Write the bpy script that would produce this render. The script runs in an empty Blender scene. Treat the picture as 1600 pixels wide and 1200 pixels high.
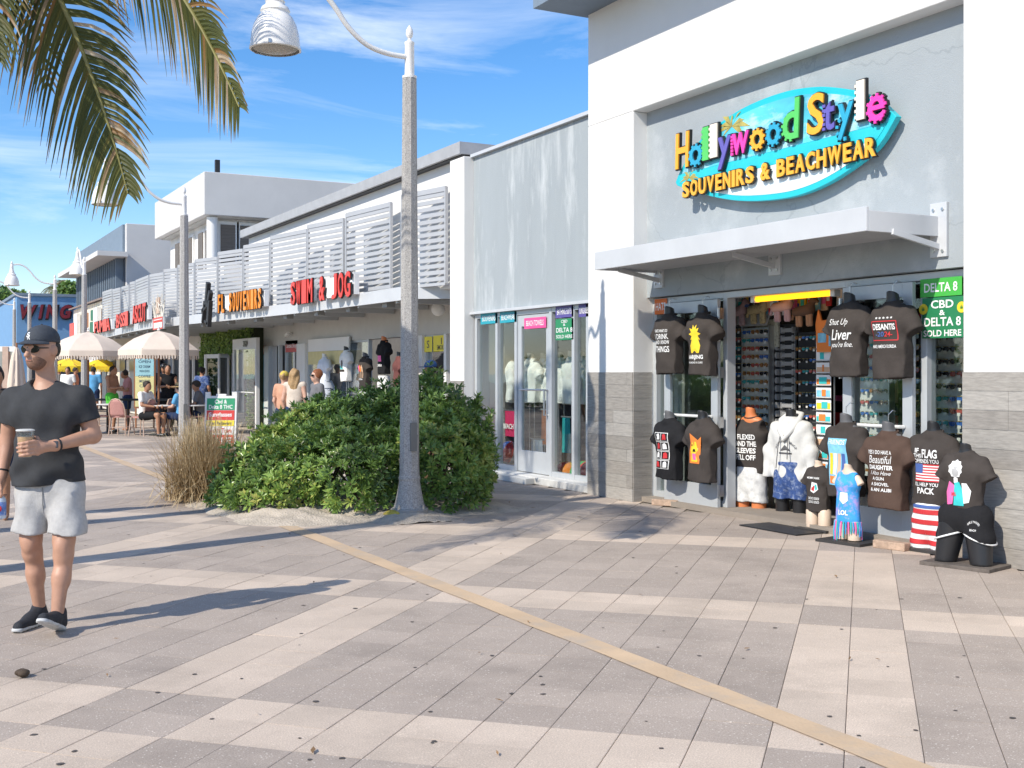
import bpy, math, random, colorsys
import numpy as np
from mathutils import Vector, Matrix
from mathutils.bvhtree import BVHTree
random.seed(7)
scene = bpy.context.scene
COL = scene.collection
R = math.radians

# ------------------------------------------------------------------ camera, sky, sun, exposure
CAM_H = 1.55
A0 = math.atan(970/1814.0)            # the view axis stands this far to the right of the street direction (+Y)
SA, CA = math.sin(A0), math.cos(A0)
cam_d = bpy.data.cameras.new('camera'); cam = bpy.data.objects.new('camera', cam_d); COL.objects.link(cam)
cam.location = (0, 0, CAM_H); cam.rotation_euler = (R(90), 0, -A0)
cam_d.sensor_width = 36; cam_d.lens = 36*1814/1600; cam_d.shift_y = -18/1600
cam_d.clip_start = .05; cam_d.clip_end = 3000
scene.camera = cam

SUN_EL = R(39.3)
SUN_TO = Vector((-.962*math.cos(SUN_EL), -.2734*math.cos(SUN_EL), math.sin(SUN_EL)))   # towards the sun
w = bpy.data.worlds.new('World'); scene.world = w; w.use_nodes = True
nt = w.node_tree; N = nt.nodes; L = nt.links
bg = N['Background']
sky = N.new('ShaderNodeTexSky'); sky.sky_type = 'NISHITA'; sky.sun_disc = False
sky.sun_elevation = SUN_EL; sky.sun_rotation = math.atan2(SUN_TO.x, SUN_TO.y)
sky.altitude = 0; sky.air_density = 1.0; sky.dust_density = .1; sky.ozone_density = 2.6
hs = N.new('ShaderNodeHueSaturation'); hs.inputs['Saturation'].default_value = 1.3; hs.inputs['Value'].default_value = 1.0
tint = N.new('ShaderNodeVectorMath'); tint.operation = 'MULTIPLY'; tint.inputs[1].default_value = (.97, .96, 1.02)
L.new(sky.outputs[0], tint.inputs[0]); L.new(tint.outputs[0], hs.inputs['Color'])
tc = N.new('ShaderNodeTexCoord'); mp = N.new('ShaderNodeMapping')
mp.inputs['Rotation'].default_value = (R(18), R(-8), R(20)); mp.inputs['Scale'].default_value = (1.3, 2.2, 7.5)
L.new(tc.outputs['Generated'], mp.inputs['Vector'])
n1 = N.new('ShaderNodeTexNoise'); n1.inputs['Scale'].default_value = 2.1; n1.inputs['Detail'].default_value = 9; n1.inputs['Roughness'].default_value = .62
n1.inputs['Distortion'].default_value = .6
L.new(mp.outputs[0], n1.inputs['Vector'])
n2 = N.new('ShaderNodeTexNoise'); n2.inputs['Scale'].default_value = 2.6; n2.inputs['Detail'].default_value = 2
L.new(tc.outputs['Generated'], n2.inputs['Vector'])
r1 = N.new('ShaderNodeValToRGB'); r1.color_ramp.elements[0].position = .43; r1.color_ramp.elements[1].position = .74
L.new(n1.outputs['Fac'], r1.inputs[0])
r2 = N.new('ShaderNodeValToRGB'); r2.color_ramp.elements[0].position = .33; r2.color_ramp.elements[1].position = .58
L.new(n2.outputs['Fac'], r2.inputs[0])
mu = N.new('ShaderNodeMath'); mu.operation = 'MULTIPLY'; L.new(r1.outputs[0], mu.inputs[0]); L.new(r2.outputs[0], mu.inputs[1])
mu2 = N.new('ShaderNodeMath'); mu2.operation = 'MULTIPLY'; mu2.inputs[1].default_value = .8; L.new(mu.outputs[0], mu2.inputs[0])
mx = N.new('ShaderNodeMix'); mx.data_type = 'RGBA'
L.new(mu2.outputs[0], mx.inputs['Factor']); L.new(hs.outputs[0], mx.inputs[6]); mx.inputs[7].default_value = (7.6, 7.9, 8.2, 1)
L.new(mx.outputs[2], bg.inputs['Color']); bg.inputs['Strength'].default_value = .142

sun_d = bpy.data.lights.new('sun', 'SUN'); sun_d.energy = 4.1; sun_d.angle = R(.53); sun_d.color = (1, .925, .80)
sun = bpy.data.objects.new('sun', sun_d); COL.objects.link(sun)
sun.rotation_euler = (-SUN_TO).to_track_quat('-Z', 'Y').to_euler(); sun.location = (-20, -6, 20)
vs = scene.view_settings; vs.view_transform = 'Standard'; vs.look = 'None'; vs.gamma = 1; vs.use_curve_mapping = False
vs.exposure = .37
scene.cycles.max_bounces = 7; scene.cycles.transparent_max_bounces = 14; scene.cycles.diffuse_bounces = 4

# ------------------------------------------------------------------ helpers
def U(px): return (px-800)/1814.0
def on_ground(px, py, z=0.0):
    d = (CAM_H-z)*1814/(py-582); l = U(px)*d
    return d*SA+l*CA, d*CA-l*SA
def on_wall(px, py, X):
    """point (Y, Z) of the vertical plane at distance X from the camera's street line"""
    d = X/(SA+U(px)*CA)
    return d*(CA-U(px)*SA), CAM_H+(582-py)/1814*d
def view(d, lat, z=0.0): return Vector((d*SA+lat*CA, d*CA-lat*SA, z))

def tag(o, label=None, cat=None, group=None, kind=None):
    if label: o['label'] = label
    if cat: o['category'] = cat
    if group: o['group'] = group
    if kind: o['kind'] = kind
    return o
def empty(name, loc=(0, 0, 0), rz=0.0, label=None, cat=None, group=None):
    o = bpy.data.objects.new(name, None); COL.objects.link(o); o.location = loc; o.rotation_euler = (0, 0, rz)
    o.empty_display_size = .2
    return tag(o, label, cat, group)
def world_of(o):
    M = Matrix.Identity(4)
    while o is not None:
        M = o.matrix_basis @ M; o = o.parent
    return M
def link(name, me, parent=None):
    o = bpy.data.objects.new(name, me); COL.objects.link(o)
    if parent is not None: o.parent = parent
    return o

class MB:
    """collects faces; build() links them as one mesh object"""
    def __init__(s): s.v = []; s.f = []; s.m = []; s.mi = 0
    def add(s, vs, fs):
        b = len(s.v); s.v += [tuple(p) for p in vs]; s.f += [tuple(i+b for i in q) for q in fs]; s.m += [s.mi]*len(fs); return s
    def box(s, x0, x1, y0, y1, z0, z1):
        x0, x1 = sorted((x0, x1)); y0, y1 = sorted((y0, y1)); z0, z1 = sorted((z0, z1))
        return s.add([(x0,y0,z0),(x1,y0,z0),(x1,y1,z0),(x0,y1,z0),(x0,y0,z1),(x1,y0,z1),(x1,y1,z1),(x0,y1,z1)],
            [(0,3,2,1),(4,5,6,7),(0,1,5,4),(1,2,6,5),(2,3,7,6),(3,0,4,7)])
    def bar(s, a, b, w, h, up=(0,0,1)):
        """square bar from a to b"""
        a = Vector(a); b = Vector(b); d = (b-a).normalized(); up = Vector(up)
        if abs(d.dot(up)) > .98: up = Vector((1,0,0))
        sd = d.cross(up).normalized(); u = sd.cross(d)
        vs = []
        for p in (a, b):
            for i, j in ((-1,-1),(1,-1),(1,1),(-1,1)): vs.append(p+sd*i*w/2+u*j*h/2)
        return s.add(vs, [(0,1,2,3),(7,6,5,4),(0,4,5,1),(1,5,6,2),(2,6,7,3),(3,7,4,0)])
    def tube(s, pts, r, n=8, cap=True, closed=False):
        pts = [Vector(p) for p in pts]; rs = r if isinstance(r, (list, tuple)) else [r]*len(pts)
        vs = []; fs = []; m = len(pts); ref = None
        for i, p in enumerate(pts):
            if closed: t = (pts[(i+1) % m]-pts[i-1]).normalized()
            else: t = (pts[min(i+1, m-1)]-pts[max(i-1, 0)]).normalized()
            if ref is None:
                ref = Vector((0,0,1)) if abs(t.z) < .9 else Vector((1,0,0))
                ref = (ref-t*ref.dot(t)).normalized()
            else: ref = (ref-t*ref.dot(t)).normalized()
            b = t.cross(ref)
            for k in range(n):
                a = 2*math.pi*k/n; vs.append(p+(ref*math.cos(a)+b*math.sin(a))*rs[i])
        for i in range(m if closed else m-1):
            j = (i+1) % m
            for k in range(n): k2 = (k+1) % n; fs.append((i*n+k, i*n+k2, j*n+k2, j*n+k))
        if cap and not closed: fs.append(tuple(range(n-1, -1, -1))); fs.append(tuple((m-1)*n+k for k in range(n)))
        return s.add(vs, fs)
    def lathe(s, prof, n=16, c=(0,0,0), cap=True, a0=0.0):
        vs = []; fs = []
        for r, z in prof:
            for k in range(n):
                a = a0+2*math.pi*k/n; vs.append((c[0]+r*math.cos(a), c[1]+r*math.sin(a), c[2]+z))
        for i in range(len(prof)-1):
            for k in range(n): k2 = (k+1) % n; fs.append((i*n+k, i*n+k2, (i+1)*n+k2, (i+1)*n+k))
        if cap: fs.append(tuple(range(n-1, -1, -1))); fs.append(tuple((len(prof)-1)*n+k for k in range(n)))
        return s.add(vs, fs)
    def prism(s, poly, axis, a, b):
        """polygon (list of 2-tuples) extruded along axis x/y/z between a and b"""
        def P(p, t): return {'x': (t,p[0],p[1]), 'y': (p[0],t,p[1]), 'z': (p[0],p[1],t)}[axis]
        n = len(poly); vs = [P(p, a) for p in poly]+[P(p, b) for p in poly]
        fs = [tuple(range(n)), tuple(range(2*n-1, n-1, -1))]+[(i, i+n, (i+1) % n+n, (i+1) % n) for i in range(n)]
        return s.add(vs, fs)
    def ell(s, c, r, nu=10, nv=7):
        c = Vector(c); prof = []
        vs = [(c.x,c.y,c.z-r[2])]; fs = []
        for j in range(1, nv):
            b = -math.pi/2+math.pi*j/nv
            for k in range(nu):
                a = 2*math.pi*k/nu; vs.append((c.x+r[0]*math.cos(b)*math.cos(a), c.y+r[1]*math.cos(b)*math.sin(a), c.z+r[2]*math.sin(b)))
        vs.append((c.x,c.y,c.z+r[2])); last = len(vs)-1
        for k in range(nu): k2 = (k+1) % nu; fs.append((0, 1+k2, 1+k)); fs.append((last, 1+(nv-2)*nu+k, 1+(nv-2)*nu+k2))
        for j in range(nv-2):
            for k in range(nu): k2 = (k+1) % nu; fs.append((1+j*nu+k, 1+j*nu+k2, 1+(j+1)*nu+k2, 1+(j+1)*nu+k))
        return s.add(vs, fs)
    def geo(s, g, M=None):
        v, f = g
        return s.add([M @ Vector(p) for p in v] if M is not None else v, f)
    def build(s, name, mat, parent=None, smooth=False, bevel=0.0, world=False, label=None, kind=None):
        """world=True: the vertices are world coordinates and are brought into the parent's frame"""
        vs = s.v
        if world and parent is not None:
            Mi = world_of(parent).inverted(); vs = [Mi @ Vector(p) for p in vs]
        me = bpy.data.meshes.new(name); me.from_pydata([tuple(p) for p in vs], [], s.f)
        mats = mat if isinstance(mat, (list, tuple)) else [mat]
        for m in mats: me.materials.append(m)
        if len(mats) > 1: me.polygons.foreach_set('material_index', s.m)
        if smooth is not False:
            me.polygons.foreach_set('use_smooth', [True]*len(me.polygons))
            if smooth is not True: me.set_sharp_from_angle(angle=R(smooth))
        me.update()
        o = link(name, me, parent)
        if bevel:
            b = o.modifiers.new('bevel', 'BEVEL'); b.width = bevel; b.segments = 2; b.limit_method = 'ANGLE'
        if label: o['label'] = label
        if kind: o['kind'] = kind
        return o

def copy_tree(o, parent=None, **kw):
    c = o.copy(); COL.objects.link(c)
    if parent is not None: c.parent = parent
    for ch in list(o.children): copy_tree(ch, c)
    for k, val in kw.items(): c[k] = val
    return c

# --- materials
MATS = {}
def mat(name, rgb, rough=.6, metal=0.0, var=.10, scale=4.0, bump=0.0, bscale=60.0, spec=.5, coords='Object', dark=None, dsc=1.2, damt=0.0, stretch=None, trans=0.0):
    if name in MATS: return MATS[name]
    m = bpy.data.materials.new(name); m.use_nodes = True; MATS[name] = m
    nt = m.node_tree; N = nt.nodes; L = nt.links; p = N['Principled BSDF']
    p.inputs['Roughness'].default_value = rough; p.inputs['Metallic'].default_value = metal
    p.inputs['Specular IOR Level'].default_value = spec
    tc = N.new('ShaderNodeTexCoord'); src = tc.outputs['Object']
    if coords == 'World':
        g = N.new('ShaderNodeNewGeometry'); src = g.outputs['Position']
    if stretch:
        mp = N.new('ShaderNodeMapping'); mp.inputs['Scale'].default_value = stretch; L.new(src, mp.inputs['Vector']); ssrc = mp.outputs[0]
    else: ssrc = src
    c = (*rgb, 1)
    no = N.new('ShaderNodeTexNoise'); no.inputs['Scale'].default_value = scale; no.inputs['Detail'].default_value = 6; no.inputs['Roughness'].default_value = .65
    L.new(ssrc, no.inputs['Vector'])
    ra = N.new('ShaderNodeValToRGB'); e = ra.color_ramp.elements
    e[0].position = .3; e[1].position = .7
    e[0].color = tuple(x*(1-var) for x in rgb)+(1,); e[1].color = tuple(min(1, x*(1+var)) for x in rgb)+(1,)
    L.new(no.outputs['Fac'], ra.inputs[0]); out = ra.outputs[0]
    if dark:
        n2 = N.new('ShaderNodeTexNoise'); n2.inputs['Scale'].default_value = dsc; n2.inputs['Detail'].default_value = 8; n2.inputs['Roughness'].default_value = .7
        L.new(ssrc, n2.inputs['Vector'])
        r2 = N.new('ShaderNodeValToRGB'); r2.color_ramp.elements[0].position = .5; r2.color_ramp.elements[1].position = .72
        r2.color_ramp.elements[0].color = (0,0,0,1); r2.color_ramp.elements[1].color = (damt,)*3+(1,)
        L.new(n2.outputs['Fac'], r2.inputs[0])
        mx = N.new('ShaderNodeMix'); mx.data_type = 'RGBA'; L.new(r2.outputs[0], mx.inputs['Factor']); L.new(out, mx.inputs[6]); mx.inputs[7].default_value = (*dark, 1)
        out = mx.outputs[2]
    L.new(out, p.inputs['Base Color'])
    if bump:
        bn = N.new('ShaderNodeTexNoise'); bn.inputs['Scale'].default_value = bscale; bn.inputs['Detail'].default_value = 4
        L.new(src, bn.inputs['Vector'])
        bu = N.new('ShaderNodeBump'); bu.inputs['Strength'].default_value = bump; bu.inputs['Distance'].default_value = .02
        L.new(bn.outputs['Fac'], bu.inputs['Height']); L.new(bu.outputs[0], p.inputs['Normal'])
    if trans:
        p.inputs['Transmission Weight'].default_value = trans
    return m
def nodes_of(m): return m.node_tree.nodes, m.node_tree.links, m.node_tree.nodes['Principled BSDF']
def srgb(r, g, b):
    f = lambda c: ((c/255+.055)/1.055)**2.4 if c > 10 else c/255/12.92
    return (f(r), f(g), f(b))
def glass_mat(name, tint=(.86,.9,.89), refl=1.0):
    m = bpy.data.materials.new(name); m.use_nodes = True; nt = m.node_tree; N = nt.nodes; L = nt.links
    N.remove(N['Principled BSDF']); out = N['Material Output']
    tr = N.new('ShaderNodeBsdfTransparent'); tr.inputs[0].default_value = (*tint, 1)
    gl = N.new('ShaderNodeBsdfGlossy'); gl.inputs['Roughness'].default_value = .015; gl.inputs['Color'].default_value = (.95,.97,1,1)
    fr = N.new('ShaderNodeFresnel'); ge = N.new('ShaderNodeNewGeometry')
    io = N.new('ShaderNodeMapRange'); io.inputs[3].default_value = 1.5; io.inputs[4].default_value = 1/1.5; L.new(ge.outputs['Backfacing'], io.inputs[0]); L.new(io.outputs[0], fr.inputs[0])
    no = N.new('ShaderNodeTexNoise'); no.inputs['Scale'].default_value = 1.6; L.new(ge.outputs['Position'], no.inputs['Vector'])
    bu = N.new('ShaderNodeBump'); bu.inputs['Strength'].default_value = .02; bu.inputs['Distance'].default_value = .03; L.new(no.outputs['Fac'], bu.inputs['Height']); L.new(bu.outputs[0], gl.inputs['Normal'])
    ma = N.new('ShaderNodeMath'); ma.operation = 'MULTIPLY_ADD'; ma.inputs[1].default_value = 1.15*refl; ma.inputs[2].default_value = .02; ma.use_clamp = True
    L.new(fr.outputs[0], ma.inputs[0])
    mx = N.new('ShaderNodeMixShader'); L.new(ma.outputs[0], mx.inputs[0]); L.new(tr.outputs[0], mx.inputs[1]); L.new(gl.outputs[0], mx.inputs[2])
    L.new(mx.outputs[0], out.inputs['Surface']); MATS[name] = m
    return m

# --- lettering with the built-in font
_tc = {}
def text_geo(s, bold=0.0, shear=0.0, ext=0.0):
    """(verts, faces) of a string, in the xy plane, size 1"""
    k = (s, bold, shear, ext)
    if k not in _tc:
        cu = bpy.data.curves.new('lettering', 'FONT'); cu.body = s; cu.size = 1; cu.offset = bold; cu.shear = shear; cu.extrude = ext; cu.resolution_u = 3
        ob = bpy.data.objects.new('lettering', cu)
        me = bpy.data.meshes.new_from_object(ob)
        _tc[k] = ([tuple(v.co) for v in me.vertices], [tuple(p.vertices) for p in me.polygons])
        bpy.data.meshes.remove(me); bpy.data.objects.remove(ob); bpy.data.curves.remove(cu)
    return _tc[k]
def fit_text(s, w, h, bold=.012, shear=0.0, ext=0.0, thick=0.0):
    """string fitted into a w x h box centred on 0 of the xz plane, reading from -y; thick = depth towards +y"""
    v, f = text_geo(s, bold, shear, .5 if thick else 0.0)
    if not v: return [], []
    a = np.array(v); lo = a.min(0); hi = a.max(0); sz = np.maximum(hi-lo, 1e-6)
    x = ((a[:,0]-lo[0])/sz[0]-.5)*w; z = ((a[:,1]-lo[1])/sz[1]-.5)*h
    y = (.5-(a[:,2]+.5))*thick if thick else np.zeros(len(x))
    if thick: y = -a[:,2]*thick
    return list(zip(x.tolist(), y.tolist(), z.tolist())), f
def facade_M(X, Y, Z, rz=0.0):
    """frame of a thing on the street front: x to the right (-Y), y into the building (+X)"""
    return Matrix.Translation((X, Y, Z)) @ Matrix.Rotation(R(-90)+rz, 4, 'Z')

# --- organic shapes: smooth union of tapered capsules and ellipsoids, meshed with surface nets
def cap(a, b, ra, rb=None, k=.03, sq=None): return ('c', np.array(a, float), np.array(b, float), ra, ra if rb is None else rb, k, sq)
def eli(c, r, k=.03, rot=None): return ('e', np.array(c, float), np.array(r, float), rot, None, k, None)
def sdf_mesh(prims, res, cut=None, noise=None, pad=.03):
    los = []; his = []
    for p in prims:
        if p[0] == 'c':
            m = max(p[3], p[4])*(max(p[6]) if p[6] else 1); los.append(np.minimum(p[1], p[2])-m); his.append(np.maximum(p[1], p[2])+m)
        else:
            m = p[2] if p[3] is None else np.full(3, p[2].max()); los.append(p[1]-m); his.append(p[1]+m)
    lo = np.min(los, 0)-pad-2*res; hi = np.max(his, 0)+pad+2*res
    n = np.ceil((hi-lo)/res).astype(int)+1
    D = np.full(n, .2)
    ax = [lo[i]+res*np.arange(n[i]) for i in range(3)]
    for p, l, h in zip(prims, los, his):
        k = p[5]; mrg = k+.03
        i0 = np.maximum(((l-mrg-lo)/res).astype(int), 0); i1 = np.minimum(((h+mrg-lo)/res).astype(int)+2, n)
        X, Y, Z = np.meshgrid(*[ax[i][i0[i]:i1[i]] for i in range(3)], indexing='ij')
        if p[0] == 'c':
            a, b, ra, rb, _, sq = p[1:]
            ba = b-a; q = [X-a[0], Y-a[1], Z-a[2]]
            t = np.clip((q[0]*ba[0]+q[1]*ba[1]+q[2]*ba[2])/max(ba.dot(ba), 1e-9), 0, 1)
            q = [q[i]-t*ba[i] for i in range(3)]
            if sq: d = np.sqrt((q[0]/sq[0])**2+(q[1]/sq[1])**2+(q[2]/sq[2])**2)-(ra+(rb-ra)*t); d = d*min(sq)
            else: d = np.sqrt(q[0]**2+q[1]**2+q[2]**2)-(ra+(rb-ra)*t)
        else:
            c, r, rot = p[1], p[2], p[3]; q = [X-c[0], Y-c[1], Z-c[2]]
            if rot is not None:
                M = np.array(rot.to_3x3().inverted()); q = [M[i,0]*q[0]+M[i,1]*q[1]+M[i,2]*q[2] for i in range(3)]
            k0 = np.sqrt((q[0]/r[0])**2+(q[1]/r[1])**2+(q[2]/r[2])**2)
            k1 = np.sqrt((q[0]/r[0]**2)**2+(q[1]/r[1]**2)**2+(q[2]/r[2]**2)**2)+1e-9
            d = k0*(k0-1)/k1
        S = D[i0[0]:i1[0], i0[1]:i1[1], i0[2]:i1[2]]
        hh = np.maximum(k-np.abs(S-d), 0)/k if k > 0 else 0
        S[...] = np.minimum(S, d)-(hh*hh*k*.25 if k > 0 else 0)
    if cut or noise:
        X, Y, Z = np.meshgrid(*ax, indexing='ij')
        if noise: D = D+noise(X, Y, Z)
        if cut: D = cut(D, X, Y, Z)
    return surface_nets(D, lo, res)
def surface_nets(D, lo, res):
    s = D < 0
    n = np.array(D.shape); cn = n-1
    acc = np.zeros(tuple(cn)+(3,)); cnt = np.zeros(tuple(cn))
    for dx, dy, dz, axi in [(0,j,k,0) for j in (0,1) for k in (0,1)]+[(i,0,k,1) for i in (0,1) for k in (0,1)]+[(i,j,0,2) for i in (0,1) for j in (0,1)]:
        o = [dx, dy, dz]; e = o.copy(); e[axi] = 1
        sl = lambda q: tuple(slice(q[i], q[i]+cn[i]) for i in range(3))
        a = D[sl(o)]; b = D[sl(e)]; x = (a < 0) != (b < 0)
        t = np.where(x, a/np.where(np.abs(a-b) < 1e-12, 1, a-b), 0)
        for i in range(3):
            base = o[i] if i != axi else t
            acc[..., i] += np.where(x, base, 0)
        cnt += x
    has = cnt > 0; idx = -np.ones(tuple(cn), int); idx[has] = np.arange(has.sum())
    ijk = np.argwhere(has); V = lo+(ijk+acc[has]/cnt[has][:,None])*res
    F = []
    for axi in range(3):
        u, v = (axi+1) % 3, (axi+2) % 3
        sl0 = [slice(None)]*3; sl1 = [slice(None)]*3
        sl0[axi] = slice(0, -1); sl1[axi] = slice(1, None)
        ch = s[tuple(sl0)] != s[tuple(sl1)]
        E = np.argwhere(ch); ins = s[tuple(sl0)][ch]
        ok = (E[:,u] > 0) & (E[:,v] > 0) & (E[:,u] < cn[u]) & (E[:,v] < cn[v]); E = E[ok]; ins = ins[ok]
        def cid(du, dv):
            q = E.copy(); q[:,u] -= du; q[:,v] -= dv; return idx[q[:,0], q[:,1], q[:,2]]
        Q = np.stack([cid(0,0), cid(1,0), cid(1,1), cid(0,1)], 1)
        Q[~ins] = Q[~ins][:, ::-1]; F.append(Q)
    return V, np.concatenate(F)
def np_obj(name, g, m, parent=None, smooth=True, label=None):
    V, F = g
    me = bpy.data.meshes.new(name); nv, nf = len(V), len(F)
    me.vertices.add(nv); me.vertices.foreach_set('co', np.asarray(V, np.float32).ravel())
    k = F.shape[1]
    me.loops.add(nf*k); me.loops.foreach_set('vertex_index', np.asarray(F, np.int32).ravel())
    me.polygons.add(nf); me.polygons.foreach_set('loop_start', np.arange(0, nf*k, k, dtype=np.int32))
    me.update(calc_edges=True); me.validate()
    me.polygons.foreach_set('use_smooth', np.full(len(me.polygons), bool(smooth)))
    for q in (m if isinstance(m, (list, tuple)) else [m]): me.materials.append(q)
    o = link(name, me, parent)
    if label: o['label'] = label
    return o

# ------------------------------------------------------------------ materials of the setting
T = .3085; T0 = 4.285; Q0 = -.385
def tile_mat(name, rgb, spk, spkamt):
    m = mat(name, rgb, rough=.75, var=.07, scale=2.2, coords='World', dark=tuple(c*.66 for c in rgb), dsc=.9, damt=.75)
    N, L, p = nodes_of(m)
    g = N.new('ShaderNodeNewGeometry')
    # tone of each tile
    mp = N.new('ShaderNodeMapping'); mp.vector_type = 'POINT'; mp.inputs['Rotation'].default_value = (0, 0, R(-45)); mp.inputs['Scale'].default_value = (1/T, 1/T, 0)
    L.new(g.outputs['Position'], mp.inputs['Vector'])
    fl = N.new('ShaderNodeVectorMath'); fl.operation = 'FLOOR'
    ad = N.new('ShaderNodeVectorMath'); ad.operation = 'ADD'; ad.inputs[1].default_value = (-Q0/T+50, -T0/T+50, .5)
    mp2 = N.new('ShaderNodeCombineXYZ'); sp = N.new('ShaderNodeSeparateXYZ'); L.new(g.outputs['Position'], sp.inputs[0])
    a = N.new('ShaderNodeMath'); a.operation = 'SUBTRACT'; L.new(sp.outputs[0], a.inputs[0]); L.new(sp.outputs[1], a.inputs[1])
    b = N.new('ShaderNodeMath'); b.operation = 'ADD'; L.new(sp.outputs[0], b.inputs[0]); L.new(sp.outputs[1], b.inputs[1])
    a2 = N.new('ShaderNodeMath'); a2.operation = 'MULTIPLY'; a2.inputs[1].default_value = .70710678/T; L.new(a.outputs[0], a2.inputs[0])
    b2 = N.new('ShaderNodeMath'); b2.operation = 'MULTIPLY'; b2.inputs[1].default_value = .70710678/T; L.new(b.outputs[0], b2.inputs[0])
    L.new(a2.outputs[0], mp2.inputs[0]); L.new(b2.outputs[0], mp2.inputs[1]); L.new(mp2.outputs[0], ad.inputs[0]); L.new(ad.outputs[0], fl.inputs[0])
    wn = N.new('ShaderNodeTexWhiteNoise'); L.new(fl.outputs[0], wn.inputs['Vector'])
    mr = N.new('ShaderNodeMapRange'); mr.inputs[3].default_value = .92; mr.inputs[4].default_value = 1.06; L.new(wn.outputs['Value'], mr.inputs[0])
    base = p.inputs['Base Color'].links[0].from_socket
    # aggregate
    vo = N.new('ShaderNodeTexVoronoi'); vo.inputs['Scale'].default_value = 66; L.new(g.outputs['Position'], vo.inputs['Vector'])
    vr = N.new('ShaderNodeMapRange'); vr.inputs[1].default_value = .30; vr.inputs[2].default_value = .14; vr.inputs[3].default_value = 0; vr.inputs[4].default_value = 1
    L.new(vo.outputs['Distance'], vr.inputs[0])
    sc = N.new('ShaderNodeSeparateColor'); L.new(vo.outputs['Color'], sc.inputs[0])
    gt = N.new('ShaderNodeMath'); gt.operation = 'GREATER_THAN'; gt.inputs[1].default_value = 1-spkamt; L.new(sc.outputs[0], gt.inputs[0])
    mm = N.new('ShaderNodeMath'); mm.operation = 'MULTIPLY'; L.new(vr.outputs[0], mm.inputs[0]); L.new(gt.outputs[0], mm.inputs[1])
    mx = N.new('ShaderNodeMix'); mx.data_type = 'RGBA'; L.new(mm.outputs[0], mx.inputs['Factor']); L.new(base, mx.inputs[6]); mx.inputs[7].default_value = (*spk, 1)
    n3 = N.new('ShaderNodeTexNoise'); n3.inputs['Scale'].default_value = 150; n3.inputs['Detail'].default_value = 3; L.new(g.outputs['Position'], n3.inputs['Vector'])
    m3 = N.new('ShaderNodeMapRange'); m3.inputs[1].default_value = .3; m3.inputs[2].default_value = .7; m3.inputs[3].default_value = .76; m3.inputs[4].default_value = 1.2; L.new(n3.outputs['Fac'], m3.inputs[0])
    mu = N.new('ShaderNodeMath'); mu.operation = 'MULTIPLY'; L.new(mr.outputs[0], mu.inputs[0]); L.new(m3.outputs[0], mu.inputs[1])
    vm = N.new('ShaderNodeVectorMath'); vm.operation = 'SCALE'; L.new(mx.outputs[2], vm.inputs[0]); L.new(mu.outputs[0], vm.inputs['Scale'])
    L.new(vm.outputs[0], p.inputs['Base Color'])
    bu = N.new('ShaderNodeBump'); bu.inputs['Strength'].default_value = .3; bu.inputs['Distance'].default_value = .004
    L.new(n3.outputs['Fac'], bu.inputs['Height']); L.new(bu.outputs[0], p.inputs['Normal'])
    return m
M_dtile = tile_mat('dark_aggregate_tile', (.388,.325,.274), (.66,.60,.53), .34)
M_ltile = tile_mat('cream_tile', (.552,.456,.370), (.68,.58,.48), .25)
M_grout = mat('grout', (.27,.23,.19), .9, coords='World', bump=.3)
M_white = mat('white_stucco', (.735,.725,.705), .8, var=.025, scale=1.5, coords='World', bump=.22, bscale=130, dark=(.66,.67,.68), dsc=.8, damt=.22, stretch=(1.2,1.2,.6))
M_grey = mat('grey_blue_stucco', (.325,.362,.385), .8, var=.06, scale=1.1, coords='World', bump=.3, bscale=90, dark=(.60,.63,.64), dsc=2.0, damt=.8, stretch=(1.5,1.5,.28))
M_box = mat('pale_grey_stucco', (.60,.59,.575), .8, var=.06, scale=.6, coords='World', bump=.2, bscale=40)
M_slate = mat('slate_blue_paint', (.17,.22,.28), .6, var=.1, coords='World')
M_alu = mat('grey_aluminium', (.50,.525,.545), .42, metal=.25, var=.05, coords='World', bump=.05)
M_awn = mat('light_grey_metal', (.56,.575,.595), .45, metal=.15, var=.05, coords='World', scale=2)
M_slat = mat('silver_slat_paint', (.42,.43,.45), .45, metal=.1, var=.05, coords='World', scale=2)
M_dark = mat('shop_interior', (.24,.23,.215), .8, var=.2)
M_black = mat('black_rubber', (.018,.018,.02), .55, var=.2)
M_steel = mat('brushed_steel', (.55,.55,.55), .3, metal=.9)
M_glass = glass_mat('window_glass', (.92,.95,.94), .8)
M_glass2 = glass_mat('dark_window_glass', (.25,.28,.3), 1.0)
M_wood = []
for i, c in enumerate([(0.320,0.300,0.272), (0.276,0.256,0.232), (0.356,0.336,0.308), (0.300,0.276,0.248)]):
    M_wood.append(mat('grey_wood_tile_%s' % 'abcd'[i], c, .55, var=.22, scale=5, coords='World', stretch=(1,1.6,14), bump=.12, bscale=30, dark=tuple(x*.55 for x in c), dsc=4, damt=.5))
# recessed wall with cracks
mcr = mat('cracked_grey_stucco', (.325,.36,.385), .8, var=.05, scale=1.2, coords='World', bump=.25, bscale=110, dark=(.55,.58,.60), dsc=1.3, damt=.55)
N_, L_, p_ = nodes_of(mcr)
g_ = N_.new('ShaderNodeNewGeometry'); nz = N_.new('ShaderNodeTexNoise'); nz.inputs['Scale'].default_value = 3.5; nz.inputs['Detail'].default_value = 5; L_.new(g_.outputs['Position'], nz.inputs['Vector'])
mxv = N_.new('ShaderNodeMix'); mxv.data_type = 'VECTOR'; mxv.inputs['Factor'].default_value = .22; L_.new(g_.outputs['Position'], mxv.inputs[4]); L_.new(nz.outputs['Color'], mxv.inputs[5])
vo_ = N_.new('ShaderNodeTexVoronoi'); vo_.feature = 'DISTANCE_TO_EDGE'; vo_.inputs['Scale'].default_value = .62; L_.new(mxv.outputs[1], vo_.inputs['Vector'])
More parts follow.
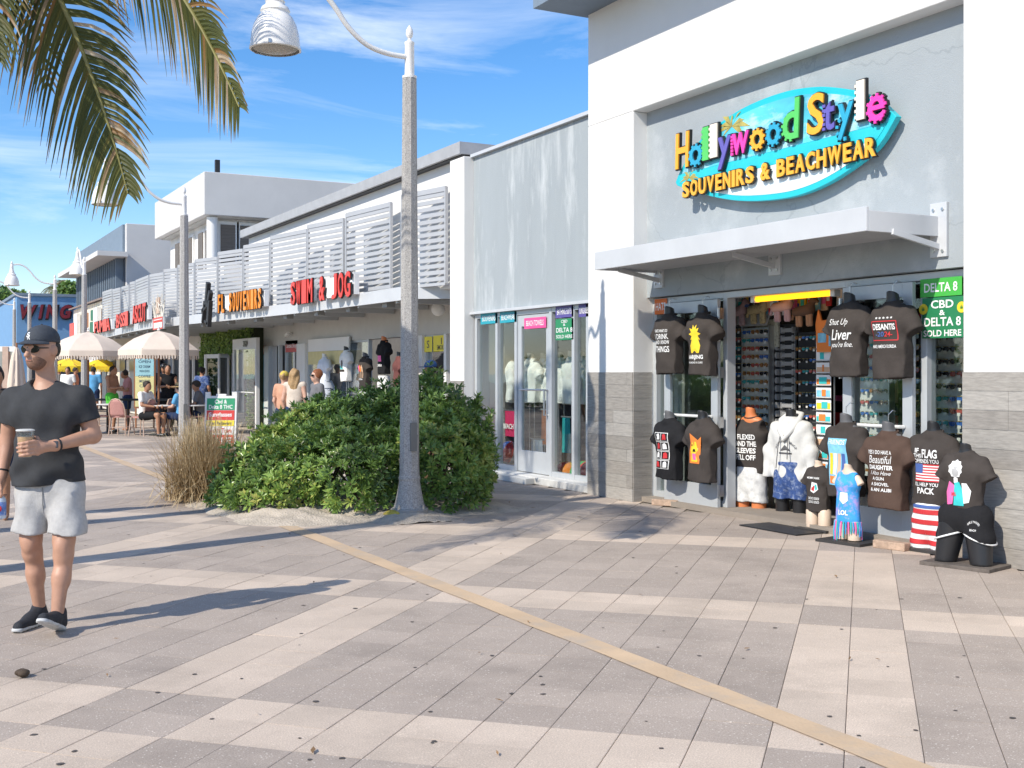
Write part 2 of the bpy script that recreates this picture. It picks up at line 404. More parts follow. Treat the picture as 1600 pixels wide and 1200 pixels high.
lt_ = N_.new('ShaderNodeMath'); lt_.operation = 'LESS_THAN'; lt_.inputs[1].default_value = .0032; L_.new(vo_.outputs['Distance'], lt_.inputs[0])
mu_ = N_.new('ShaderNodeMath'); mu_.operation = 'MULTIPLY'; mu_.inputs[1].default_value = .32; L_.new(lt_.outputs[0], mu_.inputs[0])
mxc = N_.new('ShaderNodeMix'); mxc.data_type = 'RGBA'; L_.new(mu_.outputs[0], mxc.inputs['Factor']); L_.new(p_.inputs['Base Color'].links[0].from_socket, mxc.inputs[6]); mxc.inputs[7].default_value = (.2,.23,.25,1)
L_.new(mxc.outputs[2], p_.inputs['Base Color']); M_crack = mcr

# ------------------------------------------------------------------ ground
# far pavement carries the same two-tile band pattern in its material
mfar = mat('far_pavement', (.37,.311,.260), .85, var=.1, coords='World')
N_, L_, p_ = nodes_of(mfar)
g_ = N_.new('ShaderNodeNewGeometry'); sp_ = N_.new('ShaderNodeSeparateXYZ'); L_.new(g_.outputs['Position'], sp_.inputs[0])
def _m(op, a, b=None):
    n = N_.new('ShaderNodeMath'); n.operation = op
    for i, q in enumerate((a, b)):
        if q is None: continue
        if isinstance(q, (int, float)): n.inputs[i].default_value = q
        else: L_.new(q, n.inputs[i])
    return n.outputs[0]
q_ = _m('MULTIPLY', _m('SUBTRACT', sp_.outputs[0], sp_.outputs[1]), .70710678); t_ = _m('MULTIPLY', _m('ADD', sp_.outputs[0], sp_.outputs[1]), .70710678)
bq = _m('LESS_THAN', _m('FLOORED_MODULO', _m('SUBTRACT', q_, Q0), 10*T), 2*T); bt = _m('LESS_THAN', _m('FLOORED_MODULO', _m('SUBTRACT', t_, T0), 10*T), 2*T)
xr = _m('ABSOLUTE', _m('SUBTRACT', bq, bt))
mx_ = N_.new('ShaderNodeMix'); mx_.data_type = 'RGBA'; L_.new(xr, mx_.inputs['Factor']); L_.new(p_.inputs['Base Color'].links[0].from_socket, mx_.inputs[6]); mx_.inputs[7].default_value = (.565,.462,.365,1)
L_.new(mx_.outputs[2], p_.inputs['Base Color'])
tag(MB().add([(-900,-900,-.03),(900,-900,-.03),(900,900,-.03),(-900,900,-.03)], [(0,1,2,3)]).build('ground', mfar), kind='structure')
pav = MB().add([(-7,-2,-.011),(8.6,-2,-.011),(8.6,32,-.011),(-7,32,-.011)], [(0,1,2,3)]).build('pavement', M_grout); tag(pav, kind='structure')
def tile_v(s=1.0, j=0.0):
    h = T/2-.0016; c = h-.003
    g = T/2-.0008; e = g; h2, c2 = h, c
    return [(-h2,-g,-.012),(h2,-g,-.012),(h2,g,-.012),(-h2,g,-.012),(-h2,-g,-.002),(h2,-g,-.002),(h2,g,-.002),(-h2,g,-.002),(-c2,-e,0),(c2,-e,0),(c2,e,0),(-c2,e,0)]
TF = [(0,1,5,4),(1,2,6,5),(2,3,7,6),(3,0,4,7),(4,5,9,8),(5,6,10,9),(6,7,11,10),(7,4,8,11),(8,9,10,11)]
def tile_mesh(name, m):
    me = bpy.data.meshes.new(name); me.from_pydata(tile_v(), [], TF); me.materials.append(m); return me
tmd, tml = tile_mesh('dark_tile', M_dtile), tile_mesh('cream_tile', M_ltile)
cells = []
for i in range(-125, 40):
    for j in range(-20, 125):
        q = Q0+(i+.5)*T; t = T0+(j+.5)*T; X = (t+q)*.70710678; Y = (t-q)*.70710678
        if not (-6.6 < X < 8.3 and .6 < Y < 31): continue
        if X > 7.9 and not (8.2 < Y < 10.3): continue
        d = X*SA+Y*CA; l = X*CA-Y*SA
        lt = ((i % 10) < 2) != ((j % 10) < 2)
        vis = d > 3.9 and abs(l/d) < .46
        cells.append((0 if vis else 1, d, X, Y, lt))
cells.sort(key=lambda c: (c[0], c[1]))
sd, sl = MB(), MB(); RZ = Matrix.Rotation(R(-45), 4, 'Z'); rt = random.Random(3)
for k, (nv, d, X, Y, lt) in enumerate(cells):
    tz = rt.uniform(-.0012, .0012); rx = rt.gauss(0, .0022); ry = rt.gauss(0, .0022)
    if k < 300:
        o = link('tile', tml if lt else tmd, pav); o.location = (X, Y, tz); o.rotation_euler = (rx, ry, R(-45))
    else:
        Mx = Matrix.Translation((X, Y, tz)) @ Matrix.Rotation(rx, 4, 'X') @ RZ
        (sl if lt else sd).add([Mx @ Vector(p) for p in tile_v()], TF)
sd.mi = 0; allm = MB(); allm.v = sd.v; allm.f = sd.f; allm.m = [0]*len(sd.f); allm.mi = 1; allm.add(sl.v, sl.f)
allm.build('tile_field', [M_dtile, M_ltile], pav, kind='stuff')
# faded ochre line painted along the walk
M_paint = mat('faded_ochre_paint', (.53,.39,.255), .8, var=.12, scale=1.8, coords='World', dark=(.41,.345,.28), dsc=2.2, damt=1.0, bump=.2)
N_, L_, p_ = nodes_of(M_paint)
b_ = MB()
for i in range(90):
    y0 = 2.0+i*.42
    b_.add([(3.44+.006*math.sin(i*1.7), y0, .0042),(3.60+.006*math.sin(i*2.3), y0, .0042),(3.60+.006*math.sin(i*2.3+2.3), y0+.42, .0042),(3.44+.006*math.sin(i*1.7+1.7), y0+.42, .0042)], [(0,1,2,3)])
tag(b_.build('painted_line', M_paint), kind='structure')

# ------------------------------------------------------------------ souvenir store with the big recessed sign wall
XF = 7.83
YL, YR = 11.57, 6.72
store = empty('souvenir_store', (XF, 9.2, 0), 0, 'white souvenir shop with a grey recessed front and open glass doors', 'shop building')
b = MB()
b.box(XF, 8.6, YL, 12.59, 0, 4.68); b.box(XF, 8.6, 2.0, YR, 0, 4.68); b.box(XF, 8.6, 2.0, 12.59, 4.68, 7.4)
b.build('wall', M_white, store, world=True, bevel=.012)
MB().box(8.03, 8.5, YR, YL, 2.45, 4.68).build('recessed_panel', M_crack, store, world=True)
rf = MB().box(7.08, 14, 2, 12.68, 6.1, 6.42).build('roof', M_slate, store, world=True)
MB().box(8.6, 14, 12.4, 12.59, 0, 6.1).box(13.8, 14, 2, 12.4, 0, 6.1).build('rear_wall', M_white, store, world=True)
# wood-look tiles, laid in staggered courses
def cladding(parent, X, y0, y1, z1, side=None, seed=1):
    r = random.Random(seed); h = .1535; n = int(round(z1/h)); h = z1/n
    for i in range(n):
        y = y1; off = r.choice((.3, .6, .9, .45))
        first = True
        while y > y0+.01:
            ln = off if first else .92; first = False
            ya = max(y-ln, y0)
            if side is None:
                m_ = MB().box(X-.009-r.random()*.002, X+.004, ya+.0015, y-.0015, i*h+.0015, (i+1)*h-.0015)
            else:
                m_ = MB().box(ya+.0015, y-.0015, side-.008-r.random()*.002, side+.004, i*h+.0015, (i+1)*h-.0015)
            m_.build('plank', r.choice(M_wood), parent, world=True)
            y = ya
cladding(store, XF, YL, 12.59, 1.555, seed=2)
cladding(store, None, XF, 8.1, 1.555, side=YL, seed=3)
cladding(store, XF, 4.6, YR, 1.555, seed=4)
# storefront: frames, panes, two leaves folded back, shop room
XG = 8.18
def frame_bars(y0, y1, z0, z1, X, wd=.05, dp=.1, mids=(), rails=()):
    m = MB()
    m.box(X-dp/2, X+dp/2, y0, y0+wd, z0, z1); m.box(X-dp/2, X+dp/2, y1-wd, y1, z0, z1)
    m.box(X-dp/2, X+dp/2, y0+wd, y1-wd, z1-wd, z1); m.box(X-dp/2, X+dp/2, y0+wd, y1-wd, z0, z0+wd)
    for y in mids: m.box(X-dp/2+.002, X+dp/2-.002, y-wd/2, y+wd/2, z0+wd, z1-wd)
    for z in rails: m.box(X-dp/2+.004, X+dp/2-.004, y0+wd, y1-wd, z-wd/2, z+wd/2)
    return m
DO_R, DO_L = 8.36, 10.16        # door opening
for (y0, y1) in ((YR, DO_R), (DO_L, YL)):
    mid = (7.40,) if y1 == DO_R else (11.18,)
    f_ = frame_bars(y0, y1, .06, 2.44, XG, .07, .12, mids=mid).build('window_frame', M_alu, store, world=True, bevel=.004)
    MB().box(XG-.004, XG+.004, y0+.06, y1-.06, .12, 2.38).build('pane', M_glass, f_, world=True)
MB().box(XG-.06, XG+.06, DO_R, DO_L, 2.37, 2.44).build('door_frame', M_alu, store, world=True, bevel=.004); MB().box(XG-.05, XG+.2, DO_R, DO_L, 0, .022).build('threshold', M_alu, store, world=True, bevel=.004)
MB().box(7.95, 8.5, YR, YL, 0, .06).build('sill', M_grout, store, world=True)
def leaf(y0, y1, X, hinge_y):
    m = MB(); z0, z1 = .03, 2.36; s = .115
    m.box(X-.022, X+.022, y0, y0+s, z0, z1).box(X-.022, X+.022, y1-s, y1, z0, z1).box(X-.022, X+.022, y0+s, y1-s, z0, z0+.27).box(X-.022, X+.022, y0+s, y1-s, z1-.13, z1)
    d_ = m.build('door', M_alu, store, world=True, bevel=.003)
    MB().box(X-.003, X+.003, y0+s-.005, y1-s+.005, z0+.265, z1-.125).build('pane', M_glass, d_, world=True)
    h_ = MB().tube([(X-.03, y0+.09, 1.06), (X-.075, y0+.09, 1.06), (X-.075, y1-.09, 1.06), (X-.03, y1-.09, 1.06)], .017, 8).build('handle', mat('white_push_bar', (.72,.72,.70), .35), d_, world=True, smooth=40)
    for z in (.25, 1.0, 1.55, 2.2):
        MB().box(X-.03, X+.03, hinge_y-.018, hinge_y+.018, z-.06, z+.06).tube([(X-.035, hinge_y, z-.06), (X-.035, hinge_y, z+.06)], .011, 6).build('hinge', M_steel, d_, world=True)
leaf(10.22, 11.22, 8.055, 10.19); leaf(7.45, 8.31, 8.055, 8.335)
room = MB()
room.add([(8.16,YR-.3,.002),(12.4,YR-.3,.002),(12.4,12.38,.002),(8.16,12.38,.002)], [(0,1,2,3)])
room.build('floor', mat('shop_floor', (.38,.35,.32), .5, coords='World'), store, world=True)
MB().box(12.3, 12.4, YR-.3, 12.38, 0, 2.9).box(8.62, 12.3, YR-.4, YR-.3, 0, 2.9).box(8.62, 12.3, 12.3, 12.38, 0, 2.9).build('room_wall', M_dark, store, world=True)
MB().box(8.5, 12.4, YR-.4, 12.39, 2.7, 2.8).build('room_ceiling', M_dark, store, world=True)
# awning with slatted underside, brackets bolted to the recessed wall
aw = MB(); ax0, ay0, ay1, az0, az1 = 7.157, 7.13, 11.36, 2.73, 2.935
prof = [(ax0, az0), (ax0, az1), (8.03, 2.93), (8.03, 2.85)]
aw.box(ax0, ax0+.03, ay0, ay1, az0, az1).box(ax0+.03, 8.02, ay0, ay0+.03, az0, az1-.03).box(ax0+.03, 8.02, ay1-.03, ay1, az0, az1-.03).box(ax0+.03, 8.02, ay0+.03, ay1-.03, az1-.035, az1-.025)
awn = aw.build('awning', M_awn, store, world=True, bevel=.004)
for i in range(13):
    x = ax0+.06+i*.064
    MB().bar((x, ay0+.03, az0+.045), (x, ay1-.03, az0+.045), .009, .038, (.25,0,1)).build('slat', M_awn, awn, world=True)
for y in (7.13, 9.25, 11.3):
    m = MB().box(8.0, 8.03, y-.09, y+.09, 2.55, 3.02 if y < 8 else 2.78)
    m.bar((8.01, y, 2.64), (7.45, y, 2.74), .03, .05)
    br_ = m.build('bracket', M_awn, store, world=True, bevel=.003)
    for z in (2.6, 2.96 if y < 8 else 2.72):
        for dy in (-.05, .05): MB().lathe([(.014, 0), (.014, .012)], 8).build('bolt', M_steel, br_).matrix_basis = Matrix.Translation((8.0-XF, y+dy-9.2, z)) @ Matrix.Rotation(R(-90), 4, 'Y')
# strip labels stuck inside the glass
def strip(name, txt, Y, Z, w_, h_, X, bgc, fg=(.85,.85,.85), parent=None, label=None, cat='window sign', group=None, lines=None, thick=.004, bold=.0):
    """flat printed sign facing the street"""
    o = empty(name, (X, Y, Z-h_/2), R(-90), label, cat, group)
    MB().box(-w_/2, w_/2, 0, thick, 0, h_).build('backing', mat('sign_%d_%d_%d' % tuple(int(c*255) for c in bgc), bgc, .5, var=.04), o)
    m = MB()
    for (s, cx, cz, tw, th) in (lines or [(txt, .5, .5, .8, .5)]):
        m.geo(fit_text(s, tw*w_, th*h_, bold), Matrix.Translation(((cx-.5)*w_, -.003, cz*h_)))
    m.build('lettering', mat('ink_%d_%d_%d' % tuple(int(c*255) for c in fg), fg, .5, var=.03), o)
    return o

# ------------------------------------------------------------------ grey annex with the shop windows
XA = 8.1
YA0, YA1 = 12.592, 16.43
annex = empty('shop_annex', (XA, 14.5, 0), 0, 'low grey blue shop front with a glass door and four tall panes', 'shop building')
MB().box(XA, 8.6, YA0, YA1, 2.5, 4.93).build('wall', M_grey, annex, world=True)
MB().box(XA-.06, 8.7, YA0, YA1, 4.932, 4.98).build('coping', M_awn, annex, world=True)
MB().box(XA-.07, XA, YA0, YA1, 2.46, 2.50).box(XA, XA+.1, YA0, YA1, 2.46, 2.499).build('ledge', M_awn, annex, world=True)
MB().box(7.86, 8.3, YA0, YA1, 0, .10).build('kerb', mat('white_kerb', (.6,.6,.58), .8, coords='World', dark=(.3,.28,.26), damt=.5), annex, world=True, bevel=.01)
ye = [on_wall(p, 600, XA+.04)[0] for p in (921.5, 899, 863.5, 809, 779, 747)]
MB().box(7.72, 7.86, ye[3]-.05, ye[2]+.02, 0, .085).box(7.72, 7.86, ye[3]+.05, ye[3]+.3, 0, .085).build('door_step', MATS['white_kerb'], annex, world=True, bevel=.01)
fr = MB()
for i, y in enumerate(ye):
    fr.box(XA, XA+.1, y-.035, y+.035, .1, 2.46)
for i in range(5):
    fr.box(XA+.004, XA+.096, ye[i]+.035, ye[i+1]-.035, 2.39, 2.459)
    if i != 2: fr.box(XA+.004, XA+.096, ye[i]+.035, ye[i+1]-.035, .1, .17)
fr = fr.build('window_frame', M_alu, annex, world=True, bevel=.004)
for i in (0, 1, 3, 4): MB().box(XA+.05, XA+.058, ye[i]+.03, ye[i+1]-.03, .16, 2.4).build('pane', M_glass, fr, world=True)
dm = MB(); a_, c_ = ye[2]+.04, ye[3]-.04
dm.box(XA+.02, XA+.07, a_, a_+.11, .11, 2.385).box(XA+.02, XA+.07, c_-.11, c_, .11, 2.385).box(XA+.02, XA+.07, a_+.11, c_-.11, .11, .42).box(XA+.02, XA+.07, a_+.11, c_-.11, 2.22, 2.385)
dr = dm.build('door', M_alu, annex, world=True, bevel=.003)
MB().box(XA+.04, XA+.047, a_+.105, c_-.105, .415, 2.225).build('pane', M_glass, dr, world=True)
MB().tube([(XA+.02, a_+.06, .95), (XA-.04, a_+.06, .95), (XA-.04, a_+.06, 1.3), (XA+.02, a_+.06, 1.3)], .014, 8).tube([(XA+.02, a_+.1, 1.3), (XA-.01, a_+.1, 1.3), (XA-.01, c_-.1, 1.3), (XA+.02, c_-.1, 1.3)], .013, 8).build('handle', M_steel, dr, world=True, smooth=40)
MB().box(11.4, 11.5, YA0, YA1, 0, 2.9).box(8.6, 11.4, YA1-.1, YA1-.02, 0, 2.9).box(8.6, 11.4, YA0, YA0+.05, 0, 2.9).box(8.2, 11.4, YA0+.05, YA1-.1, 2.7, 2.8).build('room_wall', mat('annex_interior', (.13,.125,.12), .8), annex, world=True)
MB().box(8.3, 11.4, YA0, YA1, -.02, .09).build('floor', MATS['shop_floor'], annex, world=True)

# ------------------------------------------------------------------ long beach-shop building with the louvred screen
swim = empty('beach_shop_building', (8.7, 30, 0), 0, 'long white beach shop building behind a silver louvred screen', 'shop building')
yp1, yp0 = on_wall(703, 400, 7.93)[0], YA1+.002
MB().box(7.93, 8.9, yp0, yp1, 0, 4.95).build('pilaster', M_white, swim, world=True, bevel=.01)
cladding(swim, 7.93, yp0, yp1, 1.42, seed=8)
MB().box(8.2, 9.1, yp1, 29.85, 2.95, 5.03).box(7.55, 9.1, 29.85, 44.4, 2.95, 4.35).build('wall', M_white, swim, world=True)
MB().box(8.0, 14, yp0+.3, 29.95, 5.048, 5.24).build('coping', mat('roof_grey', (.36,.37,.385), .6, coords='World'), swim, world=True)
MB().box(8.06, 13.9, yp0+.35, 29.85, 5.03, 5.048).build('roof_edge', M_black, swim, world=True)
FP = [(8.36,17.80),(7.78,18.2),(7.57,23.66),(7.25,27.0),(6.83,30.2),(6.50,33.5),(6.52,37),(6.72,41.8),(6.76,44.4)]
def fx(y):
    for (xa, ya), (xb, yb) in zip(FP[1:], FP[2:]):
        if y <= yb: return xa+(xb-xa)*(y-ya)/(yb-ya)
    return FP[-1][0]
m = MB()
for (xa, ya), (xb, yb) in zip(FP, FP[1:]):
    n = len(m.v)
    m.add([(xa,ya,2.80),(xb,yb,2.80),(xb,yb,3.03),(xa,ya,3.03),(xa+.05,ya,2.80),(xb+.05,yb,2.80),(xb+.05,yb,3.03),(xa+.05,ya,3.03)],
        [(0,3,2,1),(0,1,5,4),(3,7,6,2),(4,5,6,7)])
m.build('fascia', M_awn, swim, world=True)
pl = FP+[(9.2,44.4),(9.2,17.8)]
m = MB(); m.prism([(x+.03,y) for x, y in pl], 'z', 2.86, 2.94); m.build('canopy', mat('canopy_soffit', (.42,.42,.41), .8, coords='World'), swim, world=True)
for k in range(15):
    y = 18.9+k*1.72
    MB().bar((fx(y)+.06, y, 2.81), (9.17, y, 2.81), .07, .09).build('beam', M_alu, swim, world=True)
    MB().box(fx(y+.6)+.1, fx(y+.6)+.26, y+.5, y+.72, 2.72, 2.83).build('spotlight', mat('spot_grey', (.25,.25,.24), .5), swim, world=True)
# saw-tooth louvre panels
panels = [(697,293,629,304),(611,319,542,332),(537,343,482,351),(480,362,424,366.6),(422,378,382,384),(380,389,342,395),(340,402,306,406),(304,412,279,414),(277.5,420,257,421),(256,428,235,428),(233,434,213,435),(211.5,441,204,440.5),(202,447,190.5,448),(188.5,452,177,450.5),(175.5,454,161,454.5)]
DF = [(160,42.3),(176,40.0),(238,32.7),(300,29.9),(468,24.45),(629,20.0),(697,19.3)]
def d_f(px):
    for (a, da), (b_, db) in zip(DF, DF[1:]):
        if px <= b_: return da+(db-da)*(px-a)/(b_-a)
    return DF[-1][1]
for i, (pr, yr, pl_, yl_) in enumerate(panels):
    dr_, dl_ = (d_f(pr)+.55 if i else 19.2), d_f(pl_)+.12
    zt = CAM_H+((582-yr)*dr_+(582-yl_)*dl_)/2/1814; z0 = 3.02
    va_, vb_ = view(dr_, U(pr)*dr_), view(dl_, U(pl_)*dl_)
    xa, ya, xb, yb = va_.x, va_.y, vb_.x, vb_.y
    sc_ = MB()
    for (x, y) in ((xa, ya), (xb, yb)): sc_.box(x-.025, x+.025, y-.025, y+.025, z0, zt)
    sc_.bar((xa, ya, z0), (xb, yb, z0), .05, .05); sc_.bar((xa, ya, zt-.03), (xb, yb, zt-.03), .052, .085)
    s_ = sc_.build('louvre_panel', M_slat, swim, world=True)
    ns = 14
    for k in range(ns):
        z = z0+.09+(zt-z0-.2)*k/(ns-1)
        MB().bar((xa, ya+.01, z), (xb, yb-.01, z), .03, .068).build('slat', M_slat, s_, world=True)
# shop front below the canopy
XS = 9.22
M_inner = mat('shop_front_grey', (.50,.49,.465), .8, coords='World', var=.05)
def sw(px, py=600, X=XS): return on_wall(px, py, X)
MB().box(9.2, 9.5, yp1, 44.3, 2.28, 2.88).build('header', M_inner, swim, world=True)
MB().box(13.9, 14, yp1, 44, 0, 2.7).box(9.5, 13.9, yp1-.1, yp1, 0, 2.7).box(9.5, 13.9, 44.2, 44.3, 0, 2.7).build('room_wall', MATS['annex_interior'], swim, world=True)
MB().box(9.1, 13.9, yp1, 44.3, -.02, .05).build('floor', MATS['shop_floor'], swim, world=True)
pp = [703, 662, 640, 573, 500, 481, 467, 445, 425, 418, 397, 391]
for p0, p1 in ((701,697),(663,655),(479,466),(423,415),(399,388),(372,364)):
    MB().box(9.17, 9.4, sw(p0)[0], sw(p1)[0], .05, 2.28).build('pier', M_white, swim, world=True)
for p0, p1 in ((697,663),(655,640),(575,479),(466,444),(415,399)):
    y0, y1 = sw(p0)[0], sw(p1)[0]
    f_ = frame_bars(y0, y1, .05, 2.28, 9.28, .05, .08).build('window_frame', M_alu, swim, world=True)
    MB().box(9.276, 9.284, y0+.045, y1-.045, .1, 2.23).build('pane', M_glass, f_, world=True)
for y in (sw(442)[0], sw(426)[0]): MB().box(9.1, 9.2, y-.04, y+.04, .05, 2.28).build('door_frame', M_alu, swim, world=True)
for p0, p1 in ((363,352),(350,338),(336,322),(300,285),(282,268),(262,246),(240,222),(215,205),(200,190),(185,172),(168,158)):
    y0, y1 = sw(p0)[0], sw(p1)[0]
    f_ = frame_bars(y0, y1, .05, 2.28, 9.28, .09, .08).build('window_frame', M_white, swim, world=True)
    MB().box(9.276, 9.284, y0+.08, y1-.08, .13, 2.2).build('pane', M_glass2, f_, world=True)

# ------------------------------------------------------------------ buildings further along
ub = empty('upper_floor_building', (8.5, 36, 0), 0, 'pale grey two storey building with a boxy windowless top', 'building')
bx = [(8.5,36.0),(8.5,43.6),(22,43.6),(22,36.0)]
MB().prism(bx, 'z', 6.42, 7.75).build('upper_box', M_box, ub, world=True, bevel=.02)
MB().prism([(8.7,36.2),(8.7,43.4),(22,43.4),(22,36.2)], 'z', 6.38, 6.42).build('soffit', M_inner, ub, world=True)
MB().prism([(9.0,36.55),(9.0,43.3),(21,43.3),(21,36.55)], 'z', 4.42, 6.379).build('wall', mat('warm_white_stucco', (.70,.68,.65), .8, coords='World'), ub, world=True)
MB().lathe([(.17,3.8),(.17,6.379)], 20, (8.82,36.3,0)).build('column', M_white, ub, world=True, smooth=40)
MB().box(9.0, 9.14, 36.6, 36.74, 7.75, 8.25).build('vent_pipe', M_black, ub, world=True)
for x in (9.12, 9.74, 10.36, 10.98, 11.6, 12.22, 12.84):
    f_ = MB().box(x-.1, x+.58, 36.47, 36.56, 4.3, 6.3).build('window_frame', M_white, ub, world=True)
    MB().box(x, x+.46, 36.44, 36.48, 4.4, 6.2).build('pane', mat('brown_blind', (.13,.105,.085), .5, var=.3, scale=9, stretch=(.2,1,6)), f_, world=True)
for y in (36.9, 37.9, 39.5, 41.4):
    f_ = MB().box(8.92, 9.01, y-.1, y+.75, 4.5, 6.2).build('window_frame', M_white, ub, world=True)
    MB().box(8.89, 8.93, y, y+.62, 4.6, 6.1).build('pane', MATS['brown_blind'], f_, world=True)
gb = empty('finned_building', (8.6, 56, 0), 0, 'grey building with dark vertical fins under a thin flat canopy', 'building')
MB().box(8.6, 20, 50, 62.6, 0, 7.74).build('wall', M_box, gb, world=True, bevel=.02)
MB().box(8.5, 8.598, 50.3, 62.6, 6.55, 7.72).build('parapet', M_slate, gb, world=True)
MB().box(7.4, 8.6, 49.6, 62.4, 6.32, 6.52).build('canopy', M_box, gb, world=True)
for i in range(22):
    MB().box(8.25, 8.597, 50.5+i*.55, 50.62+i*.55, 3.9, 6.31).build('fin', M_slate, gb, world=True)
MB().box(8.55, 8.599, 50.2, 62.5, 4.0, 6.3).build('window_band', mat('dark_band', (.06,.075,.10), .3), gb, world=True)
MB().box(8.2, 8.598, 50.1, 62.6, 3.5, 3.9).build('fascia', M_slate, gb, world=True)
M_blue = mat('blue_stucco', (.15,.30,.50), .8, var=.08, coords='World')
wb = empty('wing_restaurant', (5.9, 67, 0), 0, 'blue flat roofed restaurant at the far end of the walk', 'building')
MB().box(5.9, 20, 67, 85, 3.2, 5.65).box(5.9, 6.5, 67, 85, 0, 3.2).box(9.4, 20, 67.5, 85, 0, 3.2).build('wall', M_blue, wb, world=True)
MB().box(5.8, 20, 66.9, 85, 5.652, 5.8).build('coping', M_slate, wb, world=True)
MB().box(6.5, 9.4, 68.5, 68.6, 0, 3.2).build('window_band', MATS['dark_band'], wb, world=True)
for k in range(4): MB().bar((9.7+k*.55, 66.95, 3.3), (11.6+k*.55, 66.95, 5.0), .03, .18, (1,0,0)).build('stripe', mat('navy_paint', (.03,.05,.12), .5), wb, world=True)
for k in range(3): MB().box(5.84, 5.9, 69+k*3, 71.4+k*3, .3, 3.0).build('window', MATS['dark_band'], wb, world=True)
cw = empty('cream_shop_building', (7.0, 49, 0), 0, 'cream shop front with small tiled roof between screen and blue building', 'building')
M_cream = mat('cream_stucco', (.72,.66,.56), .8, coords='World')
MB().box(7.0, 8.4, 44.5, 53.6, 2.5, 4.25).box(8.1, 8.4, 44.5, 53.6, 0, 2.5).build('wall', M_cream, cw, world=True)
for k in range(16): MB().bar((6.8, 44.8+k*.57, 4.28), (8.1, 44.8+k*.57, 4.7), .5, .06).build('roof_tile', mat('rust_tile', (.30,.24,.22), .8, var=.25), cw, world=True)
for y, z in ((46.2,3.5),(49.6,3.6),(52,3.5)): MB().box(6.96, 7.0, y-.4, y+.4, z-.25, z+.35).build('panel', mat('terracotta', (.45,.22,.12), .7), cw, world=True)
for y in (45.6, 47.7, 50, 52.2): MB().box(8.05, 8.1, y-.6, y+.6, .1, 2.2).build('window', MATS['dark_band'], cw, world=True)

# ------------------------------------------------------------------ shop sign on the recessed wall
XB = 7.90
def wp(px, py, X=XB): return on_wall(px, py, X)
def c3(x, y): return (980+x/3.0769, 100+y/3.0769)
P_ORANGE, P_BLUE, P_GREEN, P_CREAM, P_PURPLE, P_PINK = (.93,.42,.03), (.03,.36,.55), (.10,.55,.12), (.82,.74,.62), (.13,.11,.42), (.90,.06,.42)
def paint(name, c, r=.35): return mat('paint_'+name, c, r, var=.04, scale=8)
M_ink = mat('black_sign_edge', (.012,.012,.014), .45)
sgn = empty('shop_sign', (XB, 9.2, 2.95), 0, 'surfboard shaped shop sign with colourful raised letters on the grey recessed wall', 'shop sign')
def interp(pts, n):
    out = []
    m = len(pts)
    for i in range(m-1):
        p0 = pts[max(i-1, 0)]; p1 = pts[i]; p2 = pts[i+1]; p3 = pts[min(i+2, m-1)]
        for k in range(n):
            t = k/n
            out.append(tuple(.5*((2*p1[j])+(-p0[j]+p2[j])*t+(2*p0[j]-5*p1[j]+4*p2[j]-p3[j])*t*t+(-p0[j]+3*p1[j]-3*p2[j]+p3[j])*t**3) for j in range(2)))
    return out+[pts[-1]]
top = interp([(232,570),(262,500),(345,372),(470,265),(600,190),(760,132),(900,110),(1020,115),(1140,140),(1240,200)], 5)
bot = interp([(1294,252),(1210,390),(1100,485),(960,575),(820,632),(680,655),(540,658),(420,640),(320,612),(240,585)], 5)
outl = [wp(*c3(*p)) for p in top+bot]
MB().prism(outl, 'x', XB, XB+.07).build('board', paint('teal', (.02,.50,.58)), sgn, world=True, bevel=.006)
cy_ = sum(p[0] for p in outl)/len(outl); cz_ = sum(p[1] for p in outl)/len(outl)
def inset(p, s=.9, s2=.86): return (cy_+(p[0]-cy_)*s2**.5*1.0*s/.9, cz_+(p[1]-cz_)*s)
# printed face: sky part, teal stripe and white lower part, split along two straight lines
face = [(cy_+(p[0]-cy_)*.955, cz_+(p[1]-cz_)*.88) for p in outl]
def clip(poly, f):
    out = []
    for i in range(len(poly)):
        a, b = poly[i], poly[(i+1) % len(poly)]; fa, fb = f(a), f(b)
        if fa >= 0: out.append(a)
        if (fa >= 0) != (fb >= 0):
            t = fa/(fa-fb); out.append((a[0]+(b[0]-a[0])*t, a[1]+(b[1]-a[1])*t))
    return out
zA, zB = wp(*c3(480, 500))[1]+.01, wp(*c3(480, 545))[1]-.03
zA, zB = 3.80, 3.66
def facepart(name, poly, m, dx):
    if len(poly) > 2: MB().prism(poly, 'x', XB-dx, XB+.002).build(name, m, sgn, world=True)
mface = mat('printed_sky', (.10,.55,.72), .4, var=.3, scale=.9, coords='World', dark=(.80,.84,.85), dsc=1.4, damt=1.0, stretch=(1,1,2.2))
facepart('sky_print', clip(face, lambda p: p[1]-zA), mface, .004)
facepart('stripe_print', clip(clip(face, lambda p: zA-.003-p[1]), lambda p: p[1]-zB), paint('turquoise', (.03,.55,.64)), .005)
facepart('sand_print', clip(face, lambda p: zB-.003-p[1]), mat('printed_surf', (.74,.82,.84), .4, var=.12, scale=1.2, coords='World', dark=(.15,.58,.68), dsc=1.2, damt=.6, stretch=(1,1,3)), .004)
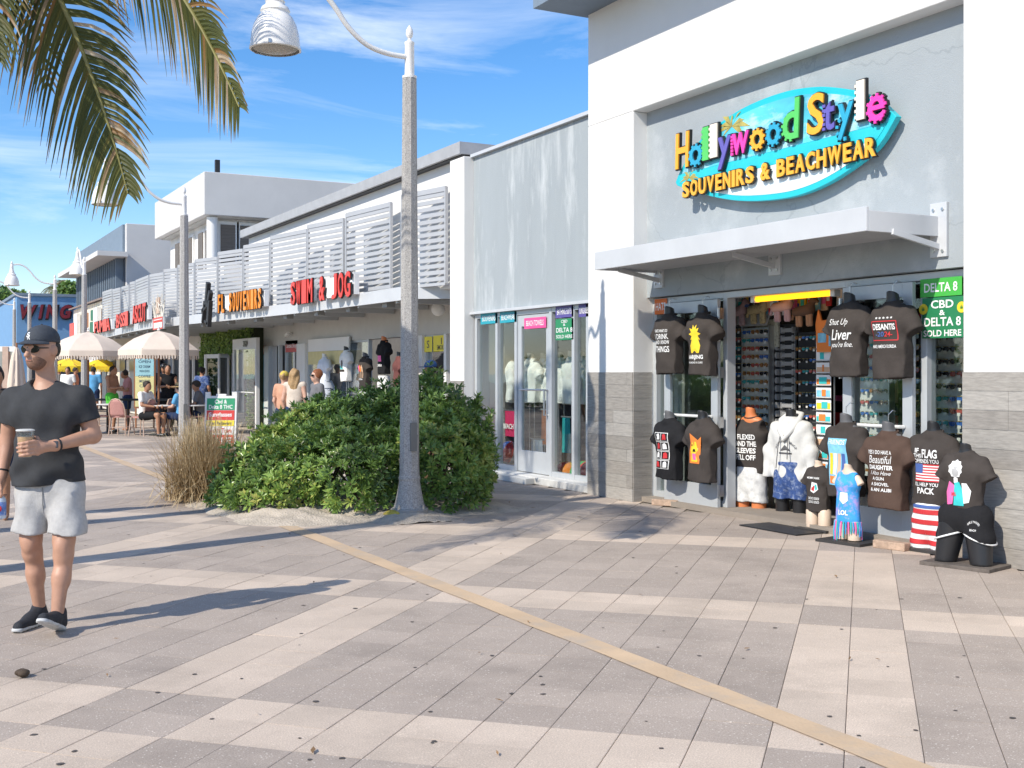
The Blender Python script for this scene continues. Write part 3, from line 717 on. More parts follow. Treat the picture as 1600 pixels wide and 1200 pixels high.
# two small printed palms behind the letters
for (px, py, s) in ((505, 300, 1.0), (300, 548, .6)):
    y0, z0 = wp(*c3(px, py)); m = MB()
    for k in range(9):
        a = R(-30+k*30); l = .30*s*(1 if k % 2 else .8); dy, dz = math.cos(a)*l, math.sin(a)*l*.7-.05*s
        m.prism([(y0, z0), (y0+dy*.5-.02*s, z0+dz*.5+.05*s), (y0+dy, z0+dz), (y0+dy*.5+.02*s, z0+dz*.5)], 'x', XB-.008, XB-.005)
    m.build('palm_print', mat('palm_print', (.42,.36,.10), .5, var=.3, scale=9), sgn, world=True)
def letter(parent, ch, y0, y1, z0, z1, X, c, thick=.03, teeth=None, shear=0, bold=.016, rim=.013, name='letter'):
    """raised letter between the wall coordinates y0 (left) > y1 (right), with a dark outline plate behind"""
    w_, h_ = abs(y0-y1), z1-z0; M = facade_M(X, (y0+y1)/2, (z0+z1)/2)
    m = MB(); m.mi = 0; m.geo(fit_text(ch, w_, h_, bold, shear, thick=thick), M)
    tb = []
    if teeth == 'gear':
        for k in range(10):
            a = R(k*36+12); tb.append((math.cos(a)*w_*.5, math.sin(a)*h_*.5, a))
    elif teeth == 'left':
        for k in range(6): tb.append((-w_*.5-.006, -h_*.42+k*h_*.16, 0))
    elif teeth == 'bowl':
        for k in range(6):
            a = R(95+k*36); tb.append((-w_*.08+math.cos(a)*w_*.44, -h_*.2+math.sin(a)*h_*.30, a))
    for (x, z, a) in tb:
        T_ = M @ Matrix.Translation((x, 0, z)) @ Matrix.Rotation(-a, 4, 'Y')
        bb = MB().box(-.016, .02, -thick*.45, thick*.45, -.014, .014); m.geo((bb.v, bb.f), T_)
    m.mi = 1; m.geo(fit_text(ch, w_+rim*2, h_+rim*2, bold+.03, shear, thick=thick), M @ Matrix.Translation((0, .016, 0)))
    for (x, z, a) in tb:
        T_ = M @ Matrix.Translation((x, .016, z)) @ Matrix.Rotation(-a, 4, 'Y')
        bb = MB().box(-.024, .032, -thick*.45, thick*.45, -.024, .024); m.geo((bb.v, bb.f), T_)
    return m.build(name, [c, M_ink], parent, world=True)
big = [('H',235,300,330,500,'o',None),('o',303,362,392,486,'b','gear'),('l',366,394,303,463,'g','left'),('l',402,436,288,450,'c','left'),('y',438,503,348,503,'p',None),('w',508,588,328,432,'k','left'),
       ('o',598,658,318,408,'o','gear'),('o',674,738,290,388,'b','gear'),('d',752,832,168,362,'g','bowl'),('S',868,948,142,338,'o',None),('t',950,1000,180,318,'p','left'),('y',1014,1092,186,358,'b','bowl'),('l',1106,1144,78,268,'c','left'),('e',1160,1240,152,275,'k','gear')]
cols = {'o': paint('orange', P_ORANGE), 'b': paint('blue', P_BLUE), 'g': paint('green', P_GREEN), 'c': paint('cream', P_CREAM), 'p': paint('purple', P_PURPLE), 'k': paint('pink', P_PINK)}
XL = XB-.05
for ch, xa, xb, ya, yb, c, te in big:
    xm = (xa+xb)/2
    z1 = wp(*c3(xm, ya), XL)[1]; z0 = wp(*c3(xm, yb), XL)[1]
    letter(sgn, ch, wp(*c3(xa, ya), XL)[0], wp(*c3(xb, ya), XL)[0], z0, z1, XL, cols[c], teeth=te, shear=0 if ch in 'lo' else .05)
# second line
s2 = 'SOUVENIRS & BEACHWEAR'; yA, yB = wp(1066, 300, XL)[0], wp(1370, 235, XL)[0]
adv = {'I': .5, ' ': .55, 'W': 1.35, '&': 1.1, 'E': .85, 'M': 1.25}; tot = sum(adv.get(c, 1) for c in s2); yy = yA
for c in s2:
    a = adv.get(c, 1)*(yA-yB)/tot
    if c != ' ': letter(sgn, c, yy-.012, yy-a+.012, 3.51, 3.685, XL, paint('amber', (.90,.43,.04)), .024, bold=.03, rim=.011)
    yy -= a

# ------------------------------------------------------------------ signs on the louvred building
def along(px, off=.16):
    y = 17.0
    for _ in range(30):
        x = fx(y)-off; y = x*(CA-U(px)*SA)/(SA+U(px)*CA)
    return y
def fascia_sign(name, s, p0, p1, z0, z1, c, label, back=(.8,.8,.8), rise=0.0, narrow=1.0, grp=None):
    ya, yb = along(p0), along(p1)
    ym = (ya+yb)/2; o = empty(name, (fx(ym)-.16, ym, z0), 0, label, 'shop sign', grp)
    n = len(s); M0 = None
    for i, ch in enumerate(s):
        if ch == ' ': continue
        y0 = ya+(yb-ya)*i/n; y1 = ya+(yb-ya)*(i+.9)/n
        letter(o, ch, y0, y1, z0, z1, fx((y0+y1)/2)-.17, paint(c[0], c[1]), .03, bold=.02, rim=.012)
    for i in range(6):
        if (i*7) % 5 == 4: continue
        a_ = ya+(yb-ya)*i/6; b_ = ya+(yb-ya)*(i+.97)/6
        MB().bar((fx(a_)-.06, a_, (z0+z1)/2), (fx(b_)-.06, b_, (z0+z1)/2), .1, (z1-z0)*.8).build('backing', mat('white_sign_box', back, .5), o, world=True)
    return o
RED = ('red', (.72,.035,.02)); ORG = ('sign_orange', (.88,.28,.02))
fascia_sign('shop_sign', 'SWIM & JOG', 455, 550, 2.96, 3.44, RED, 'long red raised lettering on white boxes above the clothes shop')
fascia_sign('shop_sign', 'FL SOUVENIRS', 341, 410, 2.98, 3.42, ORG, 'orange raised souvenir lettering on the louvred screen')
fascia_sign('shop_sign', 'ASCUT', 208, 229, 3.0, 3.52, RED, 'small red lettering right of the other two red signs over the cafe')
fascia_sign('shop_sign', 'BASSI', 183, 201, 2.98, 3.42, RED, 'small red lettering between two other red signs over the cafe')
fascia_sign('shop_sign', 'PUMIA', 148, 172, 2.98, 3.40, RED, 'red lettering at the far end of the fascia beside the cream wall')
# red bordered hanging sign with a frilly white ornament on top
ym = along(252); o = empty('hanging_sign', (fx(ym)-.25, ym, 2.72), R(-90), 'white hanging sign with red border under a frilly white ornament', 'shop sign')
m = MB().box(-.62, .62, 0, .05, .0, .32).build('board', mat('white_board', (.78,.77,.75), .5), o)
m = MB().box(-.62,.62,-.012,.0,0,.035).box(-.62,.62,-.012,.0,.285,.32).box(-.62,-.585,-.012,0,.036,.284).box(.585,.62,-.012,0,.036,.284)
for k in range(12): m.box(-.52+k*.09, -.46+k*.09, -.01, 0, .19, .25)
m.build('red_border', paint(*RED), o)
m = MB(); rr = random.Random(4)
for k in range(26):
    x = rr.uniform(-.6, .6); m.tube([(x, .02, .33), (x+rr.uniform(-.1,.1), rr.uniform(-.06,.06), .6), (x+rr.uniform(-.22,.22), rr.uniform(-.1,.1), rr.uniform(.65,.98))], [.018,.014,.006], 5)
m.build('ornament', mat('cream_ornament', (.7,.66,.58), .6), o, kind='stuff')
MB().box(-.05, .35, -.04, .0, .42, .85).build('picture', mat('tan_print', (.55,.40,.30), .6, var=.4, scale=14), o)
# black angular sculpture sign
ym = along(318, .3); o = empty('black_sculpture', (fx(ym)-.2, ym, 2.62), R(-90), 'tall black angular sculpture mounted in front of the louvres', 'sculpture')
for (x0, z0, x1, z1, wd) in ((-.18,.95,.14,2.05,.26),(.16,.1,.42,1.25,.3),(-.75,.8,.05,1.05,.2),(.1,1.0,.52,1.62,.24),(-.7,.3,-.35,1.25,.14),(-.3,.35,.3,.2,.12)):
    MB().bar((x0*.62, 0, z0*.55), (x1*.62, 0, z1*.55), .10, wd*.6, (1,0,0)).build('blade', M_black, o, bevel=.01)
# round security light under the canopy by the pilaster
yl, zl = on_wall(686, 483, 8.2); yl, zl = on_wall(686, 483, 8.9); o = empty('wall_light', (9.0, yl, zl), R(-90), 'white flood light on the header wall beside the white pilaster', 'light')
MB().ell((0, -.12, 0), (.16,.12,.13), 12, 8).build('lamp_head', mat('white_plastic', (.74,.74,.72), .4), o, smooth=True)
MB().box(-.05,.05,-.05,.0,-.06,.06).tube([(0,-.02,.05),(.05,-.12,.12)], .02).build('mount', MATS['white_plastic'], o)
o = empty('security_camera', (9.19, sw(458)[0], sw(458, 521)[1]), R(-90), 'small white security camera on the header wall', 'camera')
MB().bar((0,0,0),(0,-.12,-.02),.03,.03).build('arm', MATS['white_plastic'], o); MB().bar((-.14,-.12,-.05),(.14,-.14,.0),.07,.07).build('camera_body', MATS['white_plastic'], o, bevel=.01)

# restaurant lettering at the far end
o = empty('wing_sign', (8, 66.9, 4.0), 0, 'dark red slanted letters on the blue restaurant wall', 'shop sign')
Yw = 66.85
def on_y(px, py, Y):
    d = Y/(CA-U(px)*SA); return d*(SA+U(px)*CA), CAM_H+(582-py)/1814*d
M_wing = mat('paint_maroon', (.17,.012,.022), .5)
for ch, p0, p1 in (('W',32,57),('I',60,68),('N',71,90),('G',94,112)):
    xa, z1 = on_y(p0, 476, Yw); xb, z0 = on_y(p1, 498, Yw)
    m = MB(); m.mi = 0; m.geo(fit_text(ch, xb-xa, z1-z0, .05, .25, thick=.12), Matrix.Translation(((xa+xb)/2, Yw, (z0+z1)/2)))
    m.mi = 1; m.geo(fit_text(ch, xb-xa+.12, z1-z0+.1, .06, .25, thick=.1), Matrix.Translation(((xa+xb)/2+.05, Yw+.06, (z0+z1)/2-.03)))
    m.build('letter', [M_wing, M_ink], o, world=True)
# small boards and red letters on the cream shop
o = empty('shop_sign', (6.85, 46.6, 2.95), R(-90), 'green and white boards with small red panel on cream wall', 'shop sign')
MB().box(-.9,-.1,-.05,.1,.1,.55).box(-.7,.0,-.05,.1,.6,1.0).build('green_board', mat('board_green', (.03,.16,.09), .6), o)
MB().box(.02,.95,-.06,.1,.15,1.05).build('white_board', MATS['white_board'], o)
o = empty('shop_sign', (6.85, 52.4, 2.9), R(-90), 'small red board at far end of the cream wall', 'shop sign')
MB().box(-.8,.5,-.06,.1,.0,.75).build('board', paint(*RED), o); MB().box(.55,1.3,-.05,.1,-.3,1.1).build('side_board', MATS['white_board'], o)

# ------------------------------------------------------------------ street lamps
M_conc = mat('speckled_concrete', (.37,.36,.35), .85, var=.5, scale=75, coords='Object', bump=.5, bscale=120)
M_lamp = mat('white_lamp_enamel', (.78,.77,.75), .3, var=.03)
M_lens = mat('lamp_lens', (.38,.36,.31), .25)
def make_lamp():
    o = empty('street_lamp', (0,0,0), 0)
    prof = []
    m = MB(); n = 16
    prof = [(.175,-.12),(.172,.02),(.155,.07),(.135,.16),(.118,.26),(.112,.30),(.118,.33),(.108,.36),(.103,.45),(.098,1.2),(.084,3.2),(.074,4.58)]
    vs = []; fs = []
    for i, (r_, z) in enumerate(prof):
        for k in range(n):
            a = 2*math.pi*k/n+.2; rr_ = r_*(1.03 if k % 2 else .945) if i >= 8 else r_
            vs.append((rr_*math.cos(a), rr_*math.sin(a), z))
    for i in range(len(prof)-1):
        for k in range(n): k2 = (k+1) % n; fs.append((i*n+k, i*n+k2, (i+1)*n+k2, (i+1)*n+k))
    fs.append(tuple((len(prof)-1)*n+k for k in range(n)))
    m.add(vs, fs); m.build('pole', M_conc, o)
    MB().lathe([(.20,-.12),(.20,.0),(.19,.012)], 16).build('base_plate', mat('base_grey', (.30,.29,.275), .8, bump=.3), o)
    for a in (.5, 2.07, 3.64, 5.21): MB().lathe([(.016,0),(.016,.03),(.009,.032),(.009,.05)], 6).build('bolt', M_steel, o).location = (.178*math.cos(a), .178*math.sin(a), .005)
    MB().box(-.035,.035,-.122,-.095,.62,.92).build('hatch', mat('hatch_grey', (.16,.16,.155), .6), o)
    MB().lathe([(.076,4.575),(.078,4.60),(.052,4.603),(.05,4.93),(.054,4.94),(.054,4.96),(.03,4.975)], 14).build('collar', M_lamp, o, smooth=35)
    MB().lathe([(.03,4.97),(.018,4.99),(.018,5.0),(.034,5.02),(.04,5.05),(.036,5.09),(.02,5.12),(.006,5.14)], 12).build('finial', M_lamp, o, smooth=35)
    pts = interp2([(-.03,4.80),(-.26,4.81),(-.48,4.87),(-.68,5.02),(-.84,5.22),(-1.0,5.38),(-1.19,5.46),(-1.38,5.45),(-1.46,5.42)], 4)
    MB().tube([(x, 0, z) for x, z in pts], .028, 10).build('arm', M_lamp, o, smooth=40)
    h = MB().lathe([(.232,4.77),(.248,4.785),(.246,4.83),(.236,4.93),(.212,5.02),(.175,5.09),(.142,5.125),(.14,5.14),(.15,5.155),(.135,5.19),(.105,5.21),(.092,5.235),(.10,5.25),(.085,5.275),(.066,5.34),(.055,5.44),(.06,5.46),(.05,5.50),(.03,5.54),(.03,5.56),(.045,5.585),(.02,5.63),(.004,5.67)], 22, (-1.46,0,-.08), cap=False).build('lamp_shade', M_lamp, o, smooth=35)
    MB().lathe([(.004,4.755),(.12,4.757),(.20,4.768),(.235,4.785)], 22, (-1.46,0,-.08), cap=False).build('lens', M_lens, h, smooth=True)
    MB().lathe([(.24,4.762),(.256,4.77),(.256,4.795),(.246,4.80)], 22, (-1.46,0,-.08), cap=False).build('rim', M_lamp, h, smooth=35)
    for a in (0, 2.1, 4.2): MB().box(-.015,.015,-.02,.02,-.02,.02).build('latch', M_steel, h).location = (-1.46+.25*math.cos(a), .25*math.sin(a), 4.71)
    return o
def interp2(pts, n): return interp(pts, n)
lamp0 = make_lamp()
LB = [((4.86,11.4,.10), 0, 'nearest white street lamp, its concrete pole standing in front of the hedge'),
      ((5.02,22.9,.02), 0, 'white street lamp standing behind the dry ornamental grass'),
      ((5.28,38.0,0), R(-90), 'white street lamp whose bell head hangs close to its pole'),
      ((5.30,45.5,0), 0, 'white street lamp with full arm seen against the blue restaurant'),
      ((5.30,54.4,0), 0, 'slim far street lamp between the two neighbouring poles on the blue wall'),
      ((5.22,60.5,0), 0, 'farthest street lamp left of the blue restaurant letters')]
for i, (loc, rz, lb) in enumerate(LB):
    o = lamp0 if i == 0 else copy_tree(lamp0)
    o.location = loc; o.rotation_euler = (0, 0, rz); tag(o, lb, 'street lamp', 'street lamps along the walk')

# ------------------------------------------------------------------ planter: sand mound, hedge, dry grass
M_sand = mat('pale_sand', (.46,.40,.33), .95, var=.18, scale=6, coords='World', bump=.8, bscale=45, dark=(.27,.24,.20), dsc=2.5, damt=.7)
nr = np.random.default_rng(5)
gx = np.linspace(2.7, 6.7, 90); gy = np.linspace(10.95, 16.6, 120)
GX, GY = np.meshgrid(gx, gy, indexing='ij')
def mound_h(x, y):
    ex = np.maximum(np.abs(x-4.72)-1.05, 0)/.58; ey = np.maximum(np.abs(y-13.75)-1.95, 0)/.50
    e = np.sqrt(ex**2+ey**2)+.10*np.sin(x*5+y*2)+.08*np.sin(y*7-x*3)
    h = .115*np.clip(1-e, 0, 1)**.9
    h = h*(1+.22*np.sin(x*11+1)*np.sin(y*9)+.15*np.sin(x*23+y*17))
    h = np.maximum(h, .125*np.exp(-((x-4.86)**2+(y-11.42)**2)/.16)-.012)
    return np.where(h > 0, h-.006, -.012)
Z = mound_h(GX, GY)+nr.normal(0, .004, GX.shape)
idx = np.arange(GX.size).reshape(GX.shape)
F = np.stack([idx[:-1,:-1], idx[1:,:-1], idx[1:,1:], idx[:-1,1:]], -1).reshape(-1, 4)
so = np_obj('sand_mound', (np.stack([GX.ravel(), GY.ravel(), Z.ravel()], 1), F), M_sand); tag(so, kind='structure')

def attr_mesh(name, V, F, tone, m, parent, kind=None, smooth=False):
    o = np_obj(name, (V, F), m, parent, smooth=smooth)
    a = o.data.attributes.new('tone', 'FLOAT', 'POINT'); a.data.foreach_set('value', np.asarray(tone, np.float32))
    if kind: o['kind'] = kind
    return o
def tone_mat(name, stops, rough=.5, spec=.4, trans=.0):
    m = bpy.data.materials.new(name); m.use_nodes = True; MATS[name] = m; N, L, p = nodes_of(m)
    at = N.new('ShaderNodeAttribute'); at.attribute_name = 'tone'; ra = N.new('ShaderNodeValToRGB')
    while len(ra.color_ramp.elements) < len(stops): ra.color_ramp.elements.new(.5)
    for e, (t, c) in zip(ra.color_ramp.elements, stops): e.position = t; e.color = (*c, 1)
    L.new(at.outputs['Fac'], ra.inputs[0]); L.new(ra.outputs[0], p.inputs['Base Color'])
    p.inputs['Roughness'].default_value = rough; p.inputs['Specular IOR Level'].default_value = spec
    if trans:
        out = N['Material Output']; tl = N.new('ShaderNodeBsdfTranslucent'); L.new(ra.outputs[0], tl.inputs[0])
        mx = N.new('ShaderNodeMixShader'); mx.inputs[0].default_value = trans
        L.new(p.outputs[0], mx.inputs[1]); L.new(tl.outputs[0], mx.inputs[2]); L.new(mx.outputs[0], out.inputs['Surface'])
    return m
M_leaf = tone_mat('hedge_leaf', [(0,(.055,.10,.03)),(.36,(.15,.255,.06)),(.68,(.28,.42,.09)),(1,(.50,.50,.14))], .33, .6, .3)
def norm(a): return a/np.maximum(np.linalg.norm(a, axis=-1, keepdims=True), 1e-9)
def leaf_clusters(P, Nn, nl, ln, wd, rg, tone):
    """rosettes of pointed oval leaves at points P, opening along the normals Nn"""
    n = len(P); P = np.repeat(P, nl, 0); Nn = np.repeat(Nn, nl, 0); tn = np.repeat(tone, nl)
    az = np.tile(np.arange(nl)*2.4, n)+np.repeat(rg.uniform(0, 6.28, n), nl)+rg.normal(0, .25, n*nl)
    op = rg.uniform(.35, 1.35, n*nl)
    ref = np.where(np.abs(Nn[:, 2:3]) < .9, np.array([[0,0,1.]]), np.array([[1.,0,0]]))
    u = norm(np.cross(Nn, ref)); v = np.cross(Nn, u)
    rad = u*np.cos(az)[:,None]+v*np.sin(az)[:,None]
    D = norm(Nn*np.cos(op)[:,None]+rad*np.sin(op)[:,None]); S = norm(np.cross(D, Nn+.001)); up = np.cross(S, D)
    l = (ln*rg.uniform(.7, 1.25, n*nl))[:,None]; w_ = (wd*rg.uniform(.8, 1.2, n*nl))[:,None]
    b = P+D*.01
    V = np.stack([b, b+D*l*.55+S*w_-up*l*.02, b+D*l*.55-up*l*.09, b+D*l*.55-S*w_-up*l*.02, b+D*l*.98-up*l*.16], 1)
    base = (np.arange(n*nl)*5)[:,None]
    F = np.concatenate([base+np.array([[0,1,2]]), base+np.array([[0,2,3]]), base+np.array([[1,4,2]]), base+np.array([[2,4,3]])])
    t = np.repeat(np.clip(tn+rg.normal(0, .13, n*nl), 0, 1), 5)
    return V.reshape(-1, 3), F, t
def hv(d, l, z): return np.array(view(d, l, z))
blobs = [(hv(13.75,-1.05,.62),(.78,.80,.84)),(hv(13.65,-1.75,.54),(.85,.85,.74)),(hv(13.6,-2.25,.45),(.75,.75,.72)),(hv(13.3,-2.62,.30),(.62,.62,.60)),(hv(13.2,-3.0,.16),(.42,.42,.36)),
         (hv(12.9,-2.35,.22),(.6,.6,.52)),(hv(12.8,-1.75,.30),(.62,.6,.60)),(hv(13.1,-.85,.45),(.62,.6,.64)),(hv(12.75,-2.65,.12),(.42,.42,.28)),(hv(13.9,-1.35,.8),(.55,.55,.52)),(hv(13.5,-.64,.36),(.38,.40,.60)),
         (hv(14.6,-1.3,.55),(.8,.8,.72)),(hv(14.5,-2.4,.4),(.7,.7,.6))]
rg = np.random.default_rng(11)
PP, NN = [], []
for c, r_ in blobs:
    r_ = np.array(r_); n = int(620*(r_[0]*r_[1]+r_[0]*r_[2])*2)
    s = norm(rg.normal(size=(n, 3))); lump = 1+.10*np.sin(s[:,0]*7+c[0]*3)*np.sin(s[:,2]*6+c[1])+.06*np.sin(s[:,1]*15)
    dep = rg.choice([1.0, .93, .84, .72], n, p=[.5, .25, .15, .1])
    p = c+s*r_*(lump*dep)[:,None]*(1+rg.normal(0, .025, n))[:,None]; nn = norm(s/r_+np.array([0,0,.55])+rg.normal(0, .35, (n, 3)))
    keep = p[:,2] > mound_h(p[:,0], p[:,1])+.03
    for c2, r2 in blobs:
        if c2 is c: continue
        keep &= (((p-c2)/np.array(r2))**2).sum(1) > .66
    PP.append(p[keep]); NN.append(nn[keep])
PP = np.concatenate(PP); NN = np.concatenate(NN)
sel = rg.choice(len(PP), 260, replace=False); sel = sel[PP[sel, 2] > .5]
for ex_ in (.06, .12): PP = np.concatenate([PP, PP[sel]+(NN[sel]*.5+np.array([0,0,.7]))*ex_*rg.uniform(.5,1.3,len(sel))[:,None]]); NN = np.concatenate([NN, norm(NN[sel]+np.array([0,0,1.]))])
tone = .44+.10*np.clip((4.7-PP[:,0])/1.5, -1, 1)+.22*np.sin(PP[:,0]*2.1+PP[:,2]*3)*np.sin(PP[:,1]*2.3)+rg.normal(0, .15, len(PP))+.14*(1-PP[:,2])+.3*(rg.random(len(PP)) < .015)  # tone raised low and to the left paints sunlit foliage into the colour
V, F, t = leaf_clusters(PP, NN, 10, .080, .0150, rg, tone)
hedge = empty('hedge', tuple(view(13.5, -1.7, .05)), 0, 'dense dark green rounded hedge filling the sandy planter', 'hedge')
Mi = np.array(hedge.location)
attr_mesh('foliage', V-Mi, F, t, M_leaf, hedge, 'stuff')
m = MB(); rr = random.Random(9)
for c, r_ in blobs:
    for k in range(7):
        a = rr.uniform(0, 6.28); e = c+np.array([math.cos(a)*r_[0]*.75, math.sin(a)*r_[1]*.75, r_[2]*rr.uniform(.2,.8)])
        g0 = np.array([c[0]+rr.uniform(-.15,.15), c[1]+rr.uniform(-.15,.15), .05])
        m.tube([g0, (g0+e)/2+np.array([0,0,.08]), e], [.016,.012,.005], 5)
m.build('stem', mat('bark', (.10,.075,.05), .9), hedge, world=True, kind='stuff')
# ornamental grass
gc = np.array(view(14.0, -3.72, .03)); n = 2700
rg = np.random.default_rng(2)
az = rg.uniform(0, 6.283, n); lean = np.abs(rg.normal(0, .60, n)); ln = rg.uniform(.5, 1.05, n); b0 = gc+np.stack([rg.normal(0,.15,n), rg.normal(0,.15,n), np.zeros(n)], 1)
dr = np.stack([np.cos(az), np.sin(az), np.zeros(n)], 1); sdv = np.stack([-np.sin(az), np.cos(az), np.zeros(n)], 1)*.0055
Vs = []
for k, s in enumerate((0, .35, .7, 1.0)):
    ang = lean*(.55+.8*s)
    p = b0+dr*(np.sin(ang)*ln*s)[:,None]+np.array([0,0,1])*(np.cos(ang)*ln*s)[:,None]
    wv = sdv*(1.0-.75*s)
    Vs += [p-wv, p+wv]
V = np.stack(Vs, 1); base = (np.arange(n)*8)[:,None]
F = np.concatenate([base+np.array([[2*i,2*i+1,2*i+3,2*i+2]]) for i in range(3)])
t = np.repeat(rg.random(n), 8)*.75+np.tile(np.array([0,0,.08,.08,.15,.15,.25,.25]), n)
M_gr = tone_mat('dry_grass', [(0,(.24,.155,.08)),(.4,(.43,.31,.17)),(.75,(.58,.46,.28)),(1,(.70,.60,.42))], .7, .2, .2)
gro = empty('ornamental_grass', tuple(gc), 0, 'tuft of dry straw coloured ornamental grass left of the hedge', 'grass tuft')
attr_mesh('blades', V.reshape(-1,3)-gc, F, t, M_gr, gro, 'stuff')

# ------------------------------------------------------------------ coconut palms (crowns above and left of the picture)
M_fr = tone_mat('palm_leaflet', [(0,(.06,.075,.02)),(.35,(.105,.11,.027)),(.6,(.19,.135,.04)),(.82,(.27,.145,.05)),(1,(.50,.42,.30))], .45, .4, .33)
M_rach = mat('palm_rachis', (.22,.20,.06), .5, var=.2)
M_trunk = mat('palm_trunk', (.24,.20,.16), .9, var=.3, scale=9, bump=.6, bscale=12)
def bez(P, t): return P[0]*(1-t)**3+P[1]*3*t*(1-t)**2+P[2]*3*t*t*(1-t)+P[3]*t**3
def frond(parent, P, seed, n=62, L0=.75, single=False, dry=0.0, world=True, sidev=None):
    rr = random.Random(seed); P = [Vector(p) for p in P]
    ts = [i/24 for i in range(25)]; pts = [bez(P, t) for t in ts]
    Mi = world_of(parent).inverted() if world else Matrix.Identity(4)
    f_ = MB().tube([Mi @ p for p in pts], [.032*(1-t)+.006 for t in ts], 6).build('frond', M_rach, parent, smooth=40)
    allV, allF, allT = [], [], []
    for i in range(n):
        t = .16+.84*(i+.5)/n; p = bez(P, t); tg = (bez(P, min(t+.01, 1))-bez(P, t-.01)).normalized()
        side = tg.cross(Vector((0,0,1))); side = side.normalized() if side.length > .05 else Vector((1,0,0))
        if sidev is not None:
            side = sidev-tg*sidev.dot(tg); side.normalize()
        upv = side.cross(tg)
        if upv.z < 0 and sidev is None: upv = -upv
        L_ = L0*(math.sin(math.pi*min(1, (t*.86+.12)))**.55)*rr.uniform(.82, 1.1)
        L0_ = L_
        for sgn_ in (-1, 1):
            if rr.random() < .05: continue
            L_ = L0_*(.62 if single and sgn_ == 1 else 1.0)
            fw = .55+1.1*max(0, t-.55)+rr.uniform(-.08,.08)
            d0 = (side*sgn_+tg*fw+upv*(.25 if t < .8 else .05)).normalized()
            q = p.copy(); d = d0.copy(); w0 = .0175*rr.uniform(.8,1.15); V = []; T_ = []
            dr_ = rr.random() < .10+dry; kind = rr.uniform(.75,1) if dr_ else rr.uniform(0,.45)
            nseg = 4; br = rr.uniform(.22,.36)
            for s in range(nseg+1):
                f = s/nseg; wd = w0*(1-f**2.2*.92)
                wv = d.cross(upv); wv = wv.normalized() if wv.length > .01 else tg
                V += [q-wv*wd, q+upv*wd*.5*(1-f), q+wv*wd]; tt = kind+(.5*max(0, f-.62)/.38 if rr.random() < .8 else 0)+rr.uniform(-.05,.05); T_ += [min(1,max(0,tt))]*3
                q = q+d*(L_/nseg); d = (d+Vector((0,0,-1))*br).normalized()
            F = []
            for s in range(nseg):
                b_ = s*3; F += [(b_,b_+1,b_+4,b_+3),(b_+1,b_+2,b_+5,b_+4)]
            V = [Mi @ v for v in V]
            if single: attr_mesh('leaflet', np.array([tuple(v) for v in V]), np.array(F), T_, M_fr, f_)
            else:
                o_ = len(allV); allV += [tuple(v) for v in V]; allF += [tuple(x+o_ for x in q_) for q_ in F]; allT += T_
    if not single: attr_mesh('leaflets', np.array(allV), np.array(allF), allT, M_fr, f_, 'stuff')
    return f_
def palm(base, crown, label, special=(), nf=11, seed=1, reach=2.9, skip=None, lift=.9):
    b_ = Vector(base); c_ = Vector(crown); o = empty('palm_tree', tuple(b_), 0, label, 'palm tree')
    pts = [b_.lerp(c_, t)+Vector((.12*math.sin(t*3), 0, 0)) for t in [i/12 for i in range(13)]]
    MB().tube([p-b_ for p in pts], [.19-.07*i/12+(.05 if i == 0 else 0) for i in range(13)], 12).build('trunk', M_trunk, o, smooth=40)
    for k, P in enumerate(special): frond(o, P[0], 50+k, P[2], P[3], k < 2, P[4], sidev=P[1])
    rr = random.Random(seed)
    for k in range(nf):
        a = 6.283*k/nf+rr.uniform(-.2,.2)
        if skip and skip(a): continue
        rch = reach*rr.uniform(.85,1.1); el = rr.uniform(-.1, 1.0)*lift
        h = Vector((math.cos(a), math.sin(a), 0))
        P = [c_, c_+h*rch*.33+Vector((0,0,.55+el)), c_+h*rch*.8+Vector((0,0,.3+el*.8)), c_+h*rch+Vector((0,0,-1.1+el))]
        frond(o, P, seed*100+k, 46, .62, False, .05)
    m = MB()
    for k in range(5): a = k*1.3; m.ell((c_.x-b_.x+.2*math.cos(a), c_.y-b_.y+.2*math.sin(a), c_.z-b_.z-.22), (.11,.11,.14), 10, 8)
    m.build('coconuts', mat('coconut', (.16,.15,.04), .6), o, smooth=True, kind='stuff')
    return o
LATV, FWDV = Vector((CA,-SA,0)), Vector((SA,CA,0))
fr1 = ([view(9.2,-4.4,5.6), view(9.25,-4.0,5.5), view(9.35,-3.42,4.3), view(9.4,-3.11,3.0)], LATV*.92-FWDV*.22+Vector((0,0,.18)), 78, 1.12, .0)
fr2 = ([view(9.15,-4.35,5.62), view(8.75,-3.3,5.6), view(8.25,-2.40,4.55), view(8.0,-1.88,3.38)], LATV*.6-FWDV*.7+Vector((0,0,.5)), 80, .92, .12)
fr3 = ([view(9.2,-4.4,5.6), view(9.1,-4.3,5.6), view(9.0,-4.05,4.9), view(8.95,-3.95,3.95)], LATV*.8-FWDV*.5, 60, .7, .05)
va = math.atan2(view(8,-2).y-view(9.2,-4.4).y, view(8,-2).x-view(9.2,-4.4).x)
def near_va(a): return abs((a-va+math.pi) % (2*math.pi)-math.pi) < 1.0
palm(view(8.55,-4.62,0), view(9.2,-4.4,5.6), 'coconut palm whose drooping fronds hang into the top left of the picture', (fr1, fr2, fr3), 11, 3, skip=near_va)
palm(view(8.4,-8.0,0), view(8.6,-8.2,9.2), 'second coconut palm further left behind the first', (), 11, 6, skip=near_va)

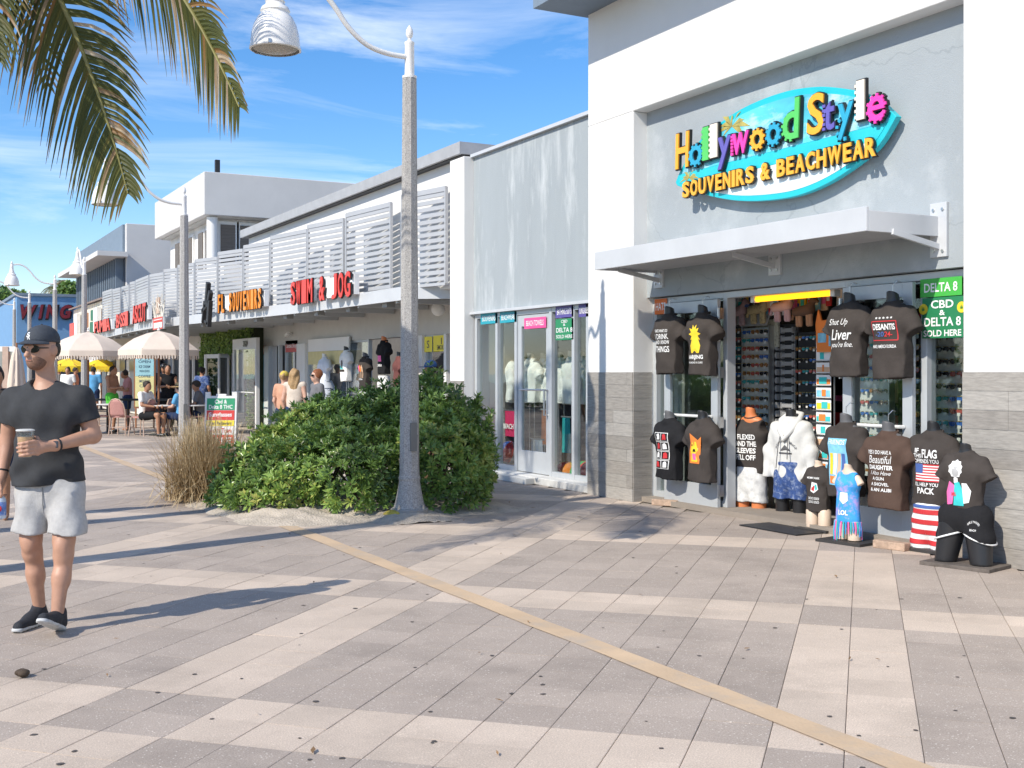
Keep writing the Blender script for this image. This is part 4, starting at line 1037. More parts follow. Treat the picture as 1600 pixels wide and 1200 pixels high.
# ------------------------------------------------------------------ the beach side, behind and left of the camera (seen only in the glass)
tag(MB().add([(-60,-40,-.012),(-7,-40,-.012),(-7,120,-.012),(-60,120,-.012)], [(0,1,2,3)]).build('beach', M_sand), kind='structure')
tag(MB().add([(-900,-500,-.015),(-60,-500,-.008),(-60,900,-.008),(-900,900,-.015)], [(0,1,2,3)]).build('sea', mat('sea_water', (.03,.12,.16), .12, bump=.3, bscale=.6, coords='World')), kind='structure')
rg = np.random.default_rng(21); n = 5200
P = np.stack([rg.normal(-9.5, .8, n), rg.uniform(-14, 46, n), np.abs(rg.normal(.2, .75, n))+.1], 1)
V, F, t = leaf_clusters(P, norm(rg.normal(size=(n,3))+np.array([0,0,.6])), 6, .26, .07, rg, np.full(n, .4))
o = np_obj('added_shrubs', (V, F), M_leaf); a = o.data.attributes.new('tone', 'FLOAT', 'POINT'); a.data.foreach_set('value', t.astype(np.float32)); tag(o, kind='stuff')  # shrub mass added out of view to darken reflections in the shop glass

# ------------------------------------------------------------------ mannequins and their shirts
def fabric(name, c, var=.12): return mat('cloth_'+name, c, .9, var=var, scale=7, bump=.25, bscale=22, spec=.15)
C_CHAR, C_BLK, C_BRN, C_WHT, C_GRY = fabric('charcoal', (.055,.047,.043)), fabric('black', (.018,.018,.02)), fabric('brown', (.085,.055,.043)), fabric('white', (.78,.78,.76), .04), fabric('heather', (.60,.60,.585), .08)
C_MAR = fabric('maroon', (.15,.06,.055))
I_WHT = mat('print_white', (.80,.80,.79), .7, var=.05); I_RED = mat('print_red', (.55,.03,.035), .7); I_BLU = mat('print_blue', (.06,.12,.35), .7); I_YEL = mat('print_yellow', (.85,.60,.03), .7); I_TEAL = mat('print_teal', (.04,.50,.50), .7); I_PNK = mat('print_pink', (.85,.15,.40), .7); I_ORG = mat('print_orange', (.75,.22,.04), .7); I_SKY = mat('print_sky', (.20,.50,.70), .7, var=.3, scale=12); I_GRY = mat('print_grey', (.42,.42,.42), .7); I_TAN = mat('print_tan', (.62,.42,.28), .7)
B_BLK = mat('black_mannequin', (.02,.02,.022), .35, var=.1); B_GRY = mat('grey_mannequin', (.10,.10,.105), .5); B_ORG = mat('terracotta_mannequin', (.62,.20,.07), .5); B_BGE = mat('beige_mannequin', (.66,.52,.40), .5)
def folds(a, sd): return lambda X, Y, Z: a*(np.sin(17*X+9*Z+sd)*np.sin(11*Z-6*X+2*sd)+.6*np.sin(31*X-13*Z+sd)+.5*np.sin(23*Z+14*Y+sd*3)+1.5*np.sin(27*X+3*np.sin(7*Z+sd)+sd)*np.clip(.45-Z, 0, .4)+.9*np.sin(36*(Z-.8*np.abs(X))+sd)*np.clip(np.abs(X)-.12, 0, .1)*8)
_sh = {}
def shirt_geo(kind, sd=0):
    k = (kind, sd)
    if k in _sh: return _sh[k]
    res = .014
    if kind in ('tee', 'long', 'boxy', 'crop'):
        L0 = .70 if kind != 'crop' else .58
        pr = [cap((0,0,-.25),(0,0,L0-.34), .222 if kind != 'crop' else .195, .212, .05, (1,.52,1)), cap((-.115,0,L0-.19),(.115,0,L0-.19), .112, .112, .06), eli((0,.005,L0-.045),(.085,.075,.055), .05)]
        for s in (-1, 1): pr.append(cap((s*.03,.01,L0-.06),(s*.17,.01,L0-.115), .055, .058, .05))
        if kind == 'long':
            for s in (-1, 1): pr += [cap((s*.17,.01,L0-.125),(s*.265,0,L0-.38), .070, .064, .04), cap((s*.265,0,L0-.36),(s*.275,-.05,L0-.68), .066, .05, .03)]
        else:
            for s in (-1, 1): pr += [cap((s*.175,.01,L0-.125),(s*.285,0,L0-.33), .070, .086, .035)]
        def cut(D, X, Y, Z):
            D = np.maximum(D, -Z+.010*np.sin(9*X+sd))
            if kind != 'long': D = np.maximum(D, np.where(np.abs(X) > .2, (np.abs(X)-.262)*.5-(Z-(L0-.285))*.86, -1))
            else: D = np.maximum(D, np.where(np.abs(X) > .22, -(Z-(L0-.66)), -1))
            inn = np.maximum((np.sqrt((X/.18)**2+(Y/.082)**2)-1)*.08, Z-.05)
            return np.maximum(D, -inn)
        g = sdf_mesh(pr, res, cut, folds(.0052, sd))
    elif kind == 'tank':
        L0 = .66
        pr = [cap((0,0,-.25),(0,0,L0-.34), .195, .20, .05, (1,.55,1)), cap((-.105,0,L0-.2),(.105,0,L0-.2), .11, .11, .06)]+[cap((s*.03,.01,L0-.06),(s*.16,.01,L0-.11), .052, .05, .05) for s in (-1, 1)]
        def cut(D, X, Y, Z):
            D = np.maximum(D, -Z+.012*np.sin(11*X)); return np.maximum(D, -(np.sqrt((np.abs(X)-.235)**2+(Z-(L0-.10))**2)-.085))
        g = sdf_mesh(pr, res, cut, folds(.004, sd))
    elif kind == 'kid':
        L0 = .48
        pr = [cap((0,0,-.15),(0,0,L0-.24), .135, .112, .05, (1,.6,1)), cap((-.06,0,L0-.13),(.06,0,L0-.13), .066, .066, .04)]+[cap((s*.02,0,L0-.045),(s*.085,0,L0-.06), .036, .034, .04) for s in (-1, 1)]
        def cut(D, X, Y, Z):
            D = np.maximum(D, -Z); D = np.maximum(D, -(np.sqrt((np.abs(X)-.155)**2+(Z-(L0-.06))**2)-.06)); return np.maximum(D, -(np.sqrt(X**2+(Z-L0-.01)**2)-.055))
        g = sdf_mesh(pr, .009, cut, folds(.0015, sd))
    elif kind == 'shorts':
        pr = [cap((0,0,-.02),(0,0,-.16), .19, .19, .06, (1,.66,1))]
        for s in (-1, 1): pr += [cap((s*.095,0,-.14),(s*.118,0,-.52), .108, .118, .03)]
        def cut(D, X, Y, Z):
            D = np.maximum(D, Z-.02); D = np.maximum(D, -.40-Z+.006*np.sin(20*X))
            inn = np.maximum(np.sqrt((np.abs(X)-.115)**2+Y**2)-.088, Z+.34); return np.maximum(D, -inn)
        g = sdf_mesh(pr, .012, cut, folds(.004, sd))
    _sh[k] = g
    return g
def scaled(g, s): return (np.asarray(g[0])*s, g[1])
class Skin:
    """front surface of a garment, to lay prints on"""
    def __init__(s, g): s.b = BVHTree.FromPolygons([tuple(map(float, v)) for v in g[0]], [tuple(map(int, f)) for f in g[1]])
    def y(s, x, z):
        h = s.b.ray_cast(Vector((x, -2, z)), Vector((0, 1, 0)))
        return h[0].y if h[0] is not None else None
def drape(parent, sk, geo, cx, cz, m, name='print', off=.0035, thick=True):
    v, f = geo; out = []; bad = set()
    for i, p in enumerate(v):
        x, z = p[0]+cx, p[2]+cz; y = sk.y(x, z)
        if y is None: bad.add(i); y = 0
        out.append((x, y-off, z))
    f = [q for q in f if not any(i in bad for i in q)]
    if not f: return None
    return MB().add(out, f).build(name, m, parent)
def grid_geo(w_, h_, nx=8, nz=8, hole=None):
    vs = [((i/nx-.5)*w_, 0, (j/nz-.5)*h_) for j in range(nz+1) for i in range(nx+1)]
    return vs, [(j*(nx+1)+i, j*(nx+1)+i+1, (j+1)*(nx+1)+i+1, (j+1)*(nx+1)+i) for j in range(nz) for i in range(nx)]
def poly_geo(pts):
    """fan polygon round its centre, in the xz plane"""
    cx = sum(p[0] for p in pts)/len(pts); cz = sum(p[1] for p in pts)/len(pts); n = len(pts)
    vs = [(cx,0,cz)]+[(p[0],0,p[1]) for p in pts]+[((p[0]+cx)/2,0,(p[1]+cz)/2) for p in pts]
    return vs, [(0,n+1+i,n+1+(i+1) % n) for i in range(n)]+[(n+1+i,1+i,1+(i+1) % n,n+1+(i+1) % n) for i in range(n)]
def prints(parent, sk, items):
    for it in items:
        if it[0] == 't': _, s, cx, cz, w_, h_, m = it[:7]; drape(parent, sk, fit_text(s, w_, h_, it[7] if len(it) > 7 else .015, it[8] if len(it) > 8 else 0), cx, cz, m, 'lettering', .006)
        elif it[0] == 'r': _, cx, cz, w_, h_, m = it[:6]; drape(parent, sk, grid_geo(w_, h_), cx, cz, m, 'print', it[6] if len(it) > 6 else .004)
        elif it[0] == 'p': _, pts, m = it[:3]; drape(parent, sk, poly_geo(pts), 0, 0, m, 'print', it[3] if len(it) > 3 else .005)
def arc_text(s, cx, cz, rad, a0, a1, h, m):
    out = []
    for i, ch in enumerate(s):
        if ch == ' ': continue
        a = R(a0+(a1-a0)*(i+.5)/len(s)); out.append(('t', ch, cx+rad*math.cos(a), cz+rad*math.sin(a), abs(R(a1-a0))*rad/len(s)*.8, h, m))
    return out
def neck_part(o, m, z, s=1.0, tilt=0.0):
    g = sdf_mesh([cap((0,.01,z-.06*s),(tilt,-.005,z+.10*s), .062*s, .052*s, .02), cap((-.10*s,.01,z-.06*s),(.10*s,.01,z-.06*s), .045*s, .045*s, .06)], .011*s, lambda D, X, Y, Z: np.maximum(D, (Z-(z+.082*s))+.35*Y))
    np_obj('neck', g, m, o)
def collar(o, m, z, s=1.0):
    pts = [(.078*s*math.cos(a), .015+.066*s*math.sin(a), z-.012+.018*s*math.sin(a)) for a in [6.283*k/20 for k in range(20)]]
    MB().tube(pts, .011*s, 6, closed=True).build('collar', m, o, smooth=True)
def mannequin(loc, rz, label, kind, sm, body, z0, pr=(), sd=0, s=1.0, group='shirt mannequins of the souvenir shop', shorts=None, legs=None, base=False, shade_band=None, hook=None, rods=False, sleeves=None):
    """half figure standing or hanging; z0 = height of the shirt hem"""
    o = empty('mannequin', loc, rz, label, 'mannequin', group)
    L0 = {'tank': .66, 'crop': .58, 'kid': .48}.get(kind, .70)*s
    g = scaled(shirt_geo(kind, sd), s); g = (g[0]+np.array([0,0,z0]), g[1])
    sh = np_obj('shirt', g, sm, o)
    neck_part(o, body, z0+L0-.01, s*(.62 if kind == 'kid' else 1), .0); 
    if kind not in ('kid', 'long'): collar(sh, sm, z0+L0-.005, s)
    sk = Skin(g); prints(sh, sk, [tuple(it) for it in pr])
    if shade_band:                                            # unused: dark shoulder band painting in the awning's shadow
        P = [(-.26*s,z0+L0-.165*s),(.26*s,z0+L0-.165*s),(.20*s,z0+L0-.09*s),(.10*s,z0+L0-.015*s),(-.10*s,z0+L0-.015*s),(-.20*s,z0+L0-.09*s)]
        drape(sh, sk, grid_geo(.46*s, .085*s, 20, 6), 0, z0+L0-.115*s, shade_band, 'shade_band', .003)
    if hook: MB().tube([(0,0,z0+L0+.09),(0,0,z0+L0+.14),(.02,.03,z0+L0+.18),(0,.10,z0+L0+.17)], .004, 6).build('hook', M_steel, o)
    if kind in ('tee', 'boxy', 'crop') and sleeves is not False:
        for sg in (-1, 1):
            MB().lathe([(.05*s,0),(.066*s,.015*s),(.05*s,.10*s)], 10).build('arm_stub', body, o, smooth=40).matrix_basis = Matrix.Translation((sg*.262*s, 0, z0+L0-.275*s)) @ Matrix.Rotation(-sg*R(30), 4, 'Y')
    if shorts:
        smt, ss, zz = shorts; gs = scaled(shirt_geo('shorts', sd), ss); gs = (gs[0]+np.array([0,0,zz]), gs[1]); so_ = np_obj('shorts', gs, smt, o)
    if legs:
        zt, r0, r1, dx = legs
        for sg in (-1, 1):
            MB().lathe([(r1*.8,.03),(r1,.032),(r1*1.02,zt*.3),(r0,zt),(r0*.6,zt+.03)], 18, (sg*dx,0,0)).build('leg', body, o, smooth=50)
    if base: MB().box(-.27*s,.27*s,-.17*s,.19*s,0,.03).build('base', mat('stand_board', (.035,.033,.032), .6), o, bevel=.004)
    if rods:
        for sg in (-1, 1): MB().tube([(sg*.06,.03,0),(sg*.06,.03,z0+.1)], .008, 6).build('rod', M_steel, o)
    return o
def hang(px, pyhem, X): y, z = on_wall(px, pyhem, X); return (X, y, 0), z
FACE = R(-90)
hook = True
loc, z = hang(1046, 585, 7.92)
mannequin(loc, FACE, 'charcoal shirt with white DRINK lettering hung high on the left door', 'tee', C_CHAR, B_BLK, z, [('t','THATS WHAT I DO',.0,z+.50,.24,.035,I_WHT),('t','I DRINK',0,z+.435,.25,.06,I_WHT),('t','AND I KNOW',0,z+.37,.26,.045,I_WHT),('t','THINGS',0,z+.29,.24,.07,I_WHT)], 1, hook=True)
loc, z = hang(1098, 587, 7.92)
star = [(.13*math.cos(R(90+k*18))*(1 if k % 2 else .55)*.8, z+.46+.11*math.sin(R(90+k*18))*(1 if k % 2 else .6)) for k in range(20)]
mannequin(loc, FACE, 'charcoal shirt with a yellow spiky print hung high on the left door', 'tee', C_CHAR, B_BLK, z, [('p',star,I_YEL),('p',[(-.05,z+.25),(.07,z+.25),(.09,z+.33),(.05,z+.43),(-.04,z+.43),(-.08,z+.33)],I_YEL,.006),('t','AARJING',0,z+.20,.26,.06,I_WHT,.03),('t','THE ROAD IS OURS',0,z+.145,.24,.02,I_WHT)], 2, hook=True)
loc, z = hang(1046, 748, 7.90); it = []
for j in range(4):
    it.append(('r',0,z+.17+j*.105,.245,.098,I_WHT,.003))
    for i in range(2):
        cx = (-.06,.06)[i]; cz = z+.17+j*.105; bk = ((i+j) % 2 == 0)
        it.append(('r',cx,cz,.108,.086,C_BLK,.0055)); it.append(('p',[(cx-.03,cz-.035),(cx+.035,cz-.03),(cx+.03,cz+.02),(cx+.01,cz+.038),(cx-.025,cz+.025)],I_RED if bk else I_WHT,.0075))
mannequin(loc, FACE, 'black shirt with a red and white block print low on the left door', 'tee', C_BLK, B_GRY, z, it, 3)
loc, z = hang(1098, 752, 7.90)
dog = [('p',[(-.10,z+.20),(.08,z+.20),(.10,z+.34),(.12,z+.50),(.06,z+.46),(-.02,z+.50),(-.09,z+.53),(-.08,z+.42),(-.11,z+.32)],I_ORG),('p',[(-.06,z+.22),(.05,z+.22),(.06,z+.36),(.03,z+.44),(-.04,z+.44),(-.07,z+.34)],I_YEL,.006),('p',[(-.03,z+.24),(.03,z+.24),(.03,z+.31),(-.03,z+.31)],I_PNK,.0075),('p',[(-.02,z+.33),(.03,z+.33),(.02,z+.36),(-.015,z+.36)],C_BLK,.008),('p',[(-.05,z+.39),(-.03,z+.39),(-.03,z+.41),(-.05,z+.41)],C_BLK,.008),('p',[(.03,z+.39),(.05,z+.39),(.05,z+.41),(.03,z+.41)],C_BLK,.008),('p',[(.06,z+.36),(.10,z+.40),(.10,z+.46),(.06,z+.42)],I_WHT,.0072)]
mannequin(loc, FACE, 'charcoal shirt with an orange painted dog low on the left door', 'tee', C_CHAR, B_BLK, z, dog, 4)
loc, z = hang(1327, 588, 7.92)
mannequin(loc, FACE, 'charcoal shirt with white handwritten Liver lettering high on the right door', 'tee', C_CHAR, B_BLK, z, [('t','Shut Up',-.02,z+.50,.24,.075,I_WHT,.0,.35),('t','Liver',.0,z+.39,.27,.10,I_WHT,.012,.35),('t',"you're fine.",0,z+.29,.27,.065,I_WHT,.0,.35)], 5, hook=True)
loc, z = hang(1395, 592, 7.92)
fr_ = [('r',-.145,z+.43,.008,.17,I_RED),('r',.145,z+.43,.008,.17,I_RED),('r',0,z+.515,.29,.008,I_RED),('r',0,z+.345,.29,.008,I_RED)]
mannequin(loc, FACE, 'charcoal shirt with red framed 2024 lettering high on the right door', 'tee', C_CHAR, B_BLK, z, fr_+[('t','DESANTIS',0,z+.465,.26,.055,I_WHT,.03),('t','-20',-.045,z+.40,.09,.045,I_BLU),('t','24-',.05,z+.40,.09,.045,I_RED),('t','* * * * *',0,z+.545,.2,.02,I_WHT),('t','MAKE AMERICA FLORIDA',0,z+.29,.27,.03,I_WHT)], 6, hook=True)
# lower row and floor figures by the right door
loc, z = hang(1322, 776, 7.90)
fri = [('r',.0,z+.33,.235,.44,I_SKY),('t','FRIENDS',0,z+.515,.2,.045,I_WHT,.01)]+[('r',-.075+k*.05,z+.31,.04,.20,[I_YEL,I_WHT,I_TAN,I_BLU][k],.006) for k in range(4)]+[('r',0,z+.16,.2,.07,I_ORG,.006)]
mannequin(loc, FACE, 'charcoal shirt with tall blue picture print on a grey bust under the push bar', 'tee', C_CHAR, B_GRY, z, fri, 7, hook=True)
loc, z = hang(1388, 795, 7.87)
mannequin(loc, FACE+R(4), 'brown shirt with white Beautiful lettering on a grey bust in front of the right door', 'tee', C_BRN, B_GRY, z, [('t','YES I DO HAVE A',0,z+.51,.25,.035,I_WHT),('t','Beautiful',0,z+.445,.25,.07,I_WHT,.0,.4),('t','DAUGHTER',0,z+.375,.25,.04,I_WHT,.03),('t','I Also Have',0,z+.325,.22,.035,I_WHT,.0,.35),('t','A GUN',-.02,z+.275,.13,.03,I_WHT,.02),('t','A SHOVEL',-.01,z+.225,.19,.03,I_WHT,.02),('t','& AN ALIBI',0,z+.175,.22,.03,I_WHT,.02)], 8, hook=True)
def flag(cx, cz, w_, h_):
    it = [('r',cx,cz,w_,h_,I_WHT,.003)]
    for k in range(7): it.append(('r',cx,cz-h_/2+h_*(2*k+.5)/13,w_,h_/13,I_RED,.0048))
    it.append(('r',cx-w_*.31,cz+h_*.24,w_*.38,h_*.52,I_BLU,.0062))
    for i in range(5):
        for j in range(4): it.append(('t','*',cx-w_*.47+i*w_*.082,cz+h_*.05+j*h_*.125,.009,.009,I_WHT))
    return it
x, y = on_ground(1452, 862); z = .385
mannequin((x+.05, y, 0), FACE+R(6), 'black mannequin in flag print shirt and red striped shorts beside the stone tiled pillar', 'tee', C_CHAR, B_BLK, z, flag(0, z+.30, .235, .15)+[('t','IF',-.085,z+.49,.04,.04,I_WHT,.02),('t','THIS',-.08,z+.445,.075,.035,I_WHT,.02),('t','FLAG',.04,z+.465,.15,.075,I_WHT,.03),('t','OFFENDS YOU',0,z+.40,.24,.035,I_WHT,.02),('t',"I'LL HELP YOU",0,z+.20,.23,.032,I_WHT,.02),('t','PACK',0,z+.145,.17,.055,I_WHT,.03)], 9, s=.95, shorts=(I_WHT, .95, .40), legs=(.1,.105,.10,.11), base=True)
fl_ = [o for o in bpy.data.objects if o.name.startswith('shorts')][-1]
sk = Skin(([tuple(v.co) for v in fl_.data.vertices], [tuple(p.vertices) for p in fl_.data.polygons]))
for sg in (-1, 1):
    for k in range(4): drape(fl_, sk, grid_geo(.235, .042, 14, 3), sg*.118, .085+k*.088, I_RED, 'stripe', .006)
drape(fl_, sk, grid_geo(.3, .04, 14, 3), 0, .40, I_BLU, 'waistband', .006)
# figure at the pillar: short sleeved shirt, dolphin shorts, long thighs
x, y = on_ground(1506, 885)
z = .47; o = mannequin((x+.02, y, 0), FACE+R(14), 'black female mannequin in charcoal shirt and white trimmed shorts by the pillar', 'crop', C_CHAR, B_BLK, z, [('p',[(-.04+.062*math.cos(R(k*18))*(1 if k % 2 else .86), z+.31+.075*math.sin(R(k*18))*(1 if k % 2 else .86)) for k in range(20)],I_WHT),('p',[(-.04+.032*math.cos(R(k*30)), z+.29+.045*math.sin(R(k*30))) for k in range(12)],I_GRY,.0055),('p',[(-.055,z+.24),(-.02,z+.24),(-.02,z+.2),(-.055,z+.2)],I_WHT,.006),('p',[(-.12,z+.02),(-.07,z+.03),(-.05,z+.18),(-.10,z+.21),(-.13,z+.12)],I_PNK,.006),('p',[(-.06,z+.02),(.03,z+.02),(.03,z+.12),(-.01,z+.21),(-.05,z+.2)],I_TEAL,.007),('p',[(.03,z+.04),(.07,z+.05),(.085,z+.14),(.05,z+.20),(.01,z+.2)],I_WHT,.006),('t','MIAMI',-.03,z+.11,.09,.03,I_RED,.03)], 10, s=.78, base=False)
pr = [cap((-.10,0,.40),(.10,0,.40), .12, .12, .05, (1,.8,1))]+[cap((sg*.085,0,.38),(sg*.13,-.02*sg,.22), .115, .118, .04) for sg in (-1, 1)]
g = sdf_mesh(pr, .01, lambda D, X, Y, Z: np.maximum(np.maximum(D, .245-.35*(np.abs(X)-.1)-Z), Z-.50), folds(.002, 2)); sh_ = np_obj('shorts', g, C_BLK, o)
for sg in (-1, 1):
    pts = []
    for k in range(18):
        a = 6.283*k/18; px_, py_ = sg*.125+.122*math.cos(a), -.01+.122*math.sin(a); pts.append((px_, py_, .248-.35*(abs(px_)-.1)))
    MB().tube(pts, .008, 5, closed=True).build('trim', I_WHT, sh_, smooth=True)
sk = Skin(g)
for it in arc_text('HOLLYWOOD', .12, .325, .05, 150, 30, .018, I_WHT): drape(sh_, sk, fit_text(it[1], it[4], it[5]), it[2], it[3], I_WHT, 'lettering')
drape(sh_, sk, fit_text('BEACH', .05, .016), .12, .31, I_WHT, 'lettering')
for sg in (-1, 1):
    g = sdf_mesh([cap((sg*.10,0,.36),(sg*.15,-.04,.03), .112, .085, .02)], .011, lambda D, X, Y, Z: np.maximum(np.maximum(D, .03-Z), Z-.37)); np_obj('leg', g, B_BLK, o)
MB().box(-.29,.29,-.2,.2,0,.03).build('base', mat('weathered_board', (.12,.10,.085), .8, var=.3, scale=12), o, bevel=.004)
# children's figures
x, y = on_ground(1279, 829)
z = .19; o = mannequin((x, y, 0), FACE+R(8), 'small beige mannequin in charcoal shark lettering shirt', 'tee', C_CHAR, B_BGE, z, [('t','MOMMY SHARK',0,z+.33,.15,.02,I_WHT,.02),('t','DOO DOO',0,z+.13,.13,.025,I_WHT,.02),('t','DOO DOO',0,z+.095,.13,.025,I_WHT,.02),('p',[(-.04,z+.2),(.0,z+.18),(.05,z+.22),(.04,z+.28),(-.02,z+.29)],I_WHT),('p',[(-.03,z+.21),(.0,z+.2),(.01,z+.25),(-.02,z+.26)],I_RED,.006),('p',[(.015,z+.21),(.04,z+.22),(.03,z+.27),(.01,z+.26)],I_TEAL,.006)], 11, s=.64, legs=(.2,.062,.062,.075))
MB().box(-.2,.2,-.14,.16,0,.025).build('base', MATS['stand_board'], o)
x, y = on_ground(1325, 848)
M_tie = mat('tie_dye', (.04,.30,.70), .8, var=.2, scale=9, dark=(.75,.30,.60), dsc=7, damt=1.0)
z = .19; o = mannequin((x, y, 0), FACE+R(10), 'small beige mannequin in a blue and pink tie dye swimsuit with fringe', 'kid', M_tie, B_BGE, z, [('t','LOL',0,z+.09,.10,.045,I_WHT,.04),('p',[(-.045,z+.2),(.0,z+.165),(.045,z+.2),(.04,z+.27),(-.04,z+.27)],I_WHT)], 12, legs=(.2,.058,.06,.07))
for sg in (-1, 1):
    np_obj('arm_stub', sdf_mesh([cap((sg*.10,0,z+.40),(sg*.135,0,z+.35), .034, .036, .02)], .008, lambda D, X, Y, Z: np.maximum(D, -(Z-z-.345)+(np.abs(X)-.14)*.7)), B_BGE, o)
rr = random.Random(3)
for k in range(34):
    a = 6.283*k/34; x0, y0 = .128*math.cos(a), .082*math.sin(a); l = .13+.05*math.sin(a*2)+rr.uniform(-.02,.02)
    MB().tube([(x0,y0,z+.01),(x0*1.1,y0*1.1,z-l*.5),(x0*1.08,y0*1.12,z-l)], [.008,.007,.004], 5).build('fringe', [M_tie, I_PNK, I_TEAL][k % 3], o)
MB().box(-.24,.24,-.16,.17,0,.025).build('base', MATS['stand_board'], o)
# in the doorway
M_wash = mat('washed_denim', (.62,.62,.61), .9, var=.25, scale=12, dark=(.25,.27,.3), dsc=9, damt=.6)
M_bluesh = mat('blue_swim_print', (.03,.07,.22), .8, var=.3, scale=20, dark=(.5,.58,.7), dsc=22, damt=.6)
x, y = on_ground(1172, 797)
z = .40; mannequin((8.40, on_wall(1173, 790, 8.40)[0], .02), FACE+R(16), 'orange mannequin in a sleeveless brown shirt and washed shorts in the doorway', 'tank', C_CHAR, B_ORG, z, [('t','I FLEXED',0,z+.42,.26,.058,I_WHT,.03),('t','AND THE',0,z+.345,.26,.058,I_WHT,.03),('t','SLEEVES',0,z+.27,.25,.058,I_WHT,.03),('t','FELL OFF',0,z+.195,.25,.058,I_WHT,.03)], 13, shorts=(M_wash, .92, .47), legs=(.3,.085,.08,.108), base=True)
z = .36; mannequin((8.50, on_wall(1236, 790, 8.5)[0], .02), FACE+R(14), 'black mannequin in white hooded beach pullover and blue shorts in the doorway', 'long', C_GRY, B_BLK, z, arc_text('HOLLYWOOD BEACH', 0, z+.30, .14, 155, 25, .026, B_GRY)+[('r',0,z+.31,.16,.018,B_GRY),('p',[(-.06,z+.335),(.07,z+.335),(.05,z+.36),(.0,z+.40),(-.04,z+.36)],B_GRY)], 14, shorts=(M_bluesh, .95, .56), legs=(.4,.085,.072,.11), base=True)
hd = [q for q in bpy.data.objects if q.name.startswith('mannequin') and 'hooded' in q.get('label', '')][0]
MB().tube([(-.075,-.10,z+.55),(-.11,-.02,z+.66),(-.085,.08,z+.72),(0,.11,z+.73),(.085,.08,z+.72),(.11,-.02,z+.66),(.075,-.10,z+.55),(0,-.135,z+.46)], .03, 8, closed=True).build('hood', C_GRY, hd, smooth=True)
for sg in (-1, 1): MB().tube([(sg*.05,-.125,z+.50),(sg*.06,-.155,z+.36),(sg*.07-.01,-.16,z+.20+.05*sg)], .005, 5).build('drawstring', B_GRY, hd)

# window displays of the annex
sd_ = 20
for k, (px, X) in enumerate(((797, 8.75),(829, 8.8),(850, 9.0),(875, 8.85),(893, 8.75),(908, 8.8))):
    y, zz = on_wall(px, 598, X)
    mannequin((X, y, 0), FACE+R((-20,10,-15,12,-8,15)[k]), ['white tunic on the mannequin in the beachwear pane of the annex','white shirt on the cream mannequin behind the annex door glass','white blouse on a mannequin right of the cream one behind the annex door','light blouse on a mannequin in the bathing suits pane','white dress on a mannequin beside the annex pane mullion','white top on a mannequin in the sunglasses pane'][k], 'boxy' if k % 2 else 'long', C_WHT, B_BGE, zz-.32, (), 20, group='window mannequins of the annex', rods=True, sleeves=False)
M_ball = {}
def beach_ball(px, py, X, r, cs, label):
    y, z = on_wall(px, py, X); o = empty('beach_ball', (X, y, z-r), .4, label, 'ball', 'beach balls in the annex window')
    n = 6
    for k in range(n):
        vs = []; fs = []
        for j in range(11):
            b = -math.pi/2+math.pi*j/10
            for i in range(4):
                a = 2*math.pi*(k+i/3)/n; vs.append((r*math.cos(b)*math.cos(a), r*math.cos(b)*math.sin(a)*.94-r*math.sin(b)*.3, r+r*math.sin(b)*.94+r*math.cos(b)*math.sin(a)*.3))
        for j in range(10):
            for i in range(3): fs.append((j*4+i, j*4+i+1, (j+1)*4+i+1, (j+1)*4+i))
        MB().add(vs, fs).build('panel', cs[k % len(cs)], o, smooth=True)
W_, RD, BL, YE, OR_, GR = [mat('vinyl_'+n, c, .25, var=.03) for n, c in (('white',(.8,.8,.8)),('red',(.75,.05,.05)),('blue',(.04,.15,.55)),('yellow',(.85,.62,.05)),('orange',(.85,.28,.04)),('green',(.05,.4,.12)))]
beach_ball(796, 706, 8.42, .17, [RD, W_, BL], 'red white and blue beach ball in the left annex window')
beach_ball(885, 739, 8.42, .17, [OR_, YE, RD], 'orange and yellow beach ball in the bathing suits pane')
beach_ball(911, 741, 8.38, .19, [YE, OR_, GR, RD], 'green and yellow beach ball in the sunglasses pane')
def towel(px, py, w_, h_, X, m, label, txt=None):
    y, z = on_wall(px, py, X); o = empty('towel', (X, y, z-h_/2), FACE, label, 'towel'); n = 16; vs = []; fs = []
    for j in range(6):
        for i in range(n+1): x = (i/n-.5)*w_; vs.append((x, .02*math.sin(i*1.3+j*.2)*(1.2-j*.1), h_*j/5))
    for j in range(5):
        for i in range(n): fs.append((j*(n+1)+i, j*(n+1)+i+1, (j+1)*(n+1)+i+1, (j+1)*(n+1)+i))
    q = MB().add(vs, fs).build('cloth', m, o, smooth=True)
    if txt: MB().geo(fit_text(txt, w_*.8, h_*.2, .03), Matrix.Translation((0,-.03,h_*.4))).build('lettering', I_WHT, q)
    MB().tube([(-w_/2-.03,.01,h_+.01),(w_/2+.03,.01,h_+.01)], .012, 6).build('rail', M_steel, o)
M_tb = mat('blue_pattern_towel', (.10,.28,.45), .9, var=.5, scale=6, dark=(.03,.06,.12), dsc=5, damt=.8)
towel(764, 548, .55, .55, 8.5, M_tb, 'blue patterned towel hanging in the leftmost annex pane')
towel(764, 592, .5, .45, 8.52, M_tb, 'second blue towel below the first in the leftmost annex pane')
towel(797, 662, .42, .40, 8.6, fabric('crimson', (.55,.04,.12)), 'red folded towel with lettering in the beachwear pane', 'BEACH')
towel(838, 702, .34, .28, 8.35, C_WHT, 'small white printed cloth at the foot of the annex door')
towel(853, 668, .3, .5, 8.5, I_ORG, 'orange printed cloth hanging behind the annex door')
towel(884, 680, .22, .5, 8.5, I_TEAL, 'teal and yellow cloth in the bathing suits pane')
o = empty('slatwall', (8.62, on_wall(763, 600, 8.62)[0], .1), FACE, 'cream slatted display wall in the leftmost annex pane', 'display wall')
MB().box(-.34,.34,.03,.06,0,1.35).build('backing', M_black, o)
